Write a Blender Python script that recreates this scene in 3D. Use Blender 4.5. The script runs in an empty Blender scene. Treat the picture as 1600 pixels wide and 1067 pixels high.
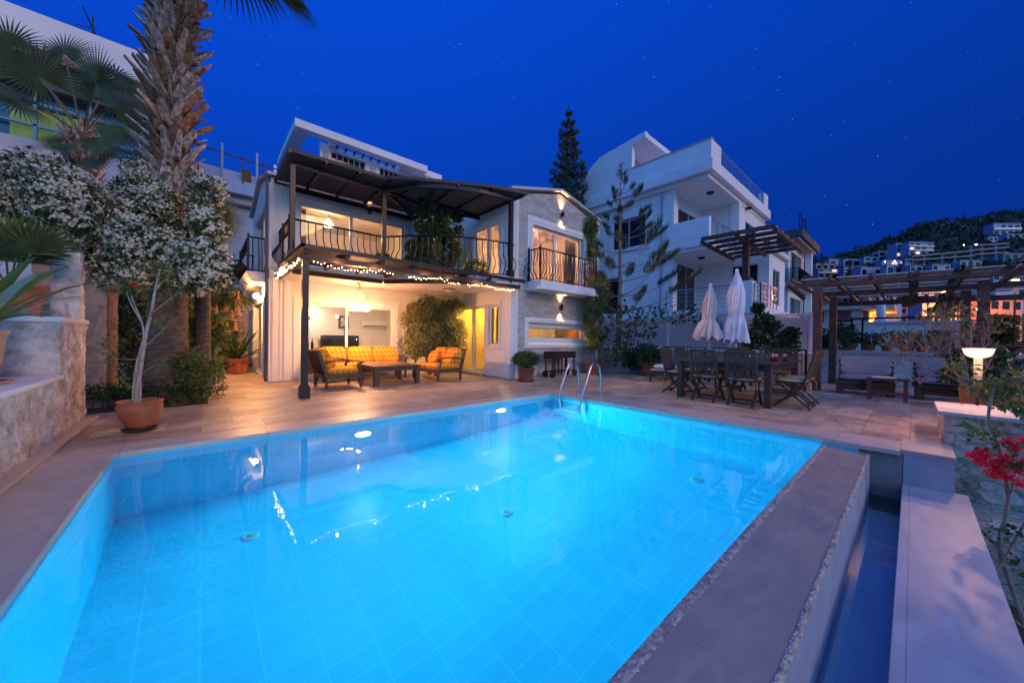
import bpy, bmesh, math, random
import numpy as np
from mathutils import Vector, Matrix
random.seed(7); RNG = np.random.default_rng(11)
S = bpy.context.scene
COL = S.collection
R = math.radians
V = Vector
# ------------------------------------------------------------------ camera
CAM_H = 1.1
FPX, YAW, PITCH, ROLL = 550.47, 0.848927, -0.00638922, 0.01239506
_r = np.array([math.sin(YAW), -math.cos(YAW), 0.]); _f = np.array([math.cos(YAW), math.sin(YAW), 0.]); _u = np.array([0, 0, 1.])
FWD = _f*math.cos(PITCH) + _u*math.sin(PITCH); _u2 = -_f*math.sin(PITCH) + _u*math.cos(PITCH)
XC = _r*math.cos(ROLL) + _u2*math.sin(ROLL); YC = -_r*math.sin(ROLL) + _u2*math.cos(ROLL)
cam = bpy.data.objects.new('camera', bpy.data.cameras.new('camera')); COL.objects.link(cam)
m = Matrix.Identity(4)
for i in range(3):
    m[i][0] = XC[i]; m[i][1] = YC[i]; m[i][2] = -FWD[i]
m[2][3] = CAM_H
cam.matrix_world = m
cam.data.sensor_width = 36; cam.data.lens = FPX/1600*36
cam.data.clip_start = 0.02; cam.data.clip_end = 3000
S.camera = cam
EYE = np.array([0, 0, CAM_H])
def _ray(px, py): return FWD*FPX + XC*(px-800) + YC*(533.5-py)
def onZ(px, py, z=0.): d = _ray(px, py); return EYE + d*(z-CAM_H)/d[2]
def onX(px, py, x): d = _ray(px, py); return EYE + d*x/d[0]
def onY(px, py, y): d = _ray(px, py); return EYE + d*y/d[1]
def at(px, py, dep): return EYE + _ray(px, py)*dep/FPX
# ------------------------------------------------------------------ world: dusk sky with first stars
W = bpy.data.worlds.new('World'); S.world = W; W.use_nodes = True
nt = W.node_tree; nt.nodes.clear()
def N(t, **k):
    n = nt.nodes.new(t)
    for a, b in k.items(): setattr(n, a, b)
    return n
L = lambda a, b: nt.links.new(a, b)
out = N('ShaderNodeOutputWorld'); bg = N('ShaderNodeBackground'); tc = N('ShaderNodeTexCoord')
sky = N('ShaderNodeTexSky', sky_type='NISHITA'); sky.sun_disc = False
sky.sun_elevation = R(-4.0); sky.sun_rotation = R(250); sky.altitude = 50
sep = N('ShaderNodeSeparateXYZ'); L(tc.outputs['Generated'], sep.inputs[0])
ramp = N('ShaderNodeValToRGB'); L(sep.outputs['Z'], ramp.inputs[0])
e = ramp.color_ramp.elements
e[0].position = 0.0; e[0].color = (0.0008, 0.017, 0.155, 1)
e[1].position = 0.8; e[1].color = (0.0006, 0.034, 0.33, 1)
el = ramp.color_ramp.elements.new(0.35); el.color = (0.0006, 0.021, 0.205, 1)
lin = N('ShaderNodeVectorMath', operation='DOT_PRODUCT'); L(tc.outputs['Generated'], lin.inputs[0]); lin.inputs[1].default_value = (-0.75, 0.66, 0)
mr = N('ShaderNodeMapRange'); L(lin.outputs['Value'], mr.inputs[0]); mr.inputs[1].default_value = -1; mr.inputs[2].default_value = 1
mr.inputs[3].default_value = 0.72; mr.inputs[4].default_value = 1.3
mul = N('ShaderNodeMix', data_type='RGBA', blend_type='MULTIPLY'); mul.inputs[0].default_value = 1
L(ramp.outputs[0], mul.inputs[6]); L(mr.outputs[0], mul.inputs[7])
skm = N('ShaderNodeMix', data_type='RGBA', blend_type='ADD'); skm.inputs[0].default_value = 0.02
L(mul.outputs[2], skm.inputs[6]); L(sky.outputs[0], skm.inputs[7])
vor = N('ShaderNodeTexVoronoi', feature='F1'); vor.inputs['Scale'].default_value = 85; L(tc.outputs['Generated'], vor.inputs['Vector'])
st = N('ShaderNodeMapRange'); L(vor.outputs['Distance'], st.inputs[0]); st.inputs[1].default_value = 0.075; st.inputs[2].default_value = 0.015
st.inputs[3].default_value = 0; st.inputs[4].default_value = 1
wn = N('ShaderNodeTexWhiteNoise'); L(vor.outputs['Position'], wn.inputs['Vector'])
pw = N('ShaderNodeMath', operation='POWER'); L(wn.outputs['Value'], pw.inputs[0]); pw.inputs[1].default_value = 6
sm = N('ShaderNodeMath', operation='MULTIPLY'); L(st.outputs[0], sm.inputs[0]); L(pw.outputs[0], sm.inputs[1])
add = N('ShaderNodeMix', data_type='RGBA', blend_type='ADD'); L(sm.outputs[0], add.inputs[0])
# added fill: broad glow in the unseen sky behind the camera
gd = N('ShaderNodeVectorMath', operation='DOT_PRODUCT'); L(tc.outputs['Generated'], gd.inputs[0]); gd.inputs[1].default_value = (-0.42, -0.82, 0.38)
gm = N('ShaderNodeMapRange', interpolation_type='SMOOTHSTEP'); L(gd.outputs['Value'], gm.inputs[0]); gm.inputs[1].default_value = 0.30; gm.inputs[2].default_value = 1.0; gm.inputs[3].default_value = 0; gm.inputs[4].default_value = 1
glow = N('ShaderNodeMix', data_type='RGBA', blend_type='ADD'); L(gm.outputs[0], glow.inputs[0]); L(skm.outputs[2], glow.inputs[6]); glow.inputs[7].default_value = (0.13, 0.31, 0.50, 1)
L(glow.outputs[2], add.inputs[6]); add.inputs[7].default_value = (0.26, 0.36, 0.55, 1)
L(add.outputs[2], bg.inputs[0]); bg.inputs[1].default_value = 1.0; L(bg.outputs[0], out.inputs[0])
# ------------------------------------------------------------------ faint warm glow of the town from behind the camera
def light(kind, name, loc, power, color, **k):
    d = bpy.data.lights.new(name, kind); d.energy = power; d.color = color
    for a, b in k.items(): setattr(d, a, b)
    o = bpy.data.objects.new(name, d); COL.objects.link(o); o.location = loc
    return o
def aim(o, target):
    o.rotation_euler = (V(target)-V(o.location)).to_track_quat('-Z', 'Y').to_euler(); return o
sun = light('SUN', 'town_glow', (0, 0, 20), 0.42, (1.0, 0.58, 0.30), angle=R(16))
sun.rotation_euler = V((-0.12, 0.92, -0.36)).to_track_quat('-Z', 'Y').to_euler()
S.view_settings.view_transform = 'Standard'; S.view_settings.look = 'None'
S.view_settings.exposure = 1.0; S.view_settings.gamma = 1.0; S.view_settings.use_curve_mapping = False
S.render.engine = 'CYCLES'
c = S.cycles
c.max_bounces = 8; c.diffuse_bounces = 5; c.glossy_bounces = 4; c.transmission_bounces = 6; c.transparent_max_bounces = 24
c.caustics_reflective = False; c.caustics_refractive = True; c.sample_clamp_indirect = 4; c.sample_clamp_direct = 0
c.use_denoising = True; c.use_adaptive_sampling = True; c.adaptive_threshold = 0.006
# ------------------------------------------------------------------ materials
MATS = {}
def mat(name, col, rough=0.6, metal=0.0, var=0.0, vscale=3.0, bump=0.0, bscale=20.0, spec=0.5, emit=None, estr=0.0, stretch=None, trans=0.0, col2=None):
    if name in MATS: return MATS[name]
    m_ = bpy.data.materials.new(name); m_.use_nodes = True; t = m_.node_tree
    b = t.nodes['Principled BSDF']; b.inputs['Base Color'].default_value = (*col, 1)
    b.inputs['Roughness'].default_value = rough; b.inputs['Metallic'].default_value = metal
    b.inputs['Specular IOR Level'].default_value = spec
    tcn = t.nodes.new('ShaderNodeTexCoord'); src = tcn.outputs['Object']
    if stretch:
        mp = t.nodes.new('ShaderNodeMapping'); mp.inputs['Scale'].default_value = stretch; t.links.new(src, mp.inputs[0]); src = mp.outputs[0]
    if var:
        n = t.nodes.new('ShaderNodeTexNoise'); n.inputs['Scale'].default_value = vscale; n.inputs['Detail'].default_value = 6; t.links.new(src, n.inputs[0])
        rp = t.nodes.new('ShaderNodeValToRGB'); t.links.new(n.outputs[0], rp.inputs[0])
        c2 = col2 if col2 else tuple(min(1, x*(1+var)) for x in col); c1 = tuple(x*(1-var) for x in col)
        rp.color_ramp.elements[0].position = 0.32; rp.color_ramp.elements[0].color = (*c1, 1)
        rp.color_ramp.elements[1].position = 0.68; rp.color_ramp.elements[1].color = (*c2, 1)
        t.links.new(rp.outputs[0], b.inputs['Base Color'])
    if bump:
        n2 = t.nodes.new('ShaderNodeTexNoise'); n2.inputs['Scale'].default_value = bscale; n2.inputs['Detail'].default_value = 8; t.links.new(src, n2.inputs[0])
        bp = t.nodes.new('ShaderNodeBump'); bp.inputs['Strength'].default_value = bump; bp.inputs['Distance'].default_value = 0.02
        t.links.new(n2.outputs[0], bp.inputs['Height']); t.links.new(bp.outputs[0], b.inputs['Normal'])
    if emit:
        b.inputs['Emission Color'].default_value = (*emit, 1); b.inputs['Emission Strength'].default_value = estr
    if trans: b.inputs['Transmission Weight'].default_value = trans
    MATS[name] = m_; return m_
def nodes_of(name, col=(0.5, 0.5, 0.5), rough=0.5):
    m_ = bpy.data.materials.new(name); m_.use_nodes = True; MATS[name] = m_
    t = m_.node_tree; b = t.nodes['Principled BSDF']; b.inputs['Base Color'].default_value = (*col, 1); b.inputs['Roughness'].default_value = rough
    return m_, t, b, (lambda ty, **k: _mk(t, ty, k)), (lambda a, bb: t.links.new(a, bb))
def _mk(t, ty, k):
    n = t.nodes.new(ty)
    for a, b in k.items(): setattr(n, a, b)
    return n
def tiles(name, c1, c2, cm, bw, rh, mortar=0.006, rough=0.45, offset=0.5, plane='xy', bump=0.25, vein=0.35, vs=(1.2, 9, 3), rot=0.0, mbias=0.0, spec=0.5):
    """brick-laid stone or tile slabs with veins, in object space"""
    m_, t, b, n, l = nodes_of(name, c1, rough); b.inputs['Specular IOR Level'].default_value = spec
    tcn = n('ShaderNodeTexCoord'); sp = n('ShaderNodeSeparateXYZ'); l(tcn.outputs['Object'], sp.inputs[0]); cb = n('ShaderNodeCombineXYZ')
    a, bb = {'xy': ('X', 'Y'), 'yx': ('Y', 'X'), 'xz': ('X', 'Z'), 'yz': ('Y', 'Z')}[plane]
    l(sp.outputs[a], cb.inputs[0]); l(sp.outputs[bb], cb.inputs[1])
    br = n('ShaderNodeTexBrick', offset=offset); l(cb.outputs[0], br.inputs['Vector'])
    br.inputs['Color1'].default_value = (*c1, 1); br.inputs['Color2'].default_value = (*c2, 1); br.inputs['Mortar'].default_value = (*cm, 1)
    br.inputs['Scale'].default_value = 1; br.inputs['Mortar Size'].default_value = mortar; br.inputs['Brick Width'].default_value = bw; br.inputs['Row Height'].default_value = rh
    br.inputs['Mortar Smooth'].default_value = 0.15; br.inputs['Bias'].default_value = mbias
    mp = n('ShaderNodeMapping'); mp.inputs['Scale'].default_value = vs; l(tcn.outputs['Object'], mp.inputs[0])
    no = n('ShaderNodeTexNoise'); no.inputs['Scale'].default_value = 1.6; no.inputs['Detail'].default_value = 9; no.inputs['Distortion'].default_value = 0.8; l(mp.outputs[0], no.inputs[0])
    mr_ = n('ShaderNodeMapRange'); l(no.outputs[0], mr_.inputs[0]); mr_.inputs[1].default_value = 0.3; mr_.inputs[2].default_value = 0.7; mr_.inputs[3].default_value = 1-vein; mr_.inputs[4].default_value = 1+vein*0.6
    mx = n('ShaderNodeMix', data_type='RGBA', blend_type='MULTIPLY'); mx.inputs[0].default_value = 1; l(br.outputs[0], mx.inputs[6]); l(mr_.outputs[0], mx.inputs[7])
    l(mx.outputs[2], b.inputs['Base Color'])
    inv = n('ShaderNodeMath', operation='MULTIPLY_ADD'); l(br.outputs['Fac'], inv.inputs[0]); inv.inputs[1].default_value = -1.0; l(no.outputs[0], inv.inputs[2])
    bp = n('ShaderNodeBump'); bp.inputs['Strength'].default_value = bump; bp.inputs['Distance'].default_value = 0.006; l(inv.outputs[0], bp.inputs['Height']); l(bp.outputs[0], b.inputs['Normal'])
    return m_
def rock(name, c1, c2, cm, scale=3.0, gap=0.05, rough=0.85, bump=0.9, stretch=(1, 1, 1.6), fine=14.0, dist=0.04):
    """irregular rubble stones with recessed joints"""
    m_, t, b, n, l = nodes_of(name, c1, rough)
    tcn = n('ShaderNodeTexCoord'); mp = n('ShaderNodeMapping'); mp.inputs['Scale'].default_value = stretch; l(tcn.outputs['Object'], mp.inputs[0])
    nz = n('ShaderNodeTexNoise'); nz.inputs['Scale'].default_value = 2.5; l(mp.outputs[0], nz.inputs[0])
    vm = n('ShaderNodeMix', data_type='RGBA', blend_type='LINEAR_LIGHT'); vm.inputs[0].default_value = 0.12; l(mp.outputs[0], vm.inputs[6]); l(nz.outputs['Color'], vm.inputs[7])
    vo = n('ShaderNodeTexVoronoi', feature='DISTANCE_TO_EDGE'); vo.inputs['Scale'].default_value = scale; l(vm.outputs[2], vo.inputs['Vector'])
    vc = n('ShaderNodeTexVoronoi', feature='F1'); vc.inputs['Scale'].default_value = scale; l(vm.outputs[2], vc.inputs['Vector'])
    no = n('ShaderNodeTexNoise'); no.inputs['Scale'].default_value = fine; no.inputs['Detail'].default_value = 10; no.inputs['Roughness'].default_value = 0.65; l(tcn.outputs['Object'], no.inputs[0])
    sc = n('ShaderNodeSeparateColor'); l(vc.outputs['Color'], sc.inputs[0])
    av = n('ShaderNodeMath', operation='MULTIPLY_ADD', use_clamp=True); l(no.outputs[0], av.inputs[0]); av.inputs[1].default_value = 3.2; 
    hf = n('ShaderNodeMath', operation='MULTIPLY'); l(sc.outputs[0], hf.inputs[0]); hf.inputs[1].default_value = 0.5; 
    sb = n('ShaderNodeMath', operation='SUBTRACT'); l(hf.outputs[0], sb.inputs[0]); sb.inputs[1].default_value = 1.32; l(sb.outputs[0], av.inputs[2])
    cl = n('ShaderNodeMix', data_type='RGBA'); l(av.outputs[0], cl.inputs[0]); cl.inputs[6].default_value = (*c1, 1); cl.inputs[7].default_value = (*c2, 1)
    ed = n('ShaderNodeMapRange'); l(vo.outputs[0], ed.inputs[0]); ed.inputs[1].default_value = 0; ed.inputs[2].default_value = gap
    cj = n('ShaderNodeMix', data_type='RGBA'); l(ed.outputs[0], cj.inputs[0]); cj.inputs[6].default_value = (*cm, 1); l(cl.outputs[2], cj.inputs[7])
    l(cj.outputs[2], b.inputs['Base Color'])
    e3 = n('ShaderNodeMath', operation='MULTIPLY'); l(ed.outputs[0], e3.inputs[0]); e3.inputs[1].default_value = 0.28
    hh = n('ShaderNodeMath', operation='MULTIPLY_ADD'); l(no.outputs[0], hh.inputs[0]); hh.inputs[1].default_value = 1.1; l(e3.outputs[0], hh.inputs[2])
    bp = n('ShaderNodeBump'); bp.inputs['Strength'].default_value = bump; bp.inputs['Distance'].default_value = dist; l(hh.outputs[0], bp.inputs['Height']); l(bp.outputs[0], b.inputs['Normal'])
    return m_
WHITE = mat('white_render', (0.74, 0.73, 0.71), 0.75, var=0.05, vscale=1.5, bump=0.12, bscale=60)
WHITE2 = mat('neighbour_render', (0.80, 0.80, 0.80), 0.8, var=0.08, vscale=0.5, bump=0.1, bscale=20)
TRIM = mat('white_moulding', (0.78, 0.77, 0.76), 0.55, var=0.03, vscale=4)
CEIL = mat('ceiling_paint', (0.8, 0.78, 0.74), 0.8)
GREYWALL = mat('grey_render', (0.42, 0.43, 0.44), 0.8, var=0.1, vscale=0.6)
IRON = mat('black_iron', (0.010, 0.010, 0.012), 0.42, metal=0.6, var=0.25, vscale=12)
POST = mat('brown_steel', (0.026, 0.017, 0.018), 0.4, metal=0.15, var=0.2, vscale=5)
SLAT = mat('pergola_slats', (0.065, 0.040, 0.033), 0.6, var=0.35, vscale=6, stretch=(1, 12, 12))
DWOOD = mat('dark_teak', (0.085, 0.048, 0.030), 0.5, var=0.45, vscale=5, stretch=(3, 3, 14), bump=0.2, bscale=30)
DWOOD2 = mat('weathered_teak', (0.044, 0.030, 0.022), 0.55, var=0.4, vscale=6, stretch=(4, 4, 12), bump=0.2, bscale=30)
PWOOD = mat('pergola_timber', (0.10, 0.045, 0.03), 0.6, var=0.4, vscale=3, stretch=(2, 2, 2), bump=0.25, bscale=25)
TERRA = mat('terracotta', (0.42, 0.13, 0.06), 0.75, var=0.28, vscale=5, bump=0.25, bscale=35)
TERRA2 = mat('pale_terracotta', (0.52, 0.27, 0.18), 0.8, var=0.2, vscale=6, bump=0.25, bscale=35)
SAUCER = mat('dark_plastic', (0.03, 0.04, 0.045), 0.4)
STEEL = mat('polished_steel', (0.42, 0.46, 0.52), 0.16, metal=1.0)
SOIL = mat('soil', (0.05, 0.033, 0.022), 0.95, var=0.5, vscale=14, bump=0.8, bscale=40)
GLASSD = mat('dark_window_glass', (0.010, 0.014, 0.017), 0.08, spec=0.35)
CANVAS = mat('white_canvas', (0.68, 0.70, 0.76), 0.85, var=0.08, vscale=6, bump=0.2, bscale=70)
CANVAS2 = mat('warm_lit_canvas', (0.66, 0.56, 0.50), 0.85, var=0.08, vscale=6, bump=0.2, bscale=70)  # white canvas too, with the pinkish light on it put into the colour
CUSHW = mat('pale_cushion', (0.26, 0.25, 0.27), 0.9, var=0.08, vscale=8, bump=0.2, bscale=80)
LINEN = mat('towel_cloth', (0.66, 0.62, 0.60), 0.95, var=0.1, vscale=20, bump=0.4, bscale=90)
MARBLE = mat('white_marble', (0.46, 0.44, 0.46), 0.38, var=0.10, vscale=2.2, stretch=(1, 2.2, 1), col2=(0.55, 0.53, 0.53))
MSLAB = tiles('marble_slabs', (0.44, 0.42, 0.42), (0.48, 0.46, 0.45), (0.30, 0.28, 0.28), 2.6, 5.0, mortar=0.003, rough=0.42, vein=0.16, vs=(1.5, 4, 2), bump=0.1)
PAVING = tiles('travertine_paving', (0.36, 0.25, 0.16), (0.60, 0.45, 0.31), (0.25, 0.175, 0.12), 0.61, 0.41, mortar=0.004, rough=0.46, vein=0.34, vs=(1.6, 3.4, 3))
COPING = tiles('travertine_coping', (0.50, 0.40, 0.32), (0.56, 0.45, 0.36), (0.30, 0.22, 0.18), 1.15, 2.0, mortar=0.004, rough=0.4, vein=0.14, vs=(2, 5, 3), bump=0.12)
COPINGY = tiles('travertine_coping_side', (0.50, 0.40, 0.32), (0.56, 0.45, 0.36), (0.30, 0.22, 0.18), 1.15, 2.0, mortar=0.004, rough=0.4, vein=0.14, vs=(5, 2, 3), plane='yx', bump=0.12)
POOLF = tiles('pool_floor_tile', (0.07, 0.56, 0.74), (0.085, 0.59, 0.77), (0.12, 0.66, 0.83), 0.30, 0.15, mortar=0.005, rough=0.3, offset=0, vein=0.07, bump=0.1, vs=(1, 1, 1))
POOLX = tiles('pool_wall_tile_x', (0.07, 0.56, 0.74), (0.085, 0.59, 0.77), (0.12, 0.66, 0.83), 0.15, 0.30, mortar=0.004, rough=0.3, offset=0, plane='xz', vein=0.07, bump=0.1, vs=(1, 1, 1))
POOLY = tiles('pool_wall_tile_y', (0.07, 0.56, 0.74), (0.085, 0.59, 0.77), (0.12, 0.66, 0.83), 0.15, 0.30, mortar=0.004, rough=0.3, offset=0, plane='yz', vein=0.07, bump=0.1, vs=(1, 1, 1))
CHANT = tiles('channel_tile', (0.62, 0.76, 0.88), (0.66, 0.80, 0.90), (0.75, 0.85, 0.92), 0.25, 0.25, mortar=0.006, rough=0.3, offset=0, plane='xz', vein=0.1)
WEIRM = tiles('wet_travertine', (0.42, 0.31, 0.22), (0.48, 0.36, 0.26), (0.32, 0.24, 0.17), 2.9, 2.0, mortar=0.002, rough=0.24, vein=0.16, vs=(2.2, 7, 3), bump=0.05, spec=0.8)
ROUGHEDGE = mat('crusted_lime', (0.44, 0.37, 0.31), 0.7, var=0.5, vscale=40, bump=1.0, bscale=60)
STONECLAD = tiles('split_stone_cladding', (0.42, 0.39, 0.38), (0.60, 0.56, 0.53), (0.34, 0.32, 0.31), 0.30, 0.09, mortar=0.004, rough=0.85, vein=0.35, vs=(9, 9, 14), plane='xz', bump=1.0)
LIME = rock('rough_limestone', (0.34, 0.25, 0.19), (0.84, 0.78, 0.70), (0.55, 0.46, 0.38), scale=1.1, gap=0.03, fine=6.0, bump=1.0, stretch=(1, 1, 0.6))
RUBBLE = rock('rubble_wall', (0.28, 0.21, 0.15), (0.82, 0.72, 0.60), (0.42, 0.34, 0.27), scale=3.0, gap=0.05, bump=1.0, stretch=(1, 1, 1.7))
NSTONE = rock('neighbour_stone', (0.45, 0.45, 0.44), (0.85, 0.84, 0.80), (0.5, 0.5, 0.48), scale=2.4, gap=0.05, bump=0.7, stretch=(1, 1, 2.0))
EARTH = mat('dry_earth', (0.07, 0.05, 0.04), 0.95, var=0.5, vscale=1.2, bump=0.8, bscale=12)
HILLM = mat('hill_scrub', (0.024, 0.050, 0.032), 0.95, var=0.4, vscale=0.05, bump=0.6, bscale=0.6, col2=(0.05, 0.06, 0.05))
def leafmat(name, col, t=0.25, rough=0.55, var=0.25):
    m_, tt, b, n, l = nodes_of(name, col, rough); b.inputs['Specular IOR Level'].default_value = 0.35
    oi = n('ShaderNodeTexCoord'); no = n('ShaderNodeTexNoise'); no.inputs['Scale'].default_value = 5; l(oi.outputs['Object'], no.inputs[0])
    mr_ = n('ShaderNodeMapRange'); l(no.outputs[0], mr_.inputs[0]); mr_.inputs[1].default_value = 0.3; mr_.inputs[2].default_value = 0.7; mr_.inputs[3].default_value = 1-var; mr_.inputs[4].default_value = 1+var
    mx = n('ShaderNodeMix', data_type='RGBA', blend_type='MULTIPLY'); mx.inputs[0].default_value = 1; mx.inputs[6].default_value = (*col, 1); l(mr_.outputs[0], mx.inputs[7])
    l(mx.outputs[2], b.inputs['Base Color'])
    tr = n('ShaderNodeBsdfTranslucent'); l(mx.outputs[2], tr.inputs[0]); ms = n('ShaderNodeMixShader'); ms.inputs[0].default_value = t
    o_ = t_out(tt); l(b.outputs[0], ms.inputs[1]); l(tr.outputs[0], ms.inputs[2]); l(ms.outputs[0], o_.inputs[0])
    return m_
def t_out(t): return [x for x in t.nodes if x.type == 'OUTPUT_MATERIAL'][0]
LEAF = leafmat('leaf_green', (0.06, 0.11, 0.035)); LEAFD = leafmat('leaf_dark', (0.030, 0.06, 0.025)); LEAFL = leafmat('leaf_light', (0.14, 0.20, 0.05))
LEAFB = leafmat('leaf_agave', (0.16, 0.25, 0.17)); LEAFY = leafmat('leaf_yellowish', (0.22, 0.22, 0.06)); PALMG = leafmat('palm_leaf', (0.05, 0.085, 0.03), 0.2)
FIR = leafmat('fir_needles', (0.032, 0.075, 0.04), 0.1); FICUS1 = leafmat('ficus_pale', (0.42, 0.40, 0.18)); FICUS2 = leafmat('ficus_green', (0.16, 0.18, 0.05))
JASM = leafmat('jasmine_petal', (0.92, 0.81, 0.62), 0.3, var=0.08); BRACT = leafmat('bougainvillea_bract', (0.75, 0.02, 0.06), 0.35); BRACT2 = leafmat('red_flower', (0.6, 0.02, 0.02), 0.3)
TRUMP = leafmat('trumpet_flower', (0.85, 0.38, 0.12), 0.35); GERAN = leafmat('pink_flower', (0.5, 0.16, 0.2), 0.3)
BARK = mat('grey_bark', (0.20, 0.16, 0.13), 0.9, var=0.35, vscale=12, bump=0.6, bscale=30, stretch=(1, 1, 0.3))
BARKL = mat('pale_bark', (0.36, 0.32, 0.28), 0.8, var=0.2, vscale=14, bump=0.4, bscale=30)
PALMT = mat('palm_trunk', (0.13, 0.085, 0.06), 0.9, var=0.45, vscale=9, bump=0.9, bscale=26, stretch=(1, 1, 3.0))
BOOT = mat('palm_boot', (0.34, 0.23, 0.15), 0.85, var=0.55, vscale=7, bump=0.6, bscale=25, stretch=(3, 3, 1), col2=(0.62, 0.53, 0.47))
BOOTD = mat('palm_boot_brown', (0.20, 0.12, 0.075), 0.9, var=0.5, vscale=9, bump=0.6, bscale=25, stretch=(3, 3, 1), col2=(0.42, 0.24, 0.13))
BOOT2 = mat('palm_fibre', (0.20, 0.09, 0.035), 0.95, var=0.5, vscale=14, bump=0.9, bscale=50)
def emi(name, col, s):
    if name in MATS: return MATS[name]
    return mat(name, (0.8, 0.8, 0.8), 0.4, emit=col, estr=s)
BULB = emi('fairy_bulb', (1.0, 0.62, 0.26), 16.0); LAMPW = emi('warm_lamp', (1.0, 0.72, 0.42), 6.0); SHADE = emi('lamp_shade', (1.0, 0.86, 0.66), 1.0)
ORANGE = emi('sodium_lamp', (1.0, 0.30, 0.03), 260.0); POOLL = emi('pool_lamp_lens', (0.75, 0.92, 1.0), 30.0); WINLIT = emi('lit_window', (1.0, 0.62, 0.3), .5)
GREENLIT = mat('green_curtain_lit', (0.10, 0.16, 0.06), 0.9, var=.35, vscale=6, stretch=(3, 3, .1), emit=(0.25, 0.42, 0.14), estr=.13)
def plaid():
    m_, t, b, n, l = nodes_of('yellow_plaid', (0.8, 0.4, 0.05), 0.9)
    tcn = n('ShaderNodeTexCoord'); sp = n('ShaderNodeSeparateXYZ'); l(tcn.outputs['Object'], sp.inputs[0])
    def band(sock, k, ph=0.0):
        a = n('ShaderNodeMath', operation='MULTIPLY_ADD'); l(sock, a.inputs[0]); a.inputs[1].default_value = k; a.inputs[2].default_value = ph
        s = n('ShaderNodeMath', operation='SINE'); l(a.outputs[0], s.inputs[0])
        g = n('ShaderNodeMapRange'); l(s.outputs[0], g.inputs[0]); g.inputs[1].default_value = -0.15; g.inputs[2].default_value = 0.15; return g.outputs[0]
    ad = n('ShaderNodeMath', operation='ADD'); l(sp.outputs['X'], ad.inputs[0]); l(sp.outputs['Y'], ad.inputs[1])
    h = band(ad.outputs[0], 55.0); v_ = band(sp.outputs['Z'], 55.0, 1.0)
    s2 = n('ShaderNodeMath', operation='ADD'); l(h, s2.inputs[0]); l(v_, s2.inputs[1]); s3 = n('ShaderNodeMath', operation='MULTIPLY'); l(s2.outputs[0], s3.inputs[0]); s3.inputs[1].default_value = 0.5
    rp = n('ShaderNodeValToRGB'); l(s3.outputs[0], rp.inputs[0]); e_ = rp.color_ramp.elements
    e_[0].color = (0.84, 0.44, 0.04, 1); e_[1].color = (0.66, 0.19, 0.015, 1); q = e_.new(0.5); q.color = (0.80, 0.33, 0.025, 1)
    l(rp.outputs[0], b.inputs['Base Color']); return m_
PLAID = plaid()
PLAIDP = mat('pale_plaid', (0.50, 0.22, 0.07), 0.9, var=.5, vscale=9, col2=(0.75, 0.55, 0.28))
def clear_glass(name, refl=0.9, tint=(0.97, 0.98, 0.97)):
    m_, t, b, n, l = nodes_of(name); t.nodes.remove(b)
    tr = n('ShaderNodeBsdfTransparent'); tr.inputs[0].default_value = (*tint, 1); gl = n('ShaderNodeBsdfGlossy'); gl.inputs['Roughness'].default_value = 0.01
    fr = n('ShaderNodeFresnel'); fr.inputs[0].default_value = 1.5; mu = n('ShaderNodeMath', operation='MULTIPLY'); l(fr.outputs[0], mu.inputs[0]); mu.inputs[1].default_value = refl
    ms = n('ShaderNodeMixShader'); l(mu.outputs[0], ms.inputs[0]); l(tr.outputs[0], ms.inputs[1]); l(gl.outputs[0], ms.inputs[2]); l(ms.outputs[0], t_out(t).inputs[0])
    return m_
GLASS = clear_glass('window_glass'); GLASSB = clear_glass('tinted_rail_glass', 1.0, (0.55, 0.75, 0.8))
def water(name, bstr, bscale, tint=(0.86, 0.97, 1.0)):
    m_, t, b, n, l = nodes_of(name); t.nodes.remove(b)
    g = n('ShaderNodeBsdfGlass'); g.inputs['IOR'].default_value = 1.333; g.inputs['Roughness'].default_value = 0.0; g.inputs['Color'].default_value = (*tint, 1)
    tcn = n('ShaderNodeTexCoord'); no = n('ShaderNodeTexNoise'); no.inputs['Scale'].default_value = bscale; no.inputs['Detail'].default_value = 2; l(tcn.outputs['Object'], no.inputs[0])
    bp = n('ShaderNodeBump'); bp.inputs['Strength'].default_value = bstr; bp.inputs['Distance'].default_value = 0.01; l(no.outputs[0], bp.inputs['Height']); l(bp.outputs[0], g.inputs['Normal'])
    l(g.outputs[0], t_out(t).inputs[0]); return m_
WATER = water('pool_water', 0.16, 3.2)
WATERC = clear_glass('channel_water', 1.0, (0.88, 0.96, 1.0))
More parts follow.
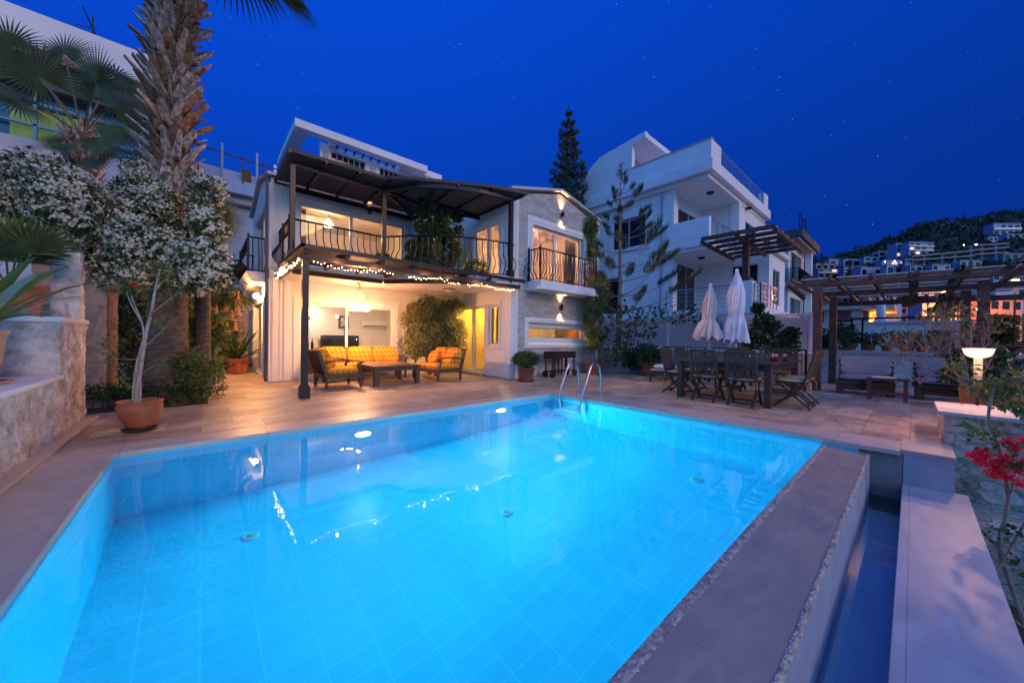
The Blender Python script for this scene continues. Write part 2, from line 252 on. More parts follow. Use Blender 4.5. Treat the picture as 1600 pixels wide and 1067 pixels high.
# ------------------------------------------------------------------ mesh helpers
class MB:
    def __init__(s, o=(0, 0, 0)):
        s.v = []; s.f = []; s.m = []; s.mats = []; s.o = np.array(o, float); s.n = 0; s.sm = []
    def mi(s, m):
        if m not in s.mats: s.mats.append(m)
        return s.mats.index(m)
    def add(s, vs, fs, m, smooth=False):
        vs = np.asarray(vs, float).reshape(-1, 3) - s.o
        k = s.mi(m); s.v.append(vs)
        for f in fs: s.f.append([i+s.n for i in f])
        s.m += [k]*len(fs); s.sm += [smooth]*len(fs); s.n += len(vs); return s
    def quads(s, vs, m, smooth=False):
        vs = np.asarray(vs, float).reshape(-1, 3); q = len(vs)//4
        return s.add(vs, [[4*i, 4*i+1, 4*i+2, 4*i+3] for i in range(q)], m, smooth)
    def box(s, x0, x1, y0, y1, z0, z1, m, M=None):
        vs = [(x, y, z) for z in (z0, z1) for y in (y0, y1) for x in (x0, x1)]
        if M is not None: vs = [tuple(M @ V(p)) for p in vs]
        return s.add(vs, [(0, 2, 3, 1), (4, 5, 7, 6), (0, 1, 5, 4), (1, 3, 7, 5), (3, 2, 6, 7), (2, 0, 4, 6)], m)
    def bar(s, a, b, w, h, m, up=(0, 0, 1), w2=None, h2=None):
        a = V(a); b = V(b); d = (b-a).normalized(); u = V(up)
        if abs(d.dot(u)) > 0.99: u = V((1, 0, 0))
        r = d.cross(u).normalized(); u = r.cross(d)
        w2 = w if w2 is None else w2; h2 = h if h2 is None else h2
        vs = []
        for p, ww, hh in ((a, w, h), (b, w2, h2)):
            for i, j in ((-1, -1), (1, -1), (1, 1), (-1, 1)): vs.append(p+r*(ww/2*i)+u*(hh/2*j))
        return s.add([tuple(q) for q in vs], [(0, 1, 2, 3), (7, 6, 5, 4), (0, 4, 5, 1), (1, 5, 6, 2), (2, 6, 7, 3), (3, 7, 4, 0)], m)
    def tube(s, pts, r, m, n=8, cap=True, smooth=True):
        pts = [V(p) for p in pts]; rs = r if isinstance(r, (list, tuple, np.ndarray)) else [r]*len(pts)
        vs = []; d0 = (pts[1]-pts[0]).normalized(); u = V((0, 0, 1)) if abs(d0.z) < 0.9 else V((1, 0, 0))
        u = (u - d0*u.dot(d0)).normalized()
        for i, p in enumerate(pts):
            d = (pts[min(i+1, len(pts)-1)]-pts[max(i-1, 0)]).normalized()
            u = (u - d*u.dot(d)); u = u.normalized() if u.length > 1e-6 else d.orthogonal().normalized()
            w = d.cross(u)
            for k in range(n):
                a = 2*math.pi*k/n; vs.append(tuple(p + (u*math.cos(a)+w*math.sin(a))*rs[i]))
        fs = [(i*n+k, i*n+(k+1) % n, (i+1)*n+(k+1) % n, (i+1)*n+k) for i in range(len(pts)-1) for k in range(n)]
        s.add(vs, fs, m, smooth)
        if cap:
            s.add(vs[:n], [tuple(range(n))[::-1]], m); s.add(vs[-n:], [tuple(range(n))], m)
        return s
    def lathe(s, prof, c_, m, n=24, smooth=True, sx=1.0, sy=1.0, jit=None):
        vs = []
        for r, z in prof:
            for k in range(n):
                a = 2*math.pi*k/n; rr = r*(1+(jit(a, z) if jit else 0)); vs.append((c_[0]+rr*math.cos(a)*sx, c_[1]+rr*math.sin(a)*sy, c_[2]+z))
        fs = [(i*n+k, i*n+(k+1) % n, (i+1)*n+(k+1) % n, (i+1)*n+k) for i in range(len(prof)-1) for k in range(n)]
        return s.add(vs, fs, m, smooth)
    def disc(s, c_, r, m, n=24, nz=1):
        vs = [(c_[0]+r*math.cos(2*math.pi*k/n), c_[1]+r*math.sin(2*math.pi*k/n), c_[2]) for k in range(n)]
        return s.add(vs, [tuple(range(n)) if nz > 0 else tuple(range(n))[::-1]], m)
    def prism(s, poly, a0, a1, m, axis='z'):
        """poly: 2D outline; extruded along axis between a0 and a1"""
        n = len(poly)
        def p(q, a): return {'z': (q[0], q[1], a), 'y': (q[0], a, q[1]), 'x': (a, q[0], q[1])}[axis]
        vs = [p(q, a0) for q in poly]+[p(q, a1) for q in poly]
        fs = [tuple(range(n))[::-1], tuple(range(n, 2*n))]+[(i, (i+1) % n, n+(i+1) % n, n+i) for i in range(n)]
        return s.add(vs, fs, m)
    def ball(s, c_, r, m, n=10, k=6, sz=1.0):
        prof = [(r*math.sin(math.pi*i/k)+1e-5, -r*sz*math.cos(math.pi*i/k)) for i in range(k+1)]
        return s.lathe(prof, c_, m, n)
    def wall(s, ax, a0, a1, b0, b1, z0, z1, holes, m):
        """wall slab: ax 'y' = runs in x (b0..b1), thick a0..a1 in y; holes (b0,b1,z0,z1)"""
        bs = sorted({b0, b1, *[h[0] for h in holes], *[h[1] for h in holes]}); bs = [b for b in bs if b0 <= b <= b1]
        for i in range(len(bs)-1):
            u0, u1 = bs[i], bs[i+1]; mid = (u0+u1)/2
            hs = sorted([(h[2], h[3]) for h in holes if h[0] < mid < h[1]]); z = z0; segs = []
            for h0, h1 in hs:
                if h0 > z: segs.append((z, h0))
                z = h1
            if z < z1: segs.append((z, z1))
            for q0, q1 in segs:
                if ax == 'y': s.box(u0, u1, a0, a1, q0, q1, m)
                else: s.box(a0, a1, u0, u1, q0, q1, m)
        return s
    def cushion(s, cx, cy, cz, sx, sy, sz, m, M=None, p=0.12):
        """soft box: superellipsoid"""
        nu, nv = 20, 12; vs = []
        def sp(a, e): return math.copysign(abs(a)**e, a)
        for j in range(nv+1):
            ph = -math.pi/2+math.pi*j/nv
            for i in range(nu):
                th = 2*math.pi*i/nu
                x = sp(math.cos(ph), 0.35)*sp(math.cos(th), 0.25); y = sp(math.cos(ph), 0.35)*sp(math.sin(th), 0.25); z = sp(math.sin(ph), 0.55)
                q = V((x*sx/2, y*sy/2, z*sz/2)); q = (M @ q) if M is not None else q
                vs.append((q[0]+cx, q[1]+cy, q[2]+cz))
        fs = [(j*nu+i, j*nu+(i+1) % nu, (j+1)*nu+(i+1) % nu, (j+1)*nu+i) for j in range(nv) for i in range(nu)]
        return s.add(vs, fs, m, True)
    def leaves(s, pts, L_, w, m, d=None, spread=1.0, droop=0.0, jit=0.35):
        pts = np.asarray(pts, float); n = len(pts)
        if n == 0: return s
        r = RNG.normal(size=(n, 3)); r /= np.linalg.norm(r, axis=1)[:, None]
        if d is not None: r = np.asarray(d)*1.0 + r*spread; r /= np.linalg.norm(r, axis=1)[:, None]
        r[:, 2] -= droop; r /= np.linalg.norm(r, axis=1)[:, None]
        q = RNG.normal(size=(n, 3)); sd = np.cross(r, q); sd /= np.linalg.norm(sd, axis=1)[:, None]
        Ls = L_*(1+RNG.uniform(-jit, jit, n))[:, None]; ws = Ls*w/L_
        vs = np.stack([pts, pts+r*Ls*.45+sd*ws/2, pts+r*Ls, pts+r*Ls*.45-sd*ws/2], 1).reshape(-1, 3)
        return s.quads(vs, m)
    def flowers(s, pts, rad, m, nrm, petals=5):
        pts = np.asarray(pts, float); nrm = np.asarray(nrm, float); nrm /= np.linalg.norm(nrm, axis=1)[:, None]
        q = RNG.normal(size=pts.shape); a = np.cross(nrm, q); a /= np.linalg.norm(a, axis=1)[:, None]; b = np.cross(nrm, a)
        rd = (rad*RNG.uniform(.75, 1.2, len(pts)))[:, None]
        for k in range(petals):
            t0 = 2*math.pi*k/petals; dw = .30
            d0 = a*math.cos(t0)+b*math.sin(t0); sdv = a*math.cos(t0+math.pi/2)+b*math.sin(t0+math.pi/2)
            vs = np.stack([pts, pts+d0*rd*.6+sdv*rd*dw, pts+d0*rd+nrm*rd*.12, pts+d0*rd*.6-sdv*rd*dw], 1).reshape(-1, 3); s.quads(vs, m)
        return s
    def build(s, name, parent=None, bevel=0.0, label=None, cat=None, group=None, kind=None, smooth=None):
        me = bpy.data.meshes.new(name); vs = np.concatenate(s.v) if s.v else np.zeros((0, 3))
        me.from_pydata(vs.tolist(), [], s.f)
        for m_ in s.mats: me.materials.append(m_)
        me.polygons.foreach_set('material_index', s.m)
        me.polygons.foreach_set('use_smooth', s.sm); me.update()
        o = bpy.data.objects.new(name, me); COL.objects.link(o)
        if parent is not None: o.parent = parent
        o.location = s.o if parent is None else (0, 0, 0)
        if bevel:
            b = o.modifiers.new('bevel', 'BEVEL'); b.width = bevel; b.segments = 2; b.limit_method = 'ANGLE'; b.angle_limit = R(40)
        for a, b in (('label', label), ('category', cat), ('group', group), ('kind', kind)):
            if b: o[a] = b
        return o
def thing(name, label, cat, loc=(0, 0, 0), rz=0.0, group=None, kind=None):
    o = bpy.data.objects.new(name, None); COL.objects.link(o); o.location = tuple(float(q) for q in loc); o.rotation_euler = (0, 0, rz)
    o.empty_display_size = 0.1
    o['label'] = label; o['category'] = cat
    if group: o['group'] = group
    if kind: o['kind'] = kind
    return o
def dup(root, loc, rz=None, label=None, scale=None):
    def cp(o, par):
        c_ = o.copy(); COL.objects.link(c_); c_.parent = par
        for ch in list(o.children): cp(ch, c_)
        return c_
    r = cp(root, root.parent); r.location = tuple(float(q) for q in loc)
    if rz is not None: r.rotation_euler = (0, 0, rz)
    if scale: r.scale = (scale,)*3
    if label: r['label'] = label
    return r
def plight(parent, kind, name, loc, power, color, target=None, **k):
    """a lamp's own light, parented to the lamp (loc in world metres)"""
    o = light(kind, name, loc, power, color, **k)
    if target is not None: aim(o, target)
    if parent is not None:
        bpy.context.view_layer.update(); o.parent = parent; o.matrix_parent_inverse = parent.matrix_world.inverted()
    return o
def catmull(pts, n=6):
    P_ = [V((*p, 0)) if len(p) == 2 else V(p) for p in pts]; out_ = []
    for i in range(len(P_)-1):
        p0 = P_[max(i-1, 0)]; p1 = P_[i]; p2 = P_[i+1]; p3 = P_[min(i+2, len(P_)-1)]
        for k in range(n):
            t = k/n; out_.append(0.5*((2*p1)+(-p0+p2)*t+(2*p0-5*p1+4*p2-p3)*t*t+(-p0+3*p1-3*p2+p3)*t**3))
    out_.append(P_[-1]); return out_
def blob_pts(n, c_, rad, shell=0.55):
    """points in an ellipsoid, denser near its skin; returns points and outward normals"""
    d = RNG.normal(size=(n, 3)); d /= np.linalg.norm(d, axis=1)[:, None]
    r = RNG.uniform(shell, 1, n)[:, None]; return np.asarray(c_)+d*r*np.asarray(rad), d
def pot(mb, c_, r0, r1, h, m, lip=0.03, soil=True):
    prof = [(0.001, 0), (r0, 0), (r0*1.02, 0.01), ((r0+r1)/2*1.04, h*.5), (r1, h-lip*1.4), (r1+lip*.5, h-lip*1.2), (r1+lip*.6, h), (r1-.02, h), (r1-.03, h-.05)]
    mb.lathe(prof, c_, m, 28)
    if soil: mb.disc((c_[0], c_[1], c_[2]+h-.05), r1-.025, SOIL)
    return mb
# ================================================================== SETTING
PX0, PX1, PY0, PY1 = -0.6, 5.4, 0.67, 4.86        # inner pool outline
WZ = -0.068                                        # water level
# patio, laid round the pool
b = MB()
for (x0, x1, y0, y1) in ((-1.3, 16.5, 5.2, 7.5), (0.08, 16.5, 7.5, 15.5), (5.95, 10.6, 0.02, 5.2), (7.5, 10.6, -1.3, 0.02), (6.14, 7.5, -.3, 0.02), (10.6, 14.3, -1.3, 5.2)):
    b.box(x0, x1, y0, y1, -0.35, -0.006, PAVING)
b.build('patio', kind='structure')
b = MB()
b.box(-1.04, PX0, -1.5, PY1, -0.05, 0.0, COPINGY); b.box(-1.04, 5.95, PY1, 5.22, -0.05, 0.002, COPING)
b.box(PX1, 5.95, 0.07, PY1, -0.05, 0.0, COPINGY); b.box(5.5, 6.14, -0.30, 0.07, -0.05, 0.0, COPINGY)
b.build('pool_edge_paving', bevel=0.006, kind='structure')
b = MB(); b.box(5.44, 5.9, 0.05, 0.6, -1.2, -0.05, mat('channel_end_concrete', (0.20, 0.18, 0.17), 0.9, var=0.4, vscale=3, bump=0.5)); b.box(-1.3, -1.04, -1.5, 5.2, -0.35, -0.05, EARTH)
b.build('concrete_base', kind='structure')
# pool basin
pool = thing('swimming_pool', 'blue lit swimming pool with pale tiles and an overflow edge', 'swimming pool', (2.4, 2.8, 0))
FZ = -1.62
b = MB(); b.add([(PX0, PY0, FZ), (PX1, PY0, FZ), (PX1, PY1, FZ), (PX0, PY1, FZ)], [(0, 1, 2, 3)], POOLF); b.build('pool_floor', pool); 
def loc_fix(o, par):     # children built in world metres under an Empty that is not rotated
    o.location = -V(par.location)
for ch in pool.children: loc_fix(ch, pool)
def part(mb, name, parent, **k):
    """build a mesh given in world metres as a child of an unrotated thing (or of one of its parts)"""
    o = mb.build(name, parent, **k)
    o.location = (-V(parent.location)) if parent.type == 'EMPTY' else (0, 0, 0)
    return o
b = MB(); b.box(PX0, PX1, PY1, PY1+.2, FZ-.1, -0.05, POOLX); part(b, 'basin_wall', pool)
b = MB(); b.box(PX0-.2, PX0, PY0-.3, PY1+.2, FZ-.1, -0.05, POOLY); part(b, 'basin_wall', pool)
b = MB(); b.box(PX1, PX1+.2, PY0-.3, PY1+.2, FZ-.1, -0.05, POOLY); part(b, 'basin_wall', pool)
b = MB(); b.box(PX0, PX1, .66, PY0, FZ-.1, -0.072, POOLX); part(b, 'basin_wall', pool)
# overflow edge: gently sloping wet slab, crusted lip, tiled outer face
b = MB(); n = 60
b.add([(PX0, PY0-.036, -0.0675), (PX1+.03, PY0-.036, -0.0675), (PX1+.03, .305, -0.088), (PX0, .305, -0.088)], [(0, 3, 2, 1)], WEIRM)
b.box(PX0, PX1+.03, .32, .66, -0.5, -0.092, WEIRM)
part(b, 'overflow_slab', pool)
b = MB()
xs = np.linspace(PX0, PX1, 900)
for (ya, yb, za, zb, amp) in ((PY0+.004, PY0-.042, -.064, -.064, .006),):
    vs = []
    for i, x in enumerate(xs):
        j1, j2 = RNG.normal(0, .002), RNG.normal(0, .004)
        vs += [(x, ya, -.0665), (x, ya-.02+j1*.5, -.0625+RNG.normal(0, .0015)), (x, ya-.04, -.064+RNG.normal(0, .0015)), (x, yb+j2, -.068)]
    b.add(vs, [(4*i+k, 4*i+k+1, 4*i+5+k, 4*i+4+k) for i in range(len(xs)-1) for k in range(3)], ROUGHEDGE, True)
vs = []
for x in xs:
    vs += [(x, .305+RNG.normal(0, .003), -.0855), (x, .295+RNG.normal(0, .003), -.085+RNG.normal(0, .0015)), (x, .284+RNG.normal(0, .0022), -.094+RNG.normal(0, .0015)), (x, .2845+RNG.normal(0, .001), -.105)]
b.add(vs, [(4*i+k, 4*i+k+1, 4*i+5+k, 4*i+4+k) for i in range(len(xs)-1) for k in range(3)], ROUGHEDGE, True)
part(b, 'crusted_lip', pool)
b = MB(); b.box(PX0, PX1+.03, .286, .32, -0.95, -0.094, mat('overflow_tile', (0.36, 0.40, 0.50), .4, var=.12, vscale=5)); part(b, 'overflow_face', pool)
# floor drains and wall inlets
PLAST = mat('white_plastic', (0.55, 0.62, 0.60), 0.4)
for (x, y) in ((.345, 3.98), (2.47, 2.87), (4.60, 1.75), (3.15, 4.1)):
    b = MB(); b.lathe([(.001, .010), (.04, .010), (.042, .004), (.046, .012), (.062, .012), (.070, .0)], (x, y, FZ+.002), PLAST, 28)
    for k in range(10):
        a = 2*math.pi*k/10; b.bar((x+.01*math.cos(a), y+.01*math.sin(a), FZ+.013), (x+.034*math.cos(a), y+.034*math.sin(a), FZ+.013), .004, .002, mat('drain_slot', (0.05, 0.22, 0.3), .5))
    part(b, 'floor_drain', pool)
for y in (3.3, 1.75):
    b = MB(); b.tube([(PX1+.01, y, -.38), (PX1-.02, y, -.38)], .04, PLAST, 16); part(b, 'wall_inlet', pool)
# underwater lamps on the house-side wall
for x, px_ in ((1.62, 480), (4.0, 777)):
    lens = MB(); lens.tube([(x, PY1+.01, -.52), (x, PY1-.03, -.52)], .115, PLAST, 28); body = part(lens, 'pool_lamp', pool)
    l2 = MB(); l2.tube([(x, PY1-.028, -.52), (x, PY1-.045, -.52)], .09, POOLL, 24); l2.build('lens', body)
    a = plight(pool, 'AREA', 'pool_light', (x, PY1-.06, -.52), 78, (0.02, 0.62, 0.86), target=(x+.1, 0, -.95), shape='DISK', size=.17)
b = MB(); b.add([(PX0, PY0-.03, WZ), (PX1, PY0-.03, WZ), (PX1, PY1, WZ), (PX0, PY1, WZ)], [(0, 1, 2, 3)], WATER); b.build('pool_water', kind='structure')
# overflow channel
b = MB(); b.box(-2, 5.44, .05, .32, -.95, -.68, CHANT); b.build('overflow_channel', kind='structure')
b = MB(); b.add([(-2, .05, -.52), (5.44, .05, -.52), (5.44, .285, -.52), (-2, .285, -.52)], [(0, 1, 2, 3)], WATERC); b.build('channel_water', kind='structure')
cw = thing('channel_wall', 'white marble topped wall along the overflow channel', 'wall', (2, -.16, -.9))
b = MB(); b.box(-2.2, 5.52, -.375, .05, -.375, -.345, MSLAB); part(b, 'coping_slab', cw, bevel=.004)
b = MB(); b.box(-2.2, 5.52, -.35, .038, -1.8, -.375, MARBLE); part(b, 'wall_face', cw)
b = MB(); b.box(5.48, 6.1, -.29, .045, -.345, -.05, MARBLE); part(b, 'riser_slab', cw)
# ladder
lad = thing('pool_ladder', 'stainless steel pool ladder with two arched rails by the far corner', 'ladder', (5.7, 4.3, 0))
for y in (4.62, 4.07):
    p = catmull([(5.93, y, .0), (5.93, y, .38), (5.88, y, .58), (5.76, y, .66), (5.62, y, .60), (5.5, y, .38), (5.36, y, .05), (5.28, y, -.25), (5.27, y, -.95)], 6)
    b = MB(); b.tube([tuple(q) for q in p], .024, STEEL, 12); rl = part(b, 'ladder_rail', lad)
    b = MB(); b.lathe([(.021, .0), (.05, .0), (.05, .012), (.022, .022)], (5.93, y, .001), STEEL, 20); b.build('base_flange', rl)
for z in (-.28, -.52, -.76):
    b = MB(); b.box(5.235, 5.305, 4.07, 4.62, z-.012, z+.012, STEEL); part(b, 'step', lad, bevel=.006)
# ground and far land
b = MB(); b.add([(-900, -900, -2.6), (1500, -900, -2.6), (1500, 1500, -2.6), (-900, 1500, -2.6)], [(0, 1, 2, 3)], EARTH); b.build('ground', kind='structure')
b = MB(); b.box(-12, 5.4, 15.5, 30, -2.6, -.02, EARTH); b.box(-12, -1.35, -3, 15.5, -2.6, -.02, EARTH); b.box(5.4, 60, 15.5, 30, -2.6, -.02, EARTH)
b.box(-1.35, 0.08, 7.5, 15.5, -2.6, -.02, SOIL)
b.box(6.9, 60, -1.3, 15.5, -2.6, -.36, EARTH)
b.build('garden_soil', kind='structure')
# lower garden strip on the right
b = MB(); nx, ny = 60, 30
vs = [(-2+i*.25, -6+j*.19, -1.35+.10*math.sin(i*.7)*math.cos(j*.9)+RNG.normal(0, .03)) for j in range(ny) for i in range(nx)]
b.add(vs, [(j*nx+i, j*nx+i+1, (j+1)*nx+i+1, (j+1)*nx+i) for j in range(ny-1) for i in range(nx-1)], EARTH, True); b.build('lower_garden_ground', kind='structure')

# ================================================================== VILLA
vil = thing('villa', 'white two storey villa with grey stone clad gable, balconies and warm lit rooms', 'house', (6, 11, 0))
WY = 10.35; SX = 6.4; FY = 7.36; LX = 1.25; ZC = 2.52; ZF = 2.76; BK = 14.2
PARQ = tiles('oak_floor', (0.30, 0.17, 0.08), (0.36, 0.22, 0.11), (0.15, 0.08, 0.04), 1.2, 0.14, mortar=0.003)
# openings
TV = (1.86, 4.34, .06, 1.98); UPW = (1.84, 4.66, 2.84, 4.52)
b = MB(); b.wall('y', WY, WY+.22, LX, SX, 0, ZC, [TV], WHITE); b.wall('y', WY, WY+.22, LX, SX, ZC, 4.98, [UPW], WHITE); part(b, 'front_wall', vil)
SD = (11.35, 13.6, .03, 2.02); SU = (11.0, 13.3, 2.8, 4.42)
b = MB(); b.wall('x', LX, LX+.2, WY+.22, BK, 0, 4.98, [SD, SU], WHITE); b.prism([(WY, 4.98), (BK, 4.98), (12.3, 5.46)], LX+.003, LX+.2, WHITE, 'x'); part(b, 'side_wall', vil)
KD = (8.5, 10.2, .07, 2.1); KW = (7.84, 8.34, .9, 2.08); UD = (7.84, 9.12, 2.84, 4.5)
b = MB(); b.wall('x', SX, SX+.2, FY+.2, WY+.22, 0, 5.2, [KD, KW, UD], WHITE); b.box(SX, 10.5, WY+.22, WY+.4, 0, 5.1, WHITE); part(b, 'side_wall', vil)
BW_ = (7.22, 9.62, 2.82, 4.46); NW = (7.08, 9.80, .98, 1.60)
b = MB(); b.wall('y', FY, FY+.2, SX+.26, 10.2, 0, 5.2, [BW_, NW], STONECLAD); b.prism([(SX+.26, 5.2), (10.2, 5.2), (8.44, 5.66)], FY, FY+.2, STONECLAD, 'y'); part(b, 'stone_cladding', vil)
b = MB(); b.box(10.3, 10.5, FY+.2, BK, 0, 5.22, WHITE); b.box(LX, 10.5, BK, BK+.2, 0, 5.0, WHITE); part(b, 'rear_wall', vil)
# corner strips with flutes
for (x0, x1, z1) in ((SX-.02, SX+.26, 5.22), (10.2, 10.52, 5.3)):
    b = MB(); b.box(x0, x1, FY-.03, FY+.2, 0, z1, TRIM)
    for k in range(4): xx = x0+.04+k*(x1-x0-.08)/4; b.box(xx, xx+.025, FY-.045, FY-.03, 0, z1-.05, TRIM)
    part(b, 'corner_pilaster', vil, bevel=.004)
for z0, z1 in ((0, 2.5), (2.78, 4.8)):
    b = MB(); b.box(LX-.02, LX+.42, WY-.10, WY, z0, z1, TRIM)
    for k, (dx, w, d) in enumerate(((.02, .09, .018), (.17, .04, .010), (.26, .11, .018))): b.box(LX+dx, LX+dx+w, WY-.10-d, WY-.10, z0, z1, TRIM)
    b.box(LX-.05, LX-.02, WY-.12, WY+.3, z0, z1, TRIM)
    part(b, 'corner_pilaster', vil, bevel=.006)
b = MB(); b.tube([(LX-.06, WY+.1, 0), (LX-.06, WY+.1, 4.95)], .045, mat('grey_downpipe', (0.12, 0.13, 0.17), 0.5), 10); part(b, 'downpipe', vil)
# roofs
ROOFM = mat('roof_edge', (0.55, 0.53, 0.52), 0.6, var=0.1)
b = MB()
for (ya, za, yb, zb) in ((10.2, 4.98, 12.3, 5.50), (12.3, 5.50, 14.5, 4.98)):
    b.add([(1.15, ya, za), (6.45, ya, za), (6.45, yb, zb), (1.15, yb, zb), (1.15, ya, za+.07), (6.45, ya, za+.07), (6.45, yb, zb+.07), (1.15, yb, zb+.07)], [(0, 1, 2, 3), (7, 6, 5, 4), (0, 4, 5, 1), (1, 5, 6, 2), (2, 6, 7, 3), (3, 7, 4, 0)], ROOFM)
part(b, 'roof', vil)
b = MB()
for (xa, za, xb, zb) in ((6.34, 5.22, 8.44, 5.74), (8.44, 5.74, 10.6, 5.24)):
    b.add([(xa, 7.27, za), (xb, 7.27, zb), (xb, 14.5, zb), (xa, 14.5, za), (xa, 7.27, za+.07), (xb, 7.27, zb+.07), (xb, 14.5, zb+.07), (xa, 14.5, za+.07)], [(3, 2, 1, 0), (4, 5, 6, 7), (1, 5, 4, 0), (2, 6, 5, 1), (3, 7, 6, 2), (0, 4, 7, 3)], ROOFM)
part(b, 'roof', vil)
# window and door surrounds: stepped mouldings + frame + panes
def surround(ax, p, u0, u1, z0, z1, w, d, parent, sgn=-1, bottom=True, name='window_surround'):
    """ax 'y': wall plane y=p facing -y ; ax 'x': plane x=p facing -x"""
    b = MB()
    for k, (a, dd) in enumerate(((w, d), (w*.66, d*1.6), (w*.36, d*1.15))):
        o_, i_ = a, (w*.66, w*.36, 0.0)[k]
        rects = [(u0-o_, u0-i_, z0-(o_ if bottom else 0), z1+o_), (u1+i_, u1+o_, z0-(o_ if bottom else 0), z1+o_), (u0-i_, u1+i_, z1+i_, z1+o_)]
        if bottom: rects.append((u0-i_, u1+i_, z0-o_, z0-i_))
        for r in rects:
            if ax == 'y': b.box(r[0], r[1], p-dd, p+.001, r[2], r[3], TRIM)
            else: b.box(p-dd, p+.001, r[0], r[1], r[2], r[3], TRIM)
    return part(b, name, parent, bevel=.004)
def frame(ax, p, u0, u1, z0, z1, mull, parent, name='window', fw=.06, dp=.06, tr=None, gl=GLASS):
    b = MB(); 
    def bx(a0, a1, c0, c1, d0=0., d1=dp, m_=TRIM, bb=None):
        bb = bb or b
        if ax == 'y': bb.box(a0, a1, p+d0, p+d1, c0, c1, m_)
        else: bb.box(p+d0, p+d1, a0, a1, c0, c1, m_)
    bx(u0, u0+fw, z0, z1); bx(u1-fw, u1, z0, z1); bx(u0+fw, u1-fw, z0, z0+fw); bx(u0+fw, u1-fw, z1-fw, z1)
    for mu in mull: bx(mu-fw*.6, mu+fw*.6, z0+fw, z1-fw, -.012, dp+.01)
    f = part(b, name, parent, bevel=.004)
    us = [u0+fw]+[v_ for mu in mull for v_ in (mu-fw*.6, mu+fw*.6)]+[u1-fw]
    for i in range(0, len(us), 2):
        g = MB(); bx(us[i], us[i+1], z0+fw, z1-fw, dp*.45, dp*.55, gl, g); g.build('pane', f)
    return f
surround('y', WY, TV[0], TV[1], TV[2], TV[3], .2, .035, vil, bottom=False); frame('y', WY+.06, *TV, [3.02], vil, 'sliding_door')
surround('y', WY, UPW[0], UPW[1], UPW[2], UPW[3], .2, .035, vil, bottom=False); frame('y', WY+.06, *UPW, [3.12], vil, 'sliding_door')
surround('x', LX, SD[0], SD[1], SD[2], SD[3], .16, .035, vil, bottom=False); frame('x', LX+.05, *SD, [12.4], vil, 'sliding_door')
surround('x', LX, SU[0], SU[1], SU[2], SU[3], .16, .035, vil, bottom=False); frame('x', LX+.05, *SU, [12.1], vil, 'sliding_door')
surround('x', SX, KD[0], KD[1], KD[2], KD[3], .1, .03, vil, bottom=False); frame('x', SX+.05, *KD, [9.2], vil, 'sliding_door')
surround('x', SX, KW[0], KW[1], KW[2], KW[3], .1, .03, vil); frame('x', SX+.05, *KW, [], vil)
surround('x', SX, UD[0], UD[1], UD[2], UD[3], .2, .035, vil, bottom=False); frame('x', SX+.05, *UD, [8.44], vil, 'balcony_door', fw=.09)
surround('y', FY, BW_[0], BW_[1], BW_[2], BW_[3], .22, .04, vil, bottom=False); frame('y', FY+.08, *BW_, [8.30], vil, 'sliding_door', fw=.07)
surround('y', FY, NW[0], NW[1], NW[2], NW[3], .14, .04, vil)
b = MB(); b.box(7.085, 9.795, FY+.1, FY+.2, .985, 1.13, TRIM); b.box(7.085, 9.795, FY+.1, FY+.2, 1.46, 1.595, TRIM); part(b, 'window_reveal', vil)
frame('y', FY+.16, 7.1, 9.78, 1.13, 1.46, [], vil, fw=.03)
b = MB(); b.box(SX-.05, SX-.012, 7.5, 8.4, .02, .78, TRIM); part(b, 'wall_panel', vil, bevel=.006)
b = MB(); b.box(SX-.14, SX, 8.5, 10.25, .0, .07, COPING); b.box(4.0, 4.2, WY-.05, WY, .3, .3, TRIM) if 0 else None; part(b, 'door_step', vil, bevel=.005)
# balconies
CURVE = [(1.38, 8.85), (2.4, 8.85), (3.30, 8.84), (3.60, 8.60), (3.90, 8.22), (4.58, 7.66), (5.29, 7.30), (5.96, 7.14), (6.30, 7.12)]
cpts = [(q.x, q.y) for q in catmull(CURVE, 6)]
b = MB(); b.prism([(p[0], p[1]-.06) for p in cpts]+[(6.40, 7.06), (6.40, WY), (1.32, WY)], 2.55, ZF, TRIM, 'z'); bal = part(b, 'balcony', vil)
b = MB(); b.prism([(p[0], p[1]-.02) for p in cpts]+[(6.395, 7.1), (6.395, WY-.002), (1.36, WY-.002)], 2.51, 2.548, CEIL, 'z'); b.build('soffit', bal)
def baluster(b, p, nrm, z0=2.80, z1=3.62, r=.012, belly=.15):
    pts = []
    for t in np.linspace(0, 1, 13):
        z = z1+(z0-z1)*t
        u = max(0, (t-.38)/.62); d = belly*math.sin(math.pi*min(1, u))**1.3 if u > 0 else 0
        pts.append((p[0]+nrm[0]*d, p[1]+nrm[1]*d, z))
    b.tube(pts, r, IRON, 5, cap=False)
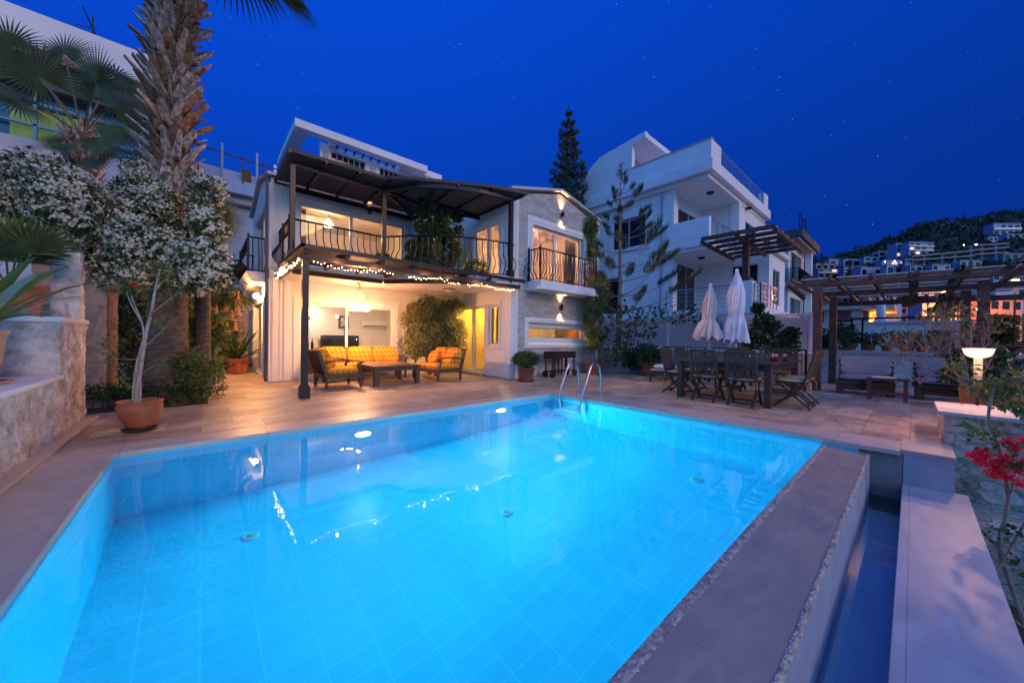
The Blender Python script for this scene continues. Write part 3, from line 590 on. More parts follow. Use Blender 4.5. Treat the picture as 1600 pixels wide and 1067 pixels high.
def railing(path, parent, name='railing', spacing=.135, z0=2.80, z1=3.64, posts=(), belly=.15, out_=1):
    b = MB(); P_ = [V((p[0], p[1], 0)) for p in path]; acc = 0
    b.tube([(p.x, p.y, z1) for p in P_], .022, IRON, 8); b.tube([(p.x, p.y, z0) for p in P_], .014, IRON, 6)
    rl = part(b, name, parent) if parent.type == 'EMPTY' else b.build(name, parent)
    b2 = MB(); nxt = spacing/2
    for i in range(len(P_)-1):
        a, c_ = P_[i], P_[i+1]; Ls = (c_-a).length; d = (c_-a)/max(Ls, 1e-6); nr = V((d.y, -d.x, 0))*out_
        while nxt <= acc+Ls:
            q = a+d*(nxt-acc); baluster(b2, (q.x, q.y), (nr.x, nr.y), z0, z1, belly=belly); nxt += spacing
        acc += Ls
    b2.build('balusters', rl)
    for p in posts:
        b3 = MB(); b3.box(p[0]-.022, p[0]+.022, p[1]-.022, p[1]+.022, z0-.04, z1+.02, IRON); b3.lathe([(.001, .075), (.02, .06), (.03, .035), (.012, .0)], (p[0], p[1], z1+.02), IRON, 10); b3.build('rail_post', rl)
    return rl
railing([(1.40, WY-.1), (1.40, 8.88)]+[(p[0]+.02, p[1]+.02) for p in cpts[4:]], bal, posts=((1.40, 8.88), (1.40, 9.7), (6.2, 7.14)), spacing=.15)
b = MB(); b.prism([(7.03, 6.80), (9.72, 6.80), (9.72, FY), (7.03, FY)], 2.60, ZF, TRIM, 'z'); b.box(6.98, 9.77, 6.75, FY, 2.50, 2.60, TRIM); b2_ = part(b, 'balcony', vil, bevel=.01)
railing([(7.02, FY), (7.02, 6.83), (9.62, 6.83), (9.62, FY)], b2_, posts=((7.02, 6.83), (7.02, 7.28), (9.62, 6.83), (9.62, 7.28)), spacing=.118)
b = MB(); b.prism([(.84, 2.76), (LX, 2.76), (LX, 2.5), (.96, 2.5), (.92, 2.58)], 11.2, 13.9, TRIM, 'y'); b3_ = part(b, 'balcony', vil)
bpy.context.view_layer.update()
railing([(LX, 13.85), (.88, 13.85), (.88, 11.25), (LX, 11.25)], b3_, posts=((.88, 11.25), (.88, 13.85)), spacing=.13)
# interior shells (rooms seen through the glass)
IW = mat('room_wall_warm', (0.74, 0.66, 0.56), 0.9); IW2 = mat('room_wall_cream', (0.80, 0.74, 0.66), 0.9); IWY = mat('room_wall_yellow', (0.90, 0.70, 0.24), 0.9)
b = MB(); b.box(LX+.2, SX+.2, WY+.22, BK, -.02, .02, PARQ); b.box(LX+.2, SX, WY+.22, BK, 2.50, 2.56, CEIL); b.box(LX+.2, 10.3, BK-.06, BK, .02, 2.5, IW2); b.box(5.6, 5.66, WY+.22, BK-.06, .02, 2.5, IW2)
part(b, 'living_room', vil)
b = MB(); b.box(LX+.2, 6.4, WY+.22, BK, 2.72, 2.80, PARQ); b.box(LX+.2, 6.4, WY+.22, BK, 4.9, 4.96, CEIL); b.box(LX+.2, 10.3, BK-.06, BK, 2.8, 4.9, IW); b.box(5.3, 5.36, WY+.22, BK-.06, 2.8, 4.9, IW)
part(b, 'bedroom', vil)
b = MB(); b.box(SX+.2, 10.3, FY+.2, WY+.22, -.02, .03, PARQ); b.box(SX+.2, 10.3, FY+.2, WY+.22, 2.5, 2.56, CEIL); b.box(SX+.2, 10.3, WY+.16, WY+.22, .03, 2.5, IWY); b.box(10.22, 10.3, FY+.2, WY+.16, .03, 2.5, IW2)
part(b, 'kitchen', vil)
b = MB(); b.box(SX+.2, 10.3, FY+.2, WY+.22, 2.74, 2.80, PARQ); b.box(SX+.2, 10.3, FY+.2, WY+.22, 4.9, 4.96, CEIL); b.box(SX+.2, 10.3, WY+.16, WY+.22, 2.8, 4.9, IW); b.box(10.22, 10.3, FY+.2, WY+.16, 2.8, 4.9, IW)
part(b, 'upper_room', vil)
# kitchen worktop and cupboards seen through the slot window, wardrobe seen through the door
ku = thing('kitchen_units', 'cream kitchen units with a grey splashback inside the slot window', 'kitchen units', (10, 9, 0))
y0, y1 = onX(888, 520, 10.2)[1], onX(867, 520, 10.2)[1]
b = MB(); b.box(9.6, 10.2, FY+.25, 10.45, .03, 1.02, IW2); b.box(9.56, 10.21, FY+.22, 10.47, 1.02, 1.06, mat('dark_worktop', (0.08, 0.07, 0.07), 0.3)); part(b, 'base_cabinet', ku)
b = MB(); b.box(10.19, 10.22, y0, y1, 1.06, 1.75, mat('grey_splashback', (0.12, 0.11, 0.10), 0.4)); part(b, 'splashback', ku); b = MB(); b.box(10.0, 10.2, (y0+y1)/2-.15, (y0+y1)/2+.15, 1.06, 1.22, IRON); part(b, 'cooker', ku)
y2, y3 = onX(901, 520, 10.1)[1], onX(890, 520, 10.1)[1]
b = MB(); b.box(10.02, 10.2, y2, y3, 1.14, 1.42, mat('orange_cupboard', (0.75, 0.28, 0.05), 0.6)); part(b, 'orange_cupboard', ku)
yt = onX(859, 522, 9.8)[1]; b = MB(); b.tube([(9.8, yt, 1.06), (9.8, yt, 1.36), (9.76, yt, 1.4), (9.68, yt, 1.38)], .014, IRON, 8); part(b, 'tap', ku)
# ================================================================== LOWER PERGOLA
lp = thing('pergola', 'dark brown steel pergola over the patio, held by one square post', 'pergola', (3.9, 7.2, 0))
b = MB(); b.box(1.33, 1.43, 7.13, 7.23, .22, 2.5, POST); pst = part(b, 'post', lp, bevel=.004)
b = MB(); b.prism([(1.30, 7.10), (1.46, 7.10), (1.46, 7.26), (1.30, 7.26)], 0, .2, POST); b.add([(1.30, 7.10, .2), (1.46, 7.10, .2), (1.46, 7.26, .2), (1.30, 7.26, .2), (1.33, 7.13, .25), (1.43, 7.13, .25), (1.43, 7.23, .25), (1.33, 7.23, .25)], [(0, 1, 5, 4), (1, 2, 6, 5), (2, 3, 7, 6), (3, 0, 4, 7)], POST); b.build('post_base', pst)
b = MB(); b.box(1.33, 6.55, 7.13, 7.23, 2.48, 2.58, POST); part(b, 'beam', lp)
b = MB(); b.box(1.33, 1.43, 7.23, 10.2, 2.48, 2.58, POST); part(b, 'beam', lp)
b = MB(); b.box(1.43, 3.35, 8.70, 8.78, 2.44, 2.54, POST)
cin = [(p[0], p[1]-.14) for p in cpts if p[0] > 3.3]
for i in range(len(cin)-1): b.bar((*cin[i], 2.49), (*cin[i+1], 2.49), .06, .1, POST)
part(b, 'beam', lp)
def yfront(x):
    if x <= 3.3: return 8.8
    for i in range(len(cpts)-1):
        if cpts[i][0] <= x <= cpts[i+1][0]:
            t = (x-cpts[i][0])/max(1e-6, cpts[i+1][0]-cpts[i][0]); return cpts[i][1]*(1-t)+cpts[i+1][1]*t
    return 7.12
for k in range(8):
    x = 1.38+k*.68
    if yfront(x)-7.2 > .15:
        b = MB(); b.box(x-.03, x+.03, 7.05, yfront(x)-.1, 2.585, 2.655, POST); part(b, 'rafter', lp)
    else:
        b = MB(); b.box(x-.03, x+.03, 7.05, 7.22, 2.585, 2.655, POST); part(b, 'rafter', lp)
b = MB(); y = 7.03
while y < 8.7:
    x1 = 6.62
    for i in range(len(cpts)-1):
        if cpts[i+1][1] < y+.12 <= cpts[i][1] and cpts[i][0] > 3.2: x1 = cpts[i][0]-.02; break
    b.box(1.28, x1, y, y+.055, 2.66, 2.70, SLAT); y += .085
b.box(1.28, 1.34, 7.0, 9.6, 2.66, 2.72, POST); b.box(1.28, 6.62, 7.0, 7.03, 2.64, 2.72, POST)
part(b, 'slat_roof', lp)
# ================================================================== UPPER PERGOLA
up = thing('pergola', 'dark slatted pergola with an arched front over the upper balcony', 'pergola', (3.9, 8.8, ZF))
for (x, y) in ((1.44, 8.80), (3.42, 8.82), (6.16, 7.10)):
    b = MB(); b.box(x-.05, x+.05, y-.05, y+.05, ZF, 4.76, POST); po = part(b, 'post', up, bevel=.004)
    b = MB(); b.box(x-.08, x+.08, y-.08, y+.08, ZF, ZF+.16, POST); b.build('post_base', po)
OUT = [(1.34, 10.3), (1.34, 8.48), (3.26, 8.40)]+[(q.x, q.y) for q in catmull([(3.30, 8.34), (3.72, 8.02), (4.12, 7.78), (4.95, 7.30), (5.6, 6.96), (6.42, 6.72)], 5)][1:]+[(6.42, 8.9)]
HOLE = [(6.4+1.5*math.cos(a), 10.35+1.5*math.sin(a)) for a in np.linspace(-math.pi/2, -math.pi, 12)]
def bm_line(pts, z, w, h, nm='beam', par=up, m=POST):
    b = MB()
    for i in range(len(pts)-1): b.bar((*pts[i], z), (*pts[i+1], z), w, h, m)
    return part(b, nm, par)
FR = [(3.42, 8.82)]+[(q.x, q.y) for q in catmull([(3.42, 8.82), (3.91, 8.12), (4.35, 7.72), (4.78, 7.46), (5.4, 7.18), (6.16, 7.05)], 4)][1:]
bm_line([(1.44, 8.8), (3.42, 8.82)], 4.81, .07, .1); bm_line([(3.42, 8.82), (4.95, 10.28)], 4.81, .07, .1); bm_line(FR, 4.82, .07, .1); bm_line([(1.30, 10.30), (4.9, 10.30)], 4.80, .07, .1)
bm_line(HOLE, 4.80, .06, .1); bm_line([(1.32, 8.4), (1.32, 10.3)], 4.87, .05, .06); bm_line([(6.33, 6.8), (6.33, 8.85)], 4.87, .05, .06)
bm_line([(3.42, 8.82), (5.34, 9.29)], 4.81, .06, .08); bm_line([(4.3, 7.78), (5.0, 9.9)], 4.83, .05, .06, 'rafter')
for x in (2.0, 2.7, 3.42): bm_line([(x, 8.4), (x, 10.3)], 4.87, .05, .06, 'rafter')
for (a, c_) in (((3.9, 8.0), (4.0, 10.3)), ((4.7, 7.4), (4.95, 9.9)), ((5.5, 7.0), (5.55, 9.1)), ((4.4, 8.9), (6.35, 8.85))): bm_line([a, c_], 4.87, .05, .06, 'rafter')
def xs_at(poly, y):
    r = []
    for i in range(len(poly)):
        a, c_ = poly[i], poly[(i+1) % len(poly)]
        if (a[1] <= y) != (c_[1] <= y): r.append(a[0]+(c_[0]-a[0])*(y-a[1])/(c_[1]-a[1]))
    return sorted(r)
poly = OUT+HOLE+[(4.9, 10.3)]
b = MB(); y = 6.78
while y < 10.28:
    q = xs_at(poly, y+.02)
    for i in range(0, len(q)-1, 2):
        if q[i+1]-q[i] > .05: b.box(q[i], q[i+1]+RNG.uniform(-.01, .03), y, y+.042, 4.905, 4.94, SLAT)
    y += .078
part(b, 'slat_roof', up)
b = MB()
for i in range(1, len(OUT)-2): b.bar((*OUT[i], 4.925), (*OUT[i+1], 4.925), .035, .075, SLAT)
part(b, 'edge_board', up)
# ================================================================== LAMPS ON THE HOUSE
def updown(x, y, z, lab, face=(0, -1, 0), col=(1, .46, .15), p=14):
    f = V(face); c_ = V((x, y, z))+f*.09
    t = thing('wall_sconce', lab, 'wall lamp', (x, y, z), group='up and down lamps on the house walls')
    b = MB(); b.tube([tuple(c_+V((0, 0, -.09))), tuple(c_+V((0, 0, .09)))], .045, IRON, 16, cap=False); b.bar(tuple(V((x, y, z))), tuple(c_), .05, .05, IRON); body = part(b, 'lamp_body', t)
    b = MB(); b.disc(tuple(c_+V((0, 0, .06))), .042, LAMPW, 16); b.disc(tuple(c_+V((0, 0, -.06))), .042, LAMPW, 16, -1); b.build('bulb', body)
    for s_ in (1, -1):
        plight(t, 'SPOT', 'sconce_light', tuple(c_+V((0, 0, .1*s_))-f*.02), p*2.0, col, target=tuple(c_+V((0, 0, 3*s_))-f*.16), spot_size=R(76), spot_blend=1.0, shadow_soft_size=.02)
    return t
updown(8.47, FY, 2.12, 'black up and down lamp on the stone wall under the small balcony', p=26)
updown(8.47, FY, 5.02, 'black up and down lamp high in the stone gable', p=22)
u3 = updown(3.55, WY-.07, 4.66, 'wall lamp under the upper pergola above the balcony window', p=12)
t = thing('wall_lamp', 'round glowing wall lamp under the side balcony', 'wall lamp', (LX, 11.9, 2.2))
b = MB(); b.ball((LX-.13, 11.9, 2.2), .085, emi('globe_lamp', (1, .68, .3), 5), 16, 10); part(b, 'globe', t); b = MB(); b.bar((LX, 11.9, 2.2), (LX-.08, 11.9, 2.2), .09, .09, IRON); part(b, 'bracket', t)
plight(t, 'POINT', 'globe_light', (LX-.22, 11.78, 2.10), 120, (1, .44, .12), shadow_soft_size=.02)
# round ceiling light (unlit) and beaded chandelier
t = thing('ceiling_light', 'round unlit ceiling light on the soffit above the ficus', 'ceiling light', (5.3, 8.75, 2.5))
b = MB(); b.lathe([(.15, 0), (.15, -.03), (.12, -.075), (.05, -.10), (.001, -.105)], (5.3, 8.75, 2.51), mat('opal_glass', (0.7, 0.62, 0.52), 0.3), 24); part(b, 'glass_bowl', t)
b = MB(); b.lathe([(.17, 0), (.17, -.02), (.15, -.022)], (5.3, 8.75, 2.51), IRON, 24); part(b, 'rim', t)
CX, CY = 3.05, 9.42
t = thing('chandelier', 'lit beaded chandelier with curled glass arms hanging over the sofa', 'chandelier', (CX, CY, 2.5))
b = MB(); b.lathe([(.001, 0), (.09, 0), (.07, -.03), (.02, -.05), (.001, -.05)], (CX, CY, 2.51), TRIM, 16); b.tube([(CX, CY, 2.46), (CX, CY, 2.36)], .008, IRON, 6); part(b, 'ceiling_rose', t)
b = MB()
BEAD = mat('glass_bead', (0.85, 0.75, 0.6), 0.15, emit=(1, .55, .22), estr=.25); BRASS = mat('brass', (0.4, 0.22, 0.07), 0.3, metal=1)
for (z, r) in ((2.37, .045), (2.31, .065), (2.25, .085), (2.19, .105), (2.12, .14), (2.06, .19), (2.0, .23)):
    n_ = max(8, int(r*110)); b.tube([(CX+r*math.cos(a), CY+r*math.sin(a), z) for a in np.linspace(0, 2*math.pi, 25)], .006, BRASS, 5, cap=False)
    for k in range(n_):
        a = 2*math.pi*k/n_; b.ball((CX+r*math.cos(a), CY+r*math.sin(a), z-.022), .013, BEAD, 6, 4)
part(b, 'beaded_frame', t)
b = MB()
for k in range(18):
    a = 2*math.pi*k/18; p = [(CX+r*math.cos(a), CY+r*math.sin(a), z) for r, z in ((.22, 1.99), (.27, 1.93), (.28, 1.85), (.23, 1.79), (.15, 1.79), (.1, 1.84))]
    b.tube([tuple(q) for q in catmull(p, 3)], .006, mat('clear_arm', (0.9, 0.85, 0.75), 0.08, emit=(1, .6, .3), estr=.18), 5)
part(b, 'curled_arms', t)
b = MB(); b.ball((CX, CY, 2.22), .03, emi('filament', (1, .6, .25), 3), 10, 6); b.ball((CX, CY, 2.06), .035, emi('filament', (1, .6, .25), 3), 10, 6); part(b, 'bulb', t)
plight(t, 'POINT', 'chandelier_light', (CX, CY, 1.72), 118, (1, .42, .18), shadow_soft_size=.03)
plight(t, 'POINT', 'chandelier_light', (CX, CY, 2.15), 1.5, (1, .50, .19), shadow_soft_size=.02)
# fairy lights along the lower pergola
sl = thing('string_lights', 'string of warm fairy lights looped along the lower pergola beams', 'fairy lights', (3.9, 7.2, 2.45))
pts = []
xx = 1.5
while xx < 6.35:
    seg = (xx-1.5) % 1.25; pts.append((xx, 7.10+RNG.uniform(-.025, .02), 2.45-.07*math.sin(math.pi*seg/1.25)+RNG.uniform(-.03, .03))); xx += .058
side = []
yy = 7.3
while yy < 9.9: side.append((1.30+RNG.uniform(-.02, .02), yy, 2.50-.05*abs(math.sin(yy*3))+RNG.uniform(-.03, .03))); yy += .075
clus = [(1.31+RNG.uniform(-.07, .03), 9.2+RNG.uniform(-.5, .5), 2.52+RNG.uniform(-.05, .05)) for _ in range(26)]
b = MB(); b.tube(pts, .0035, IRON, 4, cap=False); b.tube(side, .0035, IRON, 4, cap=False); part(b, 'cable', sl)
allb = pts+side+clus; random.shuffle(allb)
gap = [p for p in allb if not (2.95 < p[0] < 3.25 or 4.6 < p[0] < 4.78)]
bb = MB(); bb.ball((0, 0, 0), .0078, BULB, 6, 4); proto = bb.build('bulb', sl); me = proto.data; proto.location = V(gap[0])-V(sl.location)
for p in gap[1:96]:
    o = bpy.data.objects.new('bulb', me); COL.objects.link(o); o.parent = sl; o.location = V(p)-V(sl.location)
bb = MB()
for p in gap[96:]: bb.ball(p, .0078, BULB, 6, 4)
part(bb, 'bulb_run', sl, kind='stuff')
for x in (1.9, 2.6, 3.7, 4.3, 5.1, 5.8): plight(sl, 'POINT', 'fairy_glow', (x, 7.05, 2.46), 3.4, (1, .50, .18), shadow_soft_size=.012)
for y in (7.6, 8.4): plight(sl, 'POINT', 'fairy_glow', (1.27, y, 2.45), 3.4, (1, .50, .18), shadow_soft_size=.012)
plight(sl, 'POINT', 'fairy_glow', (1.22, 9.2, 2.46), 8, (1, .48, .15), shadow_soft_size=.012)
# ---------------- things inside the rooms
def inside_light(name, lab, x, y, z, zc, power, col, soft=.12, shade=.16):
    t = thing(name, lab, 'pendant lamp', (x, y, z))
    b = MB(); b.tube([(x, y, zc), (x, y, z+.16)], .006, IRON, 6); part(b, 'flex', t)
    b = MB(); b.lathe([(.03, .17), (.05, .15), (shade*.7, .06), (shade, -.03)], (x, y, z), mat('shade_glow', (0.9, 0.85, 0.75), 0.5, emit=(1, .72, .40), estr=.9), 20); part(b, 'lamp_shade', t)
    b = MB(); b.ball((x, y, z-.02), .05, LAMPW, 10, 8); part(b, 'bulb', t)
    plight(t, 'POINT', 'pendant_light', (x, y, z-.12), power, col, shadow_soft_size=.03); plight(t, 'POINT', 'pendant_light', (x, y, z+.22), power*.55, col, shadow_soft_size=.02)
q = onY(514, 352, 11.6)
inside_light('pendant_lamp', 'small lit pendant lamp in the upstairs bedroom window', q[0], 11.6, q[2], 4.9, 58, (1, .56, .30))
inside_light('pendant_lamp', 'lit pendant lamp inside the upper gable room', 8.3, 8.9, 4.3, 4.9, 440, (1, .54, .30))
inside_light('pendant_lamp', 'lit pendant lamp over the kitchen units', 8.6, 9.0, 2.1, 2.5, 60, (1, .62, .34))
inside_light('pendant_lamp', 'lit pendant lamp in the hall behind the lower glass door', 7.5, 9.6, 2.15, 2.5, 330, (1, .56, .12))
t = thing('uplighter', 'small up and down lamp on the living room wall', 'wall lamp', (1.9, 14, 1.85))
q = onY(490, 497, 14.05)
b = MB(); b.box(q[0]-.13, q[0]+.13, 13.95, 14.12, q[2]-.05, q[2]+.05, mat('lamp_grey', (0.3, 0.3, 0.3), 0.4)); part(b, 'lamp_body', t)
b = MB(); b.box(q[0]-.10, q[0]+.10, 13.97, 14.1, q[2]+.052, q[2]+.06, LAMPW); part(b, 'bulb', t)
plight(t, 'POINT', 'uplighter_glow', (q[0], 13.85, q[2]+.18), 4, (1, .80, .60), shadow_soft_size=.02)
plight(t, 'POINT', 'uplighter_glow', (q[0], 13.85, q[2]-.14), 3, (1, .80, .60), shadow_soft_size=.03)
t = thing('ceiling_lamp', 'flat glowing ceiling lamp inside the living room', 'ceiling lamp', (3.6, 12.2, 2.5))
b = MB(); b.lathe([(.22, 0), (.22, -.04), (.001, -.06)], (3.6, 12.2, 2.5), SHADE, 24); part(b, 'diffuser', t)
plight(t, 'AREA', 'ceiling_lamp_light', (3.6, 12.2, 2.42), 34, (1, .74, .50), target=(3.6, 12.2, 0), shape='DISK', size=.4)
BLACKG = mat('black_screen', (0.02, 0.018, 0.02), 0.12)
a, c_ = onY(502, 524, 13.9), onY(559, 548, 13.9); b = MB(); b.box(a[0], c_[0]+.02, 13.85, 13.93, .55, a[2], BLACKG); b.box(a[0]-.01, c_[0]+.03, 13.93, 13.97, .54, a[2]+.01, IRON)
b.build('television', label='large black flat television against the living room wall', cat='television')
a, c_ = onY(529, 493, 14.1), onY(541, 513, 14.1)
t = thing('picture_frame', 'small dark framed picture on the living room wall', 'picture', (a[0], 14.1, a[2]))
b = MB(); b.box(a[0], c_[0]+.08, 14.07, 14.13, c_[2], a[2], mat('dark_frame', (0.1, 0.06, 0.04), 0.5)); part(b, 'frame', t)
b = MB(); b.box(a[0]+.07, c_[0]+.01, 14.06, 14.072, c_[2]+.07, a[2]-.07, mat('print_paper', (0.45, 0.36, 0.26), 0.8, var=.6, vscale=9)); part(b, 'print', t)
a = onY(566, 501, 14.0); t = thing('air_conditioner', 'white wall mounted air conditioner inside the living room', 'air conditioner', (a[0], 14.0, a[2]))
b = MB(); b.box(a[0], a[0]+.95, 13.9, 14.13, a[2]-.24, a[2], TRIM); part(b, 'casing', t, bevel=.03); b = MB(); b.box(a[0]+.04, a[0]+.91, 13.89, 13.905, a[2]-.21, a[2]-.18, IRON); part(b, 'air_slot', t)
t = thing('shelf_unit', 'low wooden drawers with wine bottles behind the left armchair', 'drawers', (2.1, 11.2, .02))
b = MB(); b.box(1.9, 2.5, 11.0, 11.45, .02, .75, mat('light_wood', (0.35, 0.19, 0.09), 0.5, var=.2)); part(b, 'cabinet', t, bevel=.01)
for k in range(3): b = MB(); b.box(1.93, 2.47, 10.985, 11.0, .08+k*.22, .26+k*.22, mat('light_wood', (0, 0, 0))); part(b, 'drawer', t)
for k in range(4): x = 1.98+.12*k; b = MB(); b.lathe([(.001, 0), (.036, 0), (.036, .18), (.014, .24), (.013, .3), (.001, .3)], (x, 11.2, .75), mat('bottle_glass', (0.015, 0.02, 0.012), 0.1), 12); b.build('bottle', label='dark wine bottle on the drawers inside the window, '+['leftmost', 'second from the left', 'third from the left', 'rightmost'][k], cat='bottle', group='wine bottles on the drawers')
CURT = mat('curtain_cloth', (0.42, 0.27, 0.20), 0.9); CURTW = mat('sheer_curtain', (0.75, 0.68, 0.6), 0.9)
def curtain(ax, p, u0, u1, z0, z1, m, lab, amp=.03, k=9):
    b = MB(); n_ = 60; vs = []
    for i in range(n_+1):
        u = u0+(u1-u0)*i/n_; d = amp*math.sin(2*math.pi*k*i/n_)
        for z in (z0, z1): vs.append((u, p+d, z) if ax == 'y' else (p+d, u, z))
    b.add(vs, [(2*i, 2*i+2, 2*i+3, 2*i+1) for i in range(n_)], m, True); o = b.build('curtain', label=lab, cat='curtain')
    so = o.modifiers.new('t', 'SOLIDIFY'); so.thickness = .006; return o
curtain('y', WY+.32, 1.9, 2.06, 2.85, 4.46, CURT, 'brown gathered curtain at the left of the bedroom window')
curtain('y', FY+.32, 9.05, 9.6, 2.85, 4.42, CURTW, 'pale curtain at the right of the gable window')
curtain('y', WY+.32, 1.9, 2.1, .05, 1.95, CURTW, 'cream curtain at the left of the living room window')
curtain('x', SX+.3, 7.9, 8.3, .95, 2.05, mat('yellow_curtain', (0.8, 0.6, 0.12), 0.9), 'yellow curtain in the narrow window by the kitchen door')
curtain('x', LX+.28, 11.4, 12.3, .05, 2.0, CURTW, 'pale curtain behind the lower side door')
# upstairs bed
t = thing('bed', 'bed with a pale headboard inside the upstairs bedroom', 'bed', (3, 12.6, 2.8))
b = MB(); b.box(2.0, 3.9, 13.9, 14.0, 2.8, 3.85, mat('headboard', (0.4, 0.3, 0.24), 0.7)); part(b, 'headboard', t, bevel=.02); b = MB(); b.cushion(2.95, 12.9, 3.2, 1.8, 2.0, .4, CUSHW); part(b, 'mattress', t)
# ================================================================== PATIO FURNITURE
def seat_unit(name, lab, loc, rz, W_, cat, ncush, dark=False, group=None, throw=0):
    """local: front faces -y, width along x"""
    t = thing(name, lab, cat, loc, rz, group); D_ = .78
    for (sx_, sy_) in ((-1, -1), (1, -1), (-1, 1), (1, 1)):
        b = MB(); x, y = sx_*(W_/2-.035), sy_*(D_/2-.035)
        b.bar((x, y, 0), (x, y, .30 if sy_ < 0 else .34), .045, .045, DWOOD, up=(0, 1, 0), w2=.06, h2=.06)
        b.build('leg', t, bevel=.004)
    b = MB(); b.box(-W_/2, W_/2, -D_/2, -D_/2+.035, .22, .31, DWOOD); b.box(-W_/2, W_/2, D_/2-.035, D_/2, .22, .31, DWOOD); b.box(-W_/2, -W_/2+.035, -D_/2, D_/2, .22, .31, DWOOD); b.box(W_/2-.035, W_/2, -D_/2, D_/2, .22, .31, DWOOD); b.box(-W_/2+.03, W_/2-.03, -D_/2+.03, D_/2-.03, .27, .295, DWOOD)
    b.build('seat_frame', t, bevel=.004)
    b = MB(); yb, zt = D_/2+.13, .80
    b.bar((-W_/2, yb, zt), (W_/2, yb, zt), .05, .04, DWOOD)
    n_ = max(5, int(W_/.10))
    for k in range(n_): x = -W_/2+.05+(W_-.1)*k/(n_-1); b.bar((x, D_/2-.06, .28), (x, yb, zt), .035, .016, DWOOD, up=(1, 0, 0))
    for x in (-W_/2+.02, W_/2-.02): b.bar((x, D_/2-.05, .24), (x, yb, zt+.01), .05, .045, DWOOD, up=(1, 0, 0))
    b.build('backrest', t, bevel=.003)
    for s_ in (-1, 1):
        x = s_*(W_/2-.02); b = MB()
        pa = catmull([(x, D_/2+.06, .56), (x, .15, .60), (x, -.15, .60), (x, -D_/2-.02, .55)], 5)
        for i in range(len(pa)-1): b.bar(tuple(pa[i]), tuple(pa[i+1]+(pa[i+1]-pa[i])*.15), .06, .03, DWOOD)
        pc = catmull([(x, -D_/2+.02, .56), (x, -D_/2+.10, .48), (x, -D_/2+.06, .38), (x, -D_/2+.03, .30)], 4)
        for i in range(len(pc)-1): b.bar(tuple(pc[i]), tuple(pc[i+1]+(pc[i+1]-pc[i])*.2), .045, .045, DWOOD, up=(0, 1, 0))
        b.build('armrest', t)
    w = (W_-.1)/ncush
    for k in range(ncush):
        x = -W_/2+.05+w*(k+.5)
        b = MB(); b.cushion(x, -.03, .365, w-.01, D_-.06, .15, PLAID); b.build('seat_cushion', t)
        M = Matrix.Rotation(R(-14), 3, 'X'); b = MB(); b.cushion(x, D_/2-.05, .62, w-.02, .16, .46, PLAID, M); b.build('back_cushion', t)
    for k in range(throw):
        s_ = (1, -1)[k % 2]; M = Matrix.Rotation(R(-28), 3, 'X') @ Matrix.Rotation(R(12*s_), 3, 'Y'); b = MB(); b.cushion(s_*(W_/2-.24), D_/2-.22, .58, .40, .14, .38, PLAID, M); b.build('throw_cushion', t)
    return t
seat_unit('armchair', 'teak armchair with plaid cushions at the left end of the coffee table', (2.28, 8.42, 0), R(94), .78, 'armchair', 1, throw=1)
seat_unit('sofa', 'three seat teak sofa with bright yellow plaid cushions under the living room window', (3.22, 9.62, 0), R(-2), 2.1, 'sofa', 3, throw=1)
seat_unit('loveseat', 'two seat teak loveseat with orange plaid cushions in front of the ficus', (4.78, 8.5, 0), R(-84), 1.2, 'loveseat', 2, throw=2)
t = thing('coffee_table', 'low square teak coffee table between the plaid seats', 'coffee table', (3.45, 8.5, 0))
b = MB(); 
for k in range(9): b.box(2.88+.128*k, 2.88+.128*k+.122, 7.9, 9.1, .425, .455, DWOOD)
part(b, 'tabletop', t, bevel=.004)
b = MB(); b.box(2.92, 3.98, 7.95, 8.0, .33, .425, DWOOD); b.box(2.92, 3.98, 9.0, 9.05, .33, .425, DWOOD); b.box(2.92, 2.97, 8.0, 9.0, .33, .425, DWOOD); b.box(3.93, 3.98, 8.0, 9.0, .33, .425, DWOOD); part(b, 'apron', t)
for x in (2.9, 3.9):
    for y in (7.93, 8.97): b = MB(); b.box(x, x+.1, y, y+.1, 0, .42, DWOOD); part(b, 'leg', t, bevel=.005)
b = MB(); b.box(3.25, 3.75, 8.3, 8.62, .456, .468, mat('magazine', (0.4, 0.2, 0.08), 0.4, var=.5, vscale=9)); b.build('tray', label='thin wooden tray lying on the coffee table', cat='tray', bevel=.004)
# ================================================================== POTS BY THE HOUSE
def pot_plant(name, lab, cat, loc, r0, r1, h, m, fol, saucer=True, sm=SAUCER, group=None):
    t = thing(name, lab, cat, loc, group=group); b = MB(); pot(b, (0, 0, .015), r0, r1, h, m); b.build('pot', t)
    if saucer: b = MB(); b.lathe([(.001, 0), (r0*1.25, 0), (r0*1.42, .035), (r0*1.36, .035), (r0*1.2, .012)], (0, 0, .001), sm, 24); b.build('saucer', t)
    fol(t, h); return t
def f_round(t, h, cs=((0, 0, .24, .36, .2),), n=2600, L_=.05):
    b = MB()
    for (x, y, z, r, rz_) in cs:
        for m_, k in ((LEAF, .45), (LEAFL, .3), (LEAFD, .25)):
            p, d = blob_pts(int(n*k), (x, y, h+z), (r, r, rz_), .5); b.leaves(p, L_, L_*.45, m_, d, .8)
    for k in range(14): a = RNG.uniform(0, 6.28); b.tube([(0, 0, h-.06), (.12*math.cos(a), .12*math.sin(a), h+.12), (.25*math.cos(a), .25*math.sin(a), h+.22)], .006, BARK, 4, cap=False)
    b.build('foliage', t)
pot_plant('potted_shrub', 'round leafy shrub in a dark brown pot at the corner of the stone wall', 'pot plant', (6.42, 6.72, 0), .17, .22, .34, mat('brown_pot', (0.16, 0.07, 0.045), 0.7, var=.3), lambda t, h: f_round(t, h, n=4200))
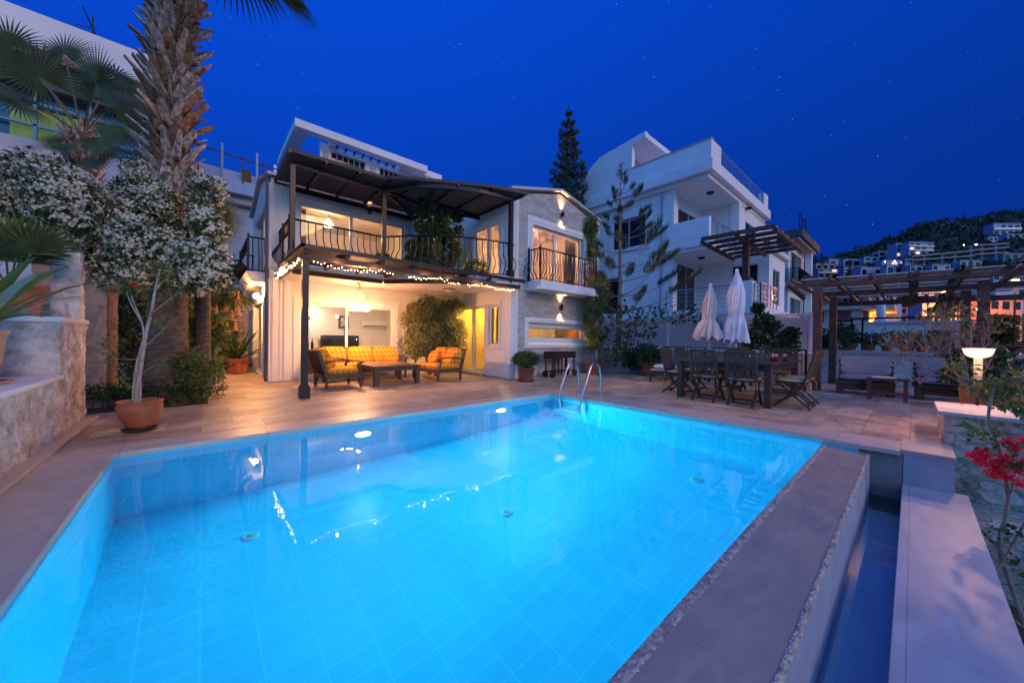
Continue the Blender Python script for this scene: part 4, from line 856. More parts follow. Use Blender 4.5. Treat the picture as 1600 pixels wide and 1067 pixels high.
def blades(t, h, n=26, L_=.8, w=.05, m_=LEAF, rr=.12, droop=.5, nm='foliage', zz=0.0, m2=None, bend=1.0):
    b = MB()
    for k in range(n):
        a = RNG.uniform(0, 6.283); el_ = RNG.uniform(.25, 1.35); l_ = L_*RNG.uniform(.6, 1.1); d = V((math.cos(a)*math.cos(el_), math.sin(a)*math.cos(el_), math.sin(el_)))
        p = V((rr*math.cos(a)*.4, rr*math.sin(a)*.4, h+zz)); pts = []; dd = d.copy()
        for i in range(8): pts.append(p.copy()); p = p+dd*l_/7; dd = (dd+V((0, 0, -droop*.16*bend*(i/3)))).normalized()
        sd = d.cross(V((0, 0, 1))).normalized() if abs(d.z) < .99 else V((1, 0, 0)); vs = []
        for i, q in enumerate(pts):
            ww = w*math.sin(math.pi*min(1, (i+.9)/7.9))**.7*(1-.15*i/7)+.002; up_ = V((0, 0, ww*.25))
            vs += [tuple(q-sd*ww/2+up_), tuple(q), tuple(q+sd*ww/2+up_)]
        mm = m2 if (m2 and k % 3 == 0) else m_
        b.add(vs, [(3*i+j, 3*i+j+1, 3*i+j+4, 3*i+j+3) for i in range(7) for j in range(2)], mm, True)
    return b.build(nm, t)
pot_plant('potted_plant', 'broad leaved plant in an orange terracotta pot at the dark end of the side path', 'pot plant', (.78, 13.1, 0), .22, .33, .42, TERRA, lambda t, h: blades(t, h, 30, 1.0, .10, LEAF, .15, .5, m2=LEAFL), saucer=False)
# ficus against the recess wall
t = thing('ficus_tree', 'bushy variegated ficus filling the corner of the patio beneath the balcony', 'tree', (5.25, 9.75, 0))
b = MB()
for k in range(6): a = k*1.05; b.tube([(5.25+.05*math.cos(a), 9.75+.05*math.sin(a), 0), (5.25+.2*math.cos(a), 9.75+.15*math.sin(a), .9), (5.25+.5*math.cos(a), 9.7+.3*math.sin(a), 1.8)], [.03, .025, .012], BARK, 6)
part(b, 'trunk', t)
b = MB()
for i in range(86):
    u = RNG.uniform(0, 1); ang = RNG.uniform(0, 6.283); rad = RNG.uniform(.2, 1)
    cx = 5.28+1.0*math.cos(ang)*rad*(1-.25*abs(u-.5)); cy = 9.62+.42*math.sin(ang)*rad; cz = .62+1.58*u
    rr = RNG.uniform(.16, .3)
    for m_, k in ((FICUS1, .45), (FICUS2, .4), (LEAFD, .15)):
        p, d = blob_pts(int(620*k), (cx, cy, cz), (rr*1.15, rr, rr), .35); b.leaves(p, .062, .028, m_, d, .9, .35)
part(b, 'crown', t)
# plant on the balcony
t = thing('balcony_tree', 'leafy green tree growing up through the gap in the balcony pergola', 'tree', (5.4, 9.5, ZF))
b = MB(); b.tube([(5.4, 9.6, ZF), (5.5, 9.55, 3.6), (5.7, 9.5, 4.7)], [.05, .04, .02], BARK, 8); b.tube([(5.5, 9.55, 3.6), (5.0, 9.3, 4.3)], [.025, .012], BARK, 6); part(b, 'trunk', t)
b = MB()
for i in range(60):
    cz = RNG.uniform(3.05, 4.75); w_ = 1.0*(1-.35*abs(cz-3.7)); cx = 5.2+RNG.uniform(-w_, w_); cy = 9.2+RNG.uniform(-.55, .6); rr = RNG.uniform(.12, .24)
    for m_, k in ((LEAF, .4), (LEAFD, .4), (LEAFL, .2)): p, d = blob_pts(int(300*k), (cx, cy, cz), (rr, rr, rr), .3); b.leaves(p, .09, .04, m_, d, .8, .3)
part(b, 'crown', t)
for (x, y, r, lab) in ((3.7, 9.6, .28, 'low leafy plant behind the balcony railing, left of the balcony tree'), (6.0, 8.4, .3, 'low leafy plant behind the balcony railing, right of the deck chair')):
    pot_plant('potted_plant', lab, 'pot plant', (x, y, ZF), .12, .16, .25, TERRA, lambda t, h: f_round(t, h, ((0, 0, .15, r, .24),), 900, .07), saucer=False)
t = thing('deck_chair', 'pale yellow canvas deck chair behind the curved balcony railing', 'deck chair', (5.35, 8.5, ZF))
b = MB(); b.add([(5.1, 8.3, 3.02), (5.1, 8.8, 3.02), (5.45, 8.8, 3.0), (5.45, 8.3, 3.0)], [(0, 1, 2, 3)], mat('yellow_canvas', (0.5, 0.48, 0.2), 0.8)); b.add([(5.45, 8.3, 3.0), (5.45, 8.8, 3.0), (5.7, 8.8, 3.55), (5.7, 8.3, 3.55)], [(0, 1, 2, 3)], mat('yellow_canvas', (0, 0, 0))); o = part(b, 'canvas', t); so = o.modifiers.new('t', 'SOLIDIFY'); so.thickness = .03
b = MB()
for y in (8.28, 8.82): b.bar((5.05, y, 2.78), (5.72, y, 3.58), .03, .03, DWOOD); b.bar((5.7, y, 2.78), (5.08, y, 3.04), .03, .03, DWOOD)
part(b, 'frame', t)
# barbecue
t = thing('barbecue', 'black trough barbecue on wheeled legs against the stone wall', 'barbecue', (8.05, 6.98, 0))
BB = mat('charred_steel', (0.035, 0.02, 0.016), 0.6, metal=.4, var=.5, vscale=8)
b = MB(); b.box(7.55, 8.6, 6.80, 7.15, .56, .74, BB); b.box(7.52, 8.63, 6.77, 7.18, .74, .755, BB); part(b, 'fire_box', t, bevel=.006)
for x in (7.6, 8.0, 8.15, 8.55):
    for y in (6.82, 7.1): b = MB(); b.box(x-.018, x+.018, y, y+.03, .1, .56, BB); part(b, 'leg', t)
b = MB(); b.box(7.6, 8.55, 6.84, 7.1, .17, .19, BB); part(b, 'shelf', t)
for x in (7.58, 8.57):
    for y in (6.82, 7.12): b = MB(); b.tube([(x, y-.02, .1), (x, y+.02, .1)], .1, BB, 20); part(b, 'wheel', t)
# large pot with climber at the right corner of the villa
t = thing('climbing_vine', 'yellow green climber in a terracotta pot growing up the right corner of the stone gable', 'pot plant', (9.62, 6.85, 0))
b = MB(); pot(b, (9.62, 6.85, 0), .22, .34, .42, TERRA); part(b, 'pot', t)
b = MB(); vine = catmull([(9.62, 6.85, .35), (9.7, 6.95, 1.2), (9.8, 7.0, 2.2), (9.85, 6.72, 2.75), (9.9, 7.1, 3.6), (9.85, 7.2, 4.6), (9.7, 7.25, 5.0)], 6); b.tube([tuple(q) for q in vine], [.035-.025*i/len(vine) for i in range(len(vine))], BARK, 6); part(b, 'stem', t)
b = MB()
for i, q in enumerate(vine):
    if q.z < .8: continue
    if 3.3 < q.z < 3.9: continue
    for k in range(3 if q.z < 2.6 else 2):
        c_ = (q.x+RNG.uniform(-.3, .3)*(1.4 if q.z < 2.4 else .6), q.y+RNG.uniform(-.2, .1), q.z+RNG.uniform(-.15, .15)); rr = RNG.uniform(.1, .2)
        for m_, kk in ((LEAFY, .4), (LEAFL, .3), (LEAF, .3)): p, d = blob_pts(int(110*kk), c_, (rr, rr, rr*1.3), .2); b.leaves(p, .09, .035, m_, d, .8, .8)
part(b, 'foliage', t)
# ================================================================== DINING SET
t = thing('dining_table', 'long weathered teak dining table on square legs beside the pool', 'dining table', (8.15, 2.32, 0))
b = MB()
for k in range(13): b.box(7.06, 9.24, 1.50+.125*k, 1.50+.125*k+.119, .71, .74, DWOOD2)
part(b, 'tabletop', t, bevel=.003)
b = MB(); b.box(7.14, 9.16, 1.56, 1.59, .61, .71, DWOOD2); b.box(7.14, 9.16, 3.03, 3.06, .61, .71, DWOOD2); b.box(7.12, 7.15, 1.58, 3.04, .61, .71, DWOOD2); b.box(9.15, 9.18, 1.58, 3.04, .61, .71, DWOOD2); part(b, 'apron', t)
for x in (7.10, 9.1):
    for y in (1.54, 2.98): b = MB(); b.box(x, x+.10, y, y+.10, 0, .71, DWOOD2); part(b, 'leg', t, bevel=.004)
def dining_chair():
    """local: sitter faces +x"""
    t = thing('dining_chair', 'x', 'dining chair', (0, 0, 0), group='folding teak chairs around the long table')
    for s_ in (-1, 1):
        y = s_*.215
        b = MB(); b.bar((-.30, y, .93), (-.17, y, .44), .026, .05, DWOOD2, up=(0, 1, 0)); b.bar((-.17, y, .44), (.24, y, 0), .026, .045, DWOOD2, up=(0, 1, 0)); b.build('leg', t, bevel=.003)
        b = MB(); b.bar((.18, y*.86, .42), (-.26, y*.86, 0), .024, .045, DWOOD2, up=(0, 1, 0)); b.build('leg', t, bevel=.003)
    b = MB(); b.bar((-.27, -.19, .82), (-.27, .19, .82), .025, .07, DWOOD2); b.bar((-.30, -.22, .93), (-.30, .22, .93), .025, .06, DWOOD2); b.bar((-.185, -.19, .5), (-.185, .19, .5), .022, .05, DWOOD2)
    for k in range(8):
        y = -.17+.34*k/7; b.bar((-.188, y, .5), (-.297, y, .92), .012, .024, DWOOD2, up=(0, 1, 0))
    b.build('backrest', t, bevel=.002)
    b = MB()
    for k in range(7): x = -.17+.38*k/6; b.box(x-.025, x+.025, -.21, .21, .425, .44, DWOOD2)
    b.bar((-.17, -.13, .418), (.21, -.13, .418), .02, .02, DWOOD2); b.bar((-.17, .13, .418), (.21, .13, .418), .02, .02, DWOOD2); b.build('seat', t)
    for x in (.2, -.22): b = MB(); b.bar((x, -.195, .06), (x, .195, .06), .022, .035, DWOOD2); b.build('stretcher', t)
    b = MB(); b.cushion(.02, 0, .465, .42, .43, .055, PLAIDP); cu = b.build('seat_pad', t)
    b = MB()
    for s_ in (-1, 1): b.tube([(-.17, s_*.2, .45), (-.21, s_*.24, .36), (-.2, s_*.235, .22)], .005, PLAIDP, 4)
    b.build('tie', cu)
    return t
c0 = dining_chair()
dch = [((7.17, 2.54), 0, 'folding teak chair on the pool side of the table, left one seen from behind'),
       ((7.15, 1.94), R(2), 'folding teak chair on the pool side of the table, right one seen from behind'),
       ((7.62, 1.34), R(92), 'folding teak chair at the right end of the table, nearer the pool'),
       ((8.25, 1.36), R(90), 'folding teak chair at the right end of the table, farther from the pool'),
       ((7.62, 3.28), R(-90), 'folding teak chair at the left end of the table, nearer the pool'),
       ((8.45, 3.30), R(-90), 'folding teak chair at the left end of the table, behind the nearer one'),
       ((9.30, 2.75), R(180), 'folding teak chair on the far side of the table, in front of the shorter umbrella'),
       ((9.32, 1.85), R(180), 'folding teak chair on the far side of the table, by the right table end')]
for i, (p, rz, lab) in enumerate(dch):
    o = c0 if i == 0 else dup(c0, (0, 0, 0))
    o.location = (p[0], p[1], 0); o.rotation_euler = (0, 0, rz); o['label'] = lab
REDG = mat('red_glass', (0.25, 0.01, 0.02), 0.08, spec=.8)
def flower_glass(x, y, lab):
    t = thing('flower_glass', lab, 'vase', (x, y, .74), group='red glasses of flowers on the dining table')
    b = MB(); b.lathe([(.001, .0), (.03, 0), (.04, .05), (.035, .09)], (0, 0, 0), REDG, 14); b.build('glass', t)
    b = MB(); p, d = blob_pts(14, (0, 0, .115), (.045, .045, .03), .3); b.flowers(p, .022, JASM, d, 6); b.leaves(p, .03, .014, LEAF, d); b.build('flowers', t)
c_ = onZ(1201, 560.5, .74)
for dx, dy, w in ((0, 0, 'the left one'), (.13, -.04, 'the middle one'), (.3, -.14, 'the right one')):
    flower_glass(8.1+dx, 1.75+dy, 'small red glass holding white flowers on the dining table, '+w)
t = thing('fruit_bowl', 'small dish with an orange and a lemon on the dining table', 'fruit bowl', (8.3, 2.12, .74))
b = MB(); b.lathe([(.001, .01), (.05, .01), (.1, .045), (.105, .045), (.055, .0), (.001, 0)], (0, 0, 0), DWOOD, 18); b.build('bowl', t)
b = MB(); b.ball((.02, -.04, .075), .045, mat('orange_peel', (0.8, 0.16, 0.02), 0.5), 14, 8); b.build('orange', t); b = MB(); b.ball((-.03, .05, .07), .036, mat('lemon_peel', (0.6, 0.5, 0.05), 0.5), 14, 8, 1.25); b.build('lemon', t)
# umbrellas (closed)
def umbrella(x, y, h, ztop, zb, m, rb, lab, rt=.16):
    t = thing('parasol', lab, 'parasol', (x, y, 0), group='closed parasols behind the dining table')
    b = MB(); b.tube([(0, 0, .05), (0, 0, h)], .022, mat('pale_pole', (0.55, 0.55, 0.6), 0.4), 12); b.build('pole', t)
    b = MB(); b.box(-.22, .22, -.22, .22, 0, .06, mat('base_stone', (0.25, 0.25, 0.26), 0.7)); b.tube([(0, 0, .06), (0, 0, .35)], .035, IRON, 12); b.build('base', t, bevel=.01)
    b = MB(); H_ = ztop-zb; rows = 44; nn = 96; vs = []; ph = RNG.uniform(0, 6)
    for i in range(rows+1):
        u = i/rows; z = ztop-H_*u
        r = .03+rt*min(1, u*3.2)**.9
        if u > .62: r = (rt+.03)+ (rb-rt-.03)*((u-.62)/.38)**.9
        r *= 1-.14*math.exp(-((u-.64)/.06)**2)
        for k in range(nn):
            a = 2*math.pi*k/nn; f = .10*math.sin(8*a+ph+u*1.5+1.3*math.sin(3*a+ph))+.17*math.sin(3*a+ph*3-u*3)+.12*math.sin(11*a+ph*2+u*7+math.sin(2*a))+.07*math.sin(23*a+u*15)
            rr = r*(1+f*(.35+.65*u)); vs.append((rr*math.cos(a), rr*math.sin(a), z+(-.05*math.cos(8*a+ph+1.5)*u**6)))
    b.add(vs, [(i*nn+k, (i+1)*nn+k, (i+1)*nn+(k+1) % nn, i*nn+(k+1) % nn) for i in range(rows) for k in range(nn)], m, True)
    b.build('canopy', t)
    b = MB(); b.ball((0, 0, ztop+.03), .042, TRIM, 12, 8, 1.3); b.build('finial', t); return t
umbrella(10.05, 2.92, 2.85, 2.85, 1.12, CANVAS, .25, 'closed white parasol, the taller one behind the dining table', .16)
umbrella(9.95, 3.50, 2.6, 2.54, 1.18, CANVAS2, .31, 'closed warm tinted parasol, the shorter and wider one behind the dining table', .13)
# iron fence along the terrace edge
t = thing('terrace_railing', 'thin black iron railing along the terrace edge behind the dining table', 'railing', (10.45, 3.2, 0))
b = MB(); b.bar((10.5, 4.95, .93), (10.5, 1.62, .93), .03, .03, IRON); b.bar((10.5, 4.95, .08), (10.5, 1.62, .08), .02, .02, IRON); part(b, 'rail', t)
for y in (4.95, 3.8, 2.7, 1.62): b = MB(); b.box(10.48, 10.52, y-.02, y+.02, 0, .93, IRON); part(b, 'fence_post', t)
b = MB()
for k in range(28): y = 1.70+k*.117; b.box(10.493, 10.507, y-.006, y+.006, .08, .93, IRON)
part(b, 'bars', t)
# sun lounger with towel
t = thing('sun_lounger', 'dark wooden sun lounger with a rolled pale towel left of the dining table', 'sun lounger', (9.6, 4.45, 0))
b = MB(); b.box(9.05, 10.3, 4.05, 4.75, .20, .26, DWOOD2)
for k in range(16): y = 4.07+k*.042; b.box(9.0, 10.35, y, y+.03, .26, .275, DWOOD2)
part(b, 'slatted_bed', t)
for x in (9.15, 10.1):
    for y in (4.08, 4.68): b = MB(); b.bar((x, y, .22), (x-.04, y, 0), .05, .05, DWOOD2); part(b, 'leg', t)
b = MB(); b.cushion(9.65, 4.42, .32, 1.15, .6, .08, CUSHW); part(b, 'mattress', t)
b = MB(); b.cushion(9.5, 4.45, .40, .5, .45, .07, LINEN); b.cushion(9.45, 4.5, .44, .35, .3, .05, LINEN); b.build('towel', label='folded pale towel lying on the sun lounger', cat='towel')
# ================================================================== RIGHT TERRACE
rp = thing('wooden_pergola', 'brown timber pergola with pale slats on the right terrace', 'pergola', (11.9, .4, 0))
for (x, y) in ((10.75, 1.46), (13.0, 1.44), (11.55, -.92), (13.5, -.82)):
    b = MB(); b.box(x-.075, x+.075, y-.075, y+.075, 0, 2.36, PWOOD); po = part(b, 'post', rp, bevel=.006)
a_, b_, c3, d3 = (10.75, 1.9), (11.6, -2.0), (16.2, 1.9), (16.9, -2.0)
b = MB(); b.bar((*a_, 2.47), (*b_, 2.47), .09, .10, PWOOD); part(b, 'beam', rp, bevel=.004); b = MB(); b.bar((13.0, 1.9, 2.46), (13.6, -2.0, 2.46), .09, .11, PWOOD); part(b, 'beam', rp, bevel=.004); b = MB(); b.bar((*c3, 2.43), (*d3, 2.43), .09, .15, PWOOD); part(b, 'beam', rp, bevel=.004)
for k in range(7):
    u = k/6; p = (a_[0]+(b_[0]-a_[0])*u-.35, a_[1]+(b_[1]-a_[1])*u); q = (c3[0]+(d3[0]-c3[0])*u+.35, c3[1]+(d3[1]-c3[1])*u)
    b = MB(); b.bar((*p, 2.56), (*q, 2.56), .06, .08, PWOOD); part(b, 'rafter', rp)
PALES = mat('pale_cane', (0.75, 0.66, 0.60), 0.8, var=.25, vscale=8)
b = MB()
for k in range(6):
    u = .03+.95*k/6; u2 = u+.12
    for j in range(8):
        w0 = .03+.12*j; w1 = w0+.075
        def pt(uu, ww):
            p = np.array([a_[0]+(b_[0]-a_[0])*uu-.2, a_[1]+(b_[1]-a_[1])*uu]); q = np.array([c3[0]+(d3[0]-c3[0])*uu+.2, c3[1]+(d3[1]-c3[1])*uu]); return p+(q-p)*ww
        P4 = [pt(u, w0), pt(u2, w0), pt(u2, w1), pt(u, w1)]
        b.prism([tuple(x) for x in P4], 2.60, 2.615, PALES)
part(b, 'cane_panel', rp)
b = MB(); b.bar((a_[0]-.4, a_[1]+.05, 2.47), (a_[0]-.4+.9, a_[1]-.1, 2.2), .06, .08, PWOOD); part(b, 'brace', rp)
def bench(name, lab, p0, p1, fd):
    """p0->p1 front edge of the seat at floor, fd: depth direction (away from viewer)"""
    p0 = V((*p0, 0)); p1 = V((*p1, 0)); fd = V((*fd, 0)).normalized(); ax = (p1-p0).normalized(); W_ = (p1-p0).length
    t = thing(name, lab, 'bench', (p0+p1)/2, 0, group='dark benches with pale cushions under the right pergola')
    o_ = V(t.location)
    def q(a, d, z): v_ = p0+ax*a+fd*d-o_; return (v_.x, v_.y, z)
    for a in (.06, W_-.06):
        b = MB(); b.bar(q(a, .08, 0), q(a, .08, .27), .13, .13, DWOOD2, up=tuple(fd)); b.build('leg', t)
        b = MB(); b.bar(q(a, .6, 0), q(a, .6, .62), .08, .08, DWOOD2, up=tuple(fd)); b.build('leg', t)
    b = MB(); b.bar(q(0, .35, .26), q(W_, .35, .26), .72, .08, DWOOD2); b.bar(q(0, .05, .16), q(W_, .05, .16), .03, .12, DWOOD2); b.build('seat', t, bevel=.004)
    b = MB()
    for k in range(4): b.bar(q(0, .70, .38+.1*k), q(W_, .70, .38+.1*k), .02, .07, DWOOD2)
    b.build('backrest', t)
    M = Matrix.Rotation(math.atan2(ax.y, ax.x), 3, 'Z')
    c1 = q(W_/2, .33, .36); b = MB(); b.cushion(*c1, W_-.04, .66, .11, CUSHW, M); b.build('seat_cushion', t)
    M2 = M @ Matrix.Rotation(R(-14), 3, 'X'); c2 = q(W_/2, .62, .60); b = MB(); b.cushion(*c2, W_-.06, .13, .42, CUSHW, M2); b.build('back_cushion', t)
    return t
bench('bench', 'dark bench with pale cushions on the left under the timber pergola', (10.55, 1.10), (10.62, .22), (1, .05))
bench('bench', 'dark bench with pale cushions on the right under the timber pergola, behind the low table', (10.72, -.05), (10.80, -1.0), (1, .05))
t = thing('low_table', 'dark low wooden table with towels on it in front of the pale benches', 'low table', (10.2, .3, 0))
b = MB(); b.box(10.0, 10.32, .02, .60, .38, .42, DWOOD2); part(b, 'tabletop', t, bevel=.004)
for x in (10.02, 10.25):
    for y in (.04, .53): b = MB(); b.box(x, x+.06, y, y+.06, 0, .38, DWOOD2); part(b, 'leg', t)
b = MB(); b.box(10.04, 10.06, .08, .55, .12, .16, DWOOD2); part(b, 'stretcher', t)
b = MB(); b.cushion(10.15, .36, .435, .2, .34, .035, LINEN); b.build('towel', label='flat folded towel on the dark low table', cat='towel')
# low stone wall, rail and neighbour terrace with pots beyond
t = thing('parapet_wall', 'low stone parapet with a pale blue coping behind the pale benches', 'wall', (14.1, .3, 0))
b = MB(); b.box(14.0, 14.25, -2.6, 1.9, -.3, .82, NSTONE); part(b, 'stone_face', t); b = MB(); b.box(13.93, 14.3, -2.65, 1.95, .82, .90, MARBLE); part(b, 'coping', t)
t = thing('garden_wall', 'tall pale stone garden wall behind the row of terracotta pots', 'wall', (19, 1, 0))
b = MB(); b.box(19.0, 19.3, -1.3, 3.4, -.4, 1.85, NSTONE); part(b, 'stone_face', t); b = MB(); b.box(18.93, 19.36, -1.35, 3.4, 1.85, 1.93, MARBLE); part(b, 'coping', t)
b = MB(); b.box(18.97, 19.0, -.95, -.35, .7, 1.6, SAUCER); part(b, 'niche', t)
b = MB(); b.box(14.3, 19.0, -5, 5.4, -.36, .55, mat('far_terrace', (0.25, 0.25, 0.26), 0.8)); b.build('far_terrace', kind='structure')
t = thing('iron_frame', 'black iron frame standing on the far terrace behind the benches', 'frame', (16.5, .6, .55))
for y in (1.35, 1.1): b = MB(); b.bar((16.5, y, .55), (16.5, y, 1.93), .05, .05, IRON); part(b, 'post', t)
b = MB(); b.bar((16.5, 1.4, 1.93), (16.5, -1.1, 1.93), .05, .06, IRON); part(b, 'beam', t)
for i, (px_, r, hp, red) in enumerate(((1330, .17, .5, 0), (1358, .2, .35, 1), (1386, .19, .45, 0), (1417, .24, .4, 0), (1441, .2, .4, 0))):
    p = onX(px_, 548, 16.2)
    lab = ['terracotta pot with a low shrub, leftmost on the ledge behind the benches', 'terracotta pot with pink flowers on the ledge behind the benches', 'terracotta pot with an upright green plant in the middle of the ledge', 'wide terracotta pot with drooping green leaves on the ledge', 'terracotta pot half hidden by the bare shrub on the ledge'][i]
    def fol(t, h, red=red, hp=hp):
        b = MB(); p_, d = blob_pts(420, (0, 0, h+hp*.45), (.26, .26, hp*.55), .3); b.leaves(p_, .09, .035, LEAF, d, .6); 
        if red: b.flowers(p_[:60], .035, GERAN, d[:60])
        b.build('foliage', t)
    pot_plant('terracotta_pot', lab, 'pot plant', (15.6, p[1]*15.6/16.2, .84), r*.5, r*.75, .22, TERRA, fol, saucer=False)
t = thing('shrub', 'dark rounded shrub beside the stone wall seen between the pergola posts', 'shrub', (17.5, 2.0, .5))
b = MB()
for k in range(10): p, d = blob_pts(260, (17.5+RNG.uniform(-.6, .6), 1.9+RNG.uniform(-.6, .6), 1.2+RNG.uniform(-.3, .35)), (.35, .35, .3), .4); b.leaves(p, .12, .05, LEAFD, d, .7)
part(b, 'foliage', t); b = MB(); b.tube([(17.5, 1.9, .5), (17.5, 1.9, 1.2)], .05, BARK, 6); part(b, 'stem', t)
# ================================================================== PIER, LAMP, PLANTER, BOUGAINVILLEA (right foreground)
t = thing('stone_pier', 'rubble stone garden wall topped by a warm lit marble slab', 'wall', (7, -.6, 0))
b = MB(); nx, nz = 60, 40
def face(pa, pb, za, zb, nrm, amp=.035):
    pa = np.array(pa); pb = np.array(pb); nr = np.array(nrm); vs = []
    for j in range(nz+1):
        for i in range(nx+1):
            u = i/nx; p = pa+(pb-pa)*u; e_ = amp*(.6*math.sin(p[0]*17+p[1]*13+j*.9)*math.cos(j*.7+i*.35)+RNG.normal(0, .25)) * (0 if i in (0, nx) else 1)
            vs.append((p[0]+nr[0]*e_, p[1]+nr[1]*e_, za+(zb-za)*j/nz))
    b.add(vs, [(j*(nx+1)+i, j*(nx+1)+i+1, (j+1)*(nx+1)+i+1, (j+1)*(nx+1)+i) for j in range(nz) for i in range(nx)], RUBBLE, True)
face((6.28, -.25), (6.28, -3.6), -1.9, .31, (-1, 0)); face((7.2, -.25), (6.28, -.25), -1.9, .31, (0, 1))
part(b, 'rubble_face', t)
b = MB(); b.prism([(6.22, -3.6), (7.32, -3.6), (7.28, -.20), (6.22, -.20)], .312, .355, MARBLE); part(b, 'marble_slab', t, bevel=.006)
b = MB(); b.box(5.53, 6.27, -1.6, -.385, -1.9, -.6, RUBBLE); part(b, 'rubble_footing', t)
lx, ly = 7.18, -.54
t = thing('bollard_lamp', 'glowing bowl shaped garden lamp on a ribbed white column', 'garden lamp', (lx, ly, .355))
b = MB(); b.tube([(lx, ly, .355), (lx, ly, .62)], .013, IRON, 12); part(b, 'stem', t)
b = MB(); prof = [(.001, .60), (.034, .60)]
for k in range(9): z = .76+.02*k; prof += [(.034, z), (.037, z+.006), (.037, z+.012), (.034, z+.018)]
b.lathe(prof+[(.034, .95), (.001, .95)], (lx, ly, 0), mat('lamp_column', (0.32, 0.28, 0.27), 0.4), 24); part(b, 'column', t)
b = MB(); b.lathe([(.034, .940), (.062, .946), (.088, .962), (.106, .988), (.116, 1.018), (.120, 1.045)], (lx, ly, 0), emi('lamp_bowl', (1.0, .66, .34), .36), 40); bo_ = part(b, 'bowl', t)
b = MB(); b.lathe([(.1205, 1.040), (.124, 1.046), (.1205, 1.054), (.05, 1.058), (.001, 1.058)], (lx, ly, 0), emi('orange_rim', (1.0, .36, .06), 2.2), 40); b.build('glowing_rim', bo_)
plight(t, 'POINT', 'bollard_glow', (lx-.42, ly+.05, .98), 14, (1, .50, .24), shadow_soft_size=.02)
plight(t, 'POINT', 'bollard_glow', (lx+.15, ly+.40, 1.0), 7, (1, .50, .24), shadow_soft_size=.02)
plight(t, 'POINT', 'bollard_glow', (lx-.05, ly-.45, .98), 8, (1, .50, .24), shadow_soft_size=.02)
t = thing('hand_rail', 'bent black iron handrail end beside the glowing garden lamp', 'handrail', (7.6, -.8, .5))
b = MB(); p = [at(1503, 604, 4.5), at(1510, 599, 4.5), at(1530, 598, 4.55), at(1570, 598, 4.7), at(1640, 600, 5.0)]; b.tube([tuple(q) for q in catmull([tuple(x) for x in p], 4)], .022, IRON, 8); part(b, 'rail', t)
b = MB(); q = at(1580, 598, 4.75); b.bar(tuple(q), (q[0], q[1], .35), .03, .03, IRON); part(b, 'post', t)
t = thing('balcony_railing', 'dark vertical bar railing behind the glowing garden lamp', 'railing', (9.5, -2, 0))
b = MB(); A_, B_ = at(1545, 548, 8.5), at(1680, 566, 8.0)
A_ = np.array([*A_[:2], .93]); B_ = np.array([*B_[:2], .93]); b.bar(tuple(A_), tuple(B_), .05, .03, mat('brown_rail', (0.12, 0.07, 0.06), 0.5)); part(b, 'rail', t)
b = MB()
for k in range(30): p = A_+(B_-A_)*k/29; b.bar((p[0], p[1], .0), (p[0], p[1], .92), .014, .014, IRON)
part(b, 'bars', t)
pc = at(1560, 612, 5.9); pc[2] = 0
pl = thing('planter', 'large brown planter with a leafy shrub behind the marble slab', 'planter', pc, R(-42))
b = MB(); b.box(-.42, .42, -.2, .2, 0, .42, mat('brown_planter', (0.30, 0.10, 0.055), 0.7, var=.3, vscale=4)); b.build('planter_box', pl, bevel=.015)
b = MB(); b.box(-.38, .38, -.16, .16, .40, .425, SOIL); b.build('soil', pl)
b = MB()
for k in range(26):
    x, y = RNG.uniform(-.75, .3), RNG.uniform(-.25, .25); z = .50+RNG.uniform(0, .50)
    for m_, kk in ((LEAF, .5), (LEAFD, .3), (LEAFL, .2)): p, d = blob_pts(int(70*kk), (x, y, z), (.13, .13, .11), .2); b.leaves(p, .09, .045, m_, d, .8)
p, d = blob_pts(50, (-.2, 0, .9), (.5, .3, .25), .6); b.flowers(p, .03, JASM, d); b.build('foliage', pl)
b = MB()
def twigs(b, root, n, L_, spread, m, r=.008, up_=1.0, depth=3, tips=None):
    for k in range(n):
        d = V((RNG.uniform(-1, 1)*spread, RNG.uniform(-1, 1)*spread, up_*RNG.uniform(.5, 1))).normalized(); p = V(root); pts = [p.copy()]
        for i in range(4): d = (d+V(tuple(RNG.normal(0, .25, 3)))).normalized(); p = p+d*L_/4; pts.append(p.copy())
        b.tube([tuple(q) for q in pts], [r, r*.85, r*.7, r*.6, r*.45], m, 4, cap=False)
        if tips is not None: tips.append(tuple(pts[-1])); tips.append(tuple(pts[3]))
        if depth > 1: twigs(b, pts[RNG.integers(2, 5)], 3, L_*.6, spread, m, r*.55, up_, depth-1, tips)
sh = thing('bare_shrub', 'tall twiggy half bare shrub rising behind the glowing garden lamp', 'shrub', (8.7, -.5, 0)); tips = []
TW = mat('dry_twig', (0.26, 0.19, 0.16), 0.9)
b = MB(); twigs(b, (9.3, -.62, .35), 8, .9, .6, TW, .011, 1, 4, tips); twigs(b, (9.5, -.1, .4), 4, .7, .6, TW, .009, .9, 4, tips); part(b, 'branches', sh)
b = MB(); b.leaves([t_ for t_ in tips[::2]], .055, .026, LEAFY, None); b.leaves(tips[::3], .05, .026, leafmat('dry_leaf', (0.30, 0.14, 0.09)), None); part(b, 'leaves', sh)
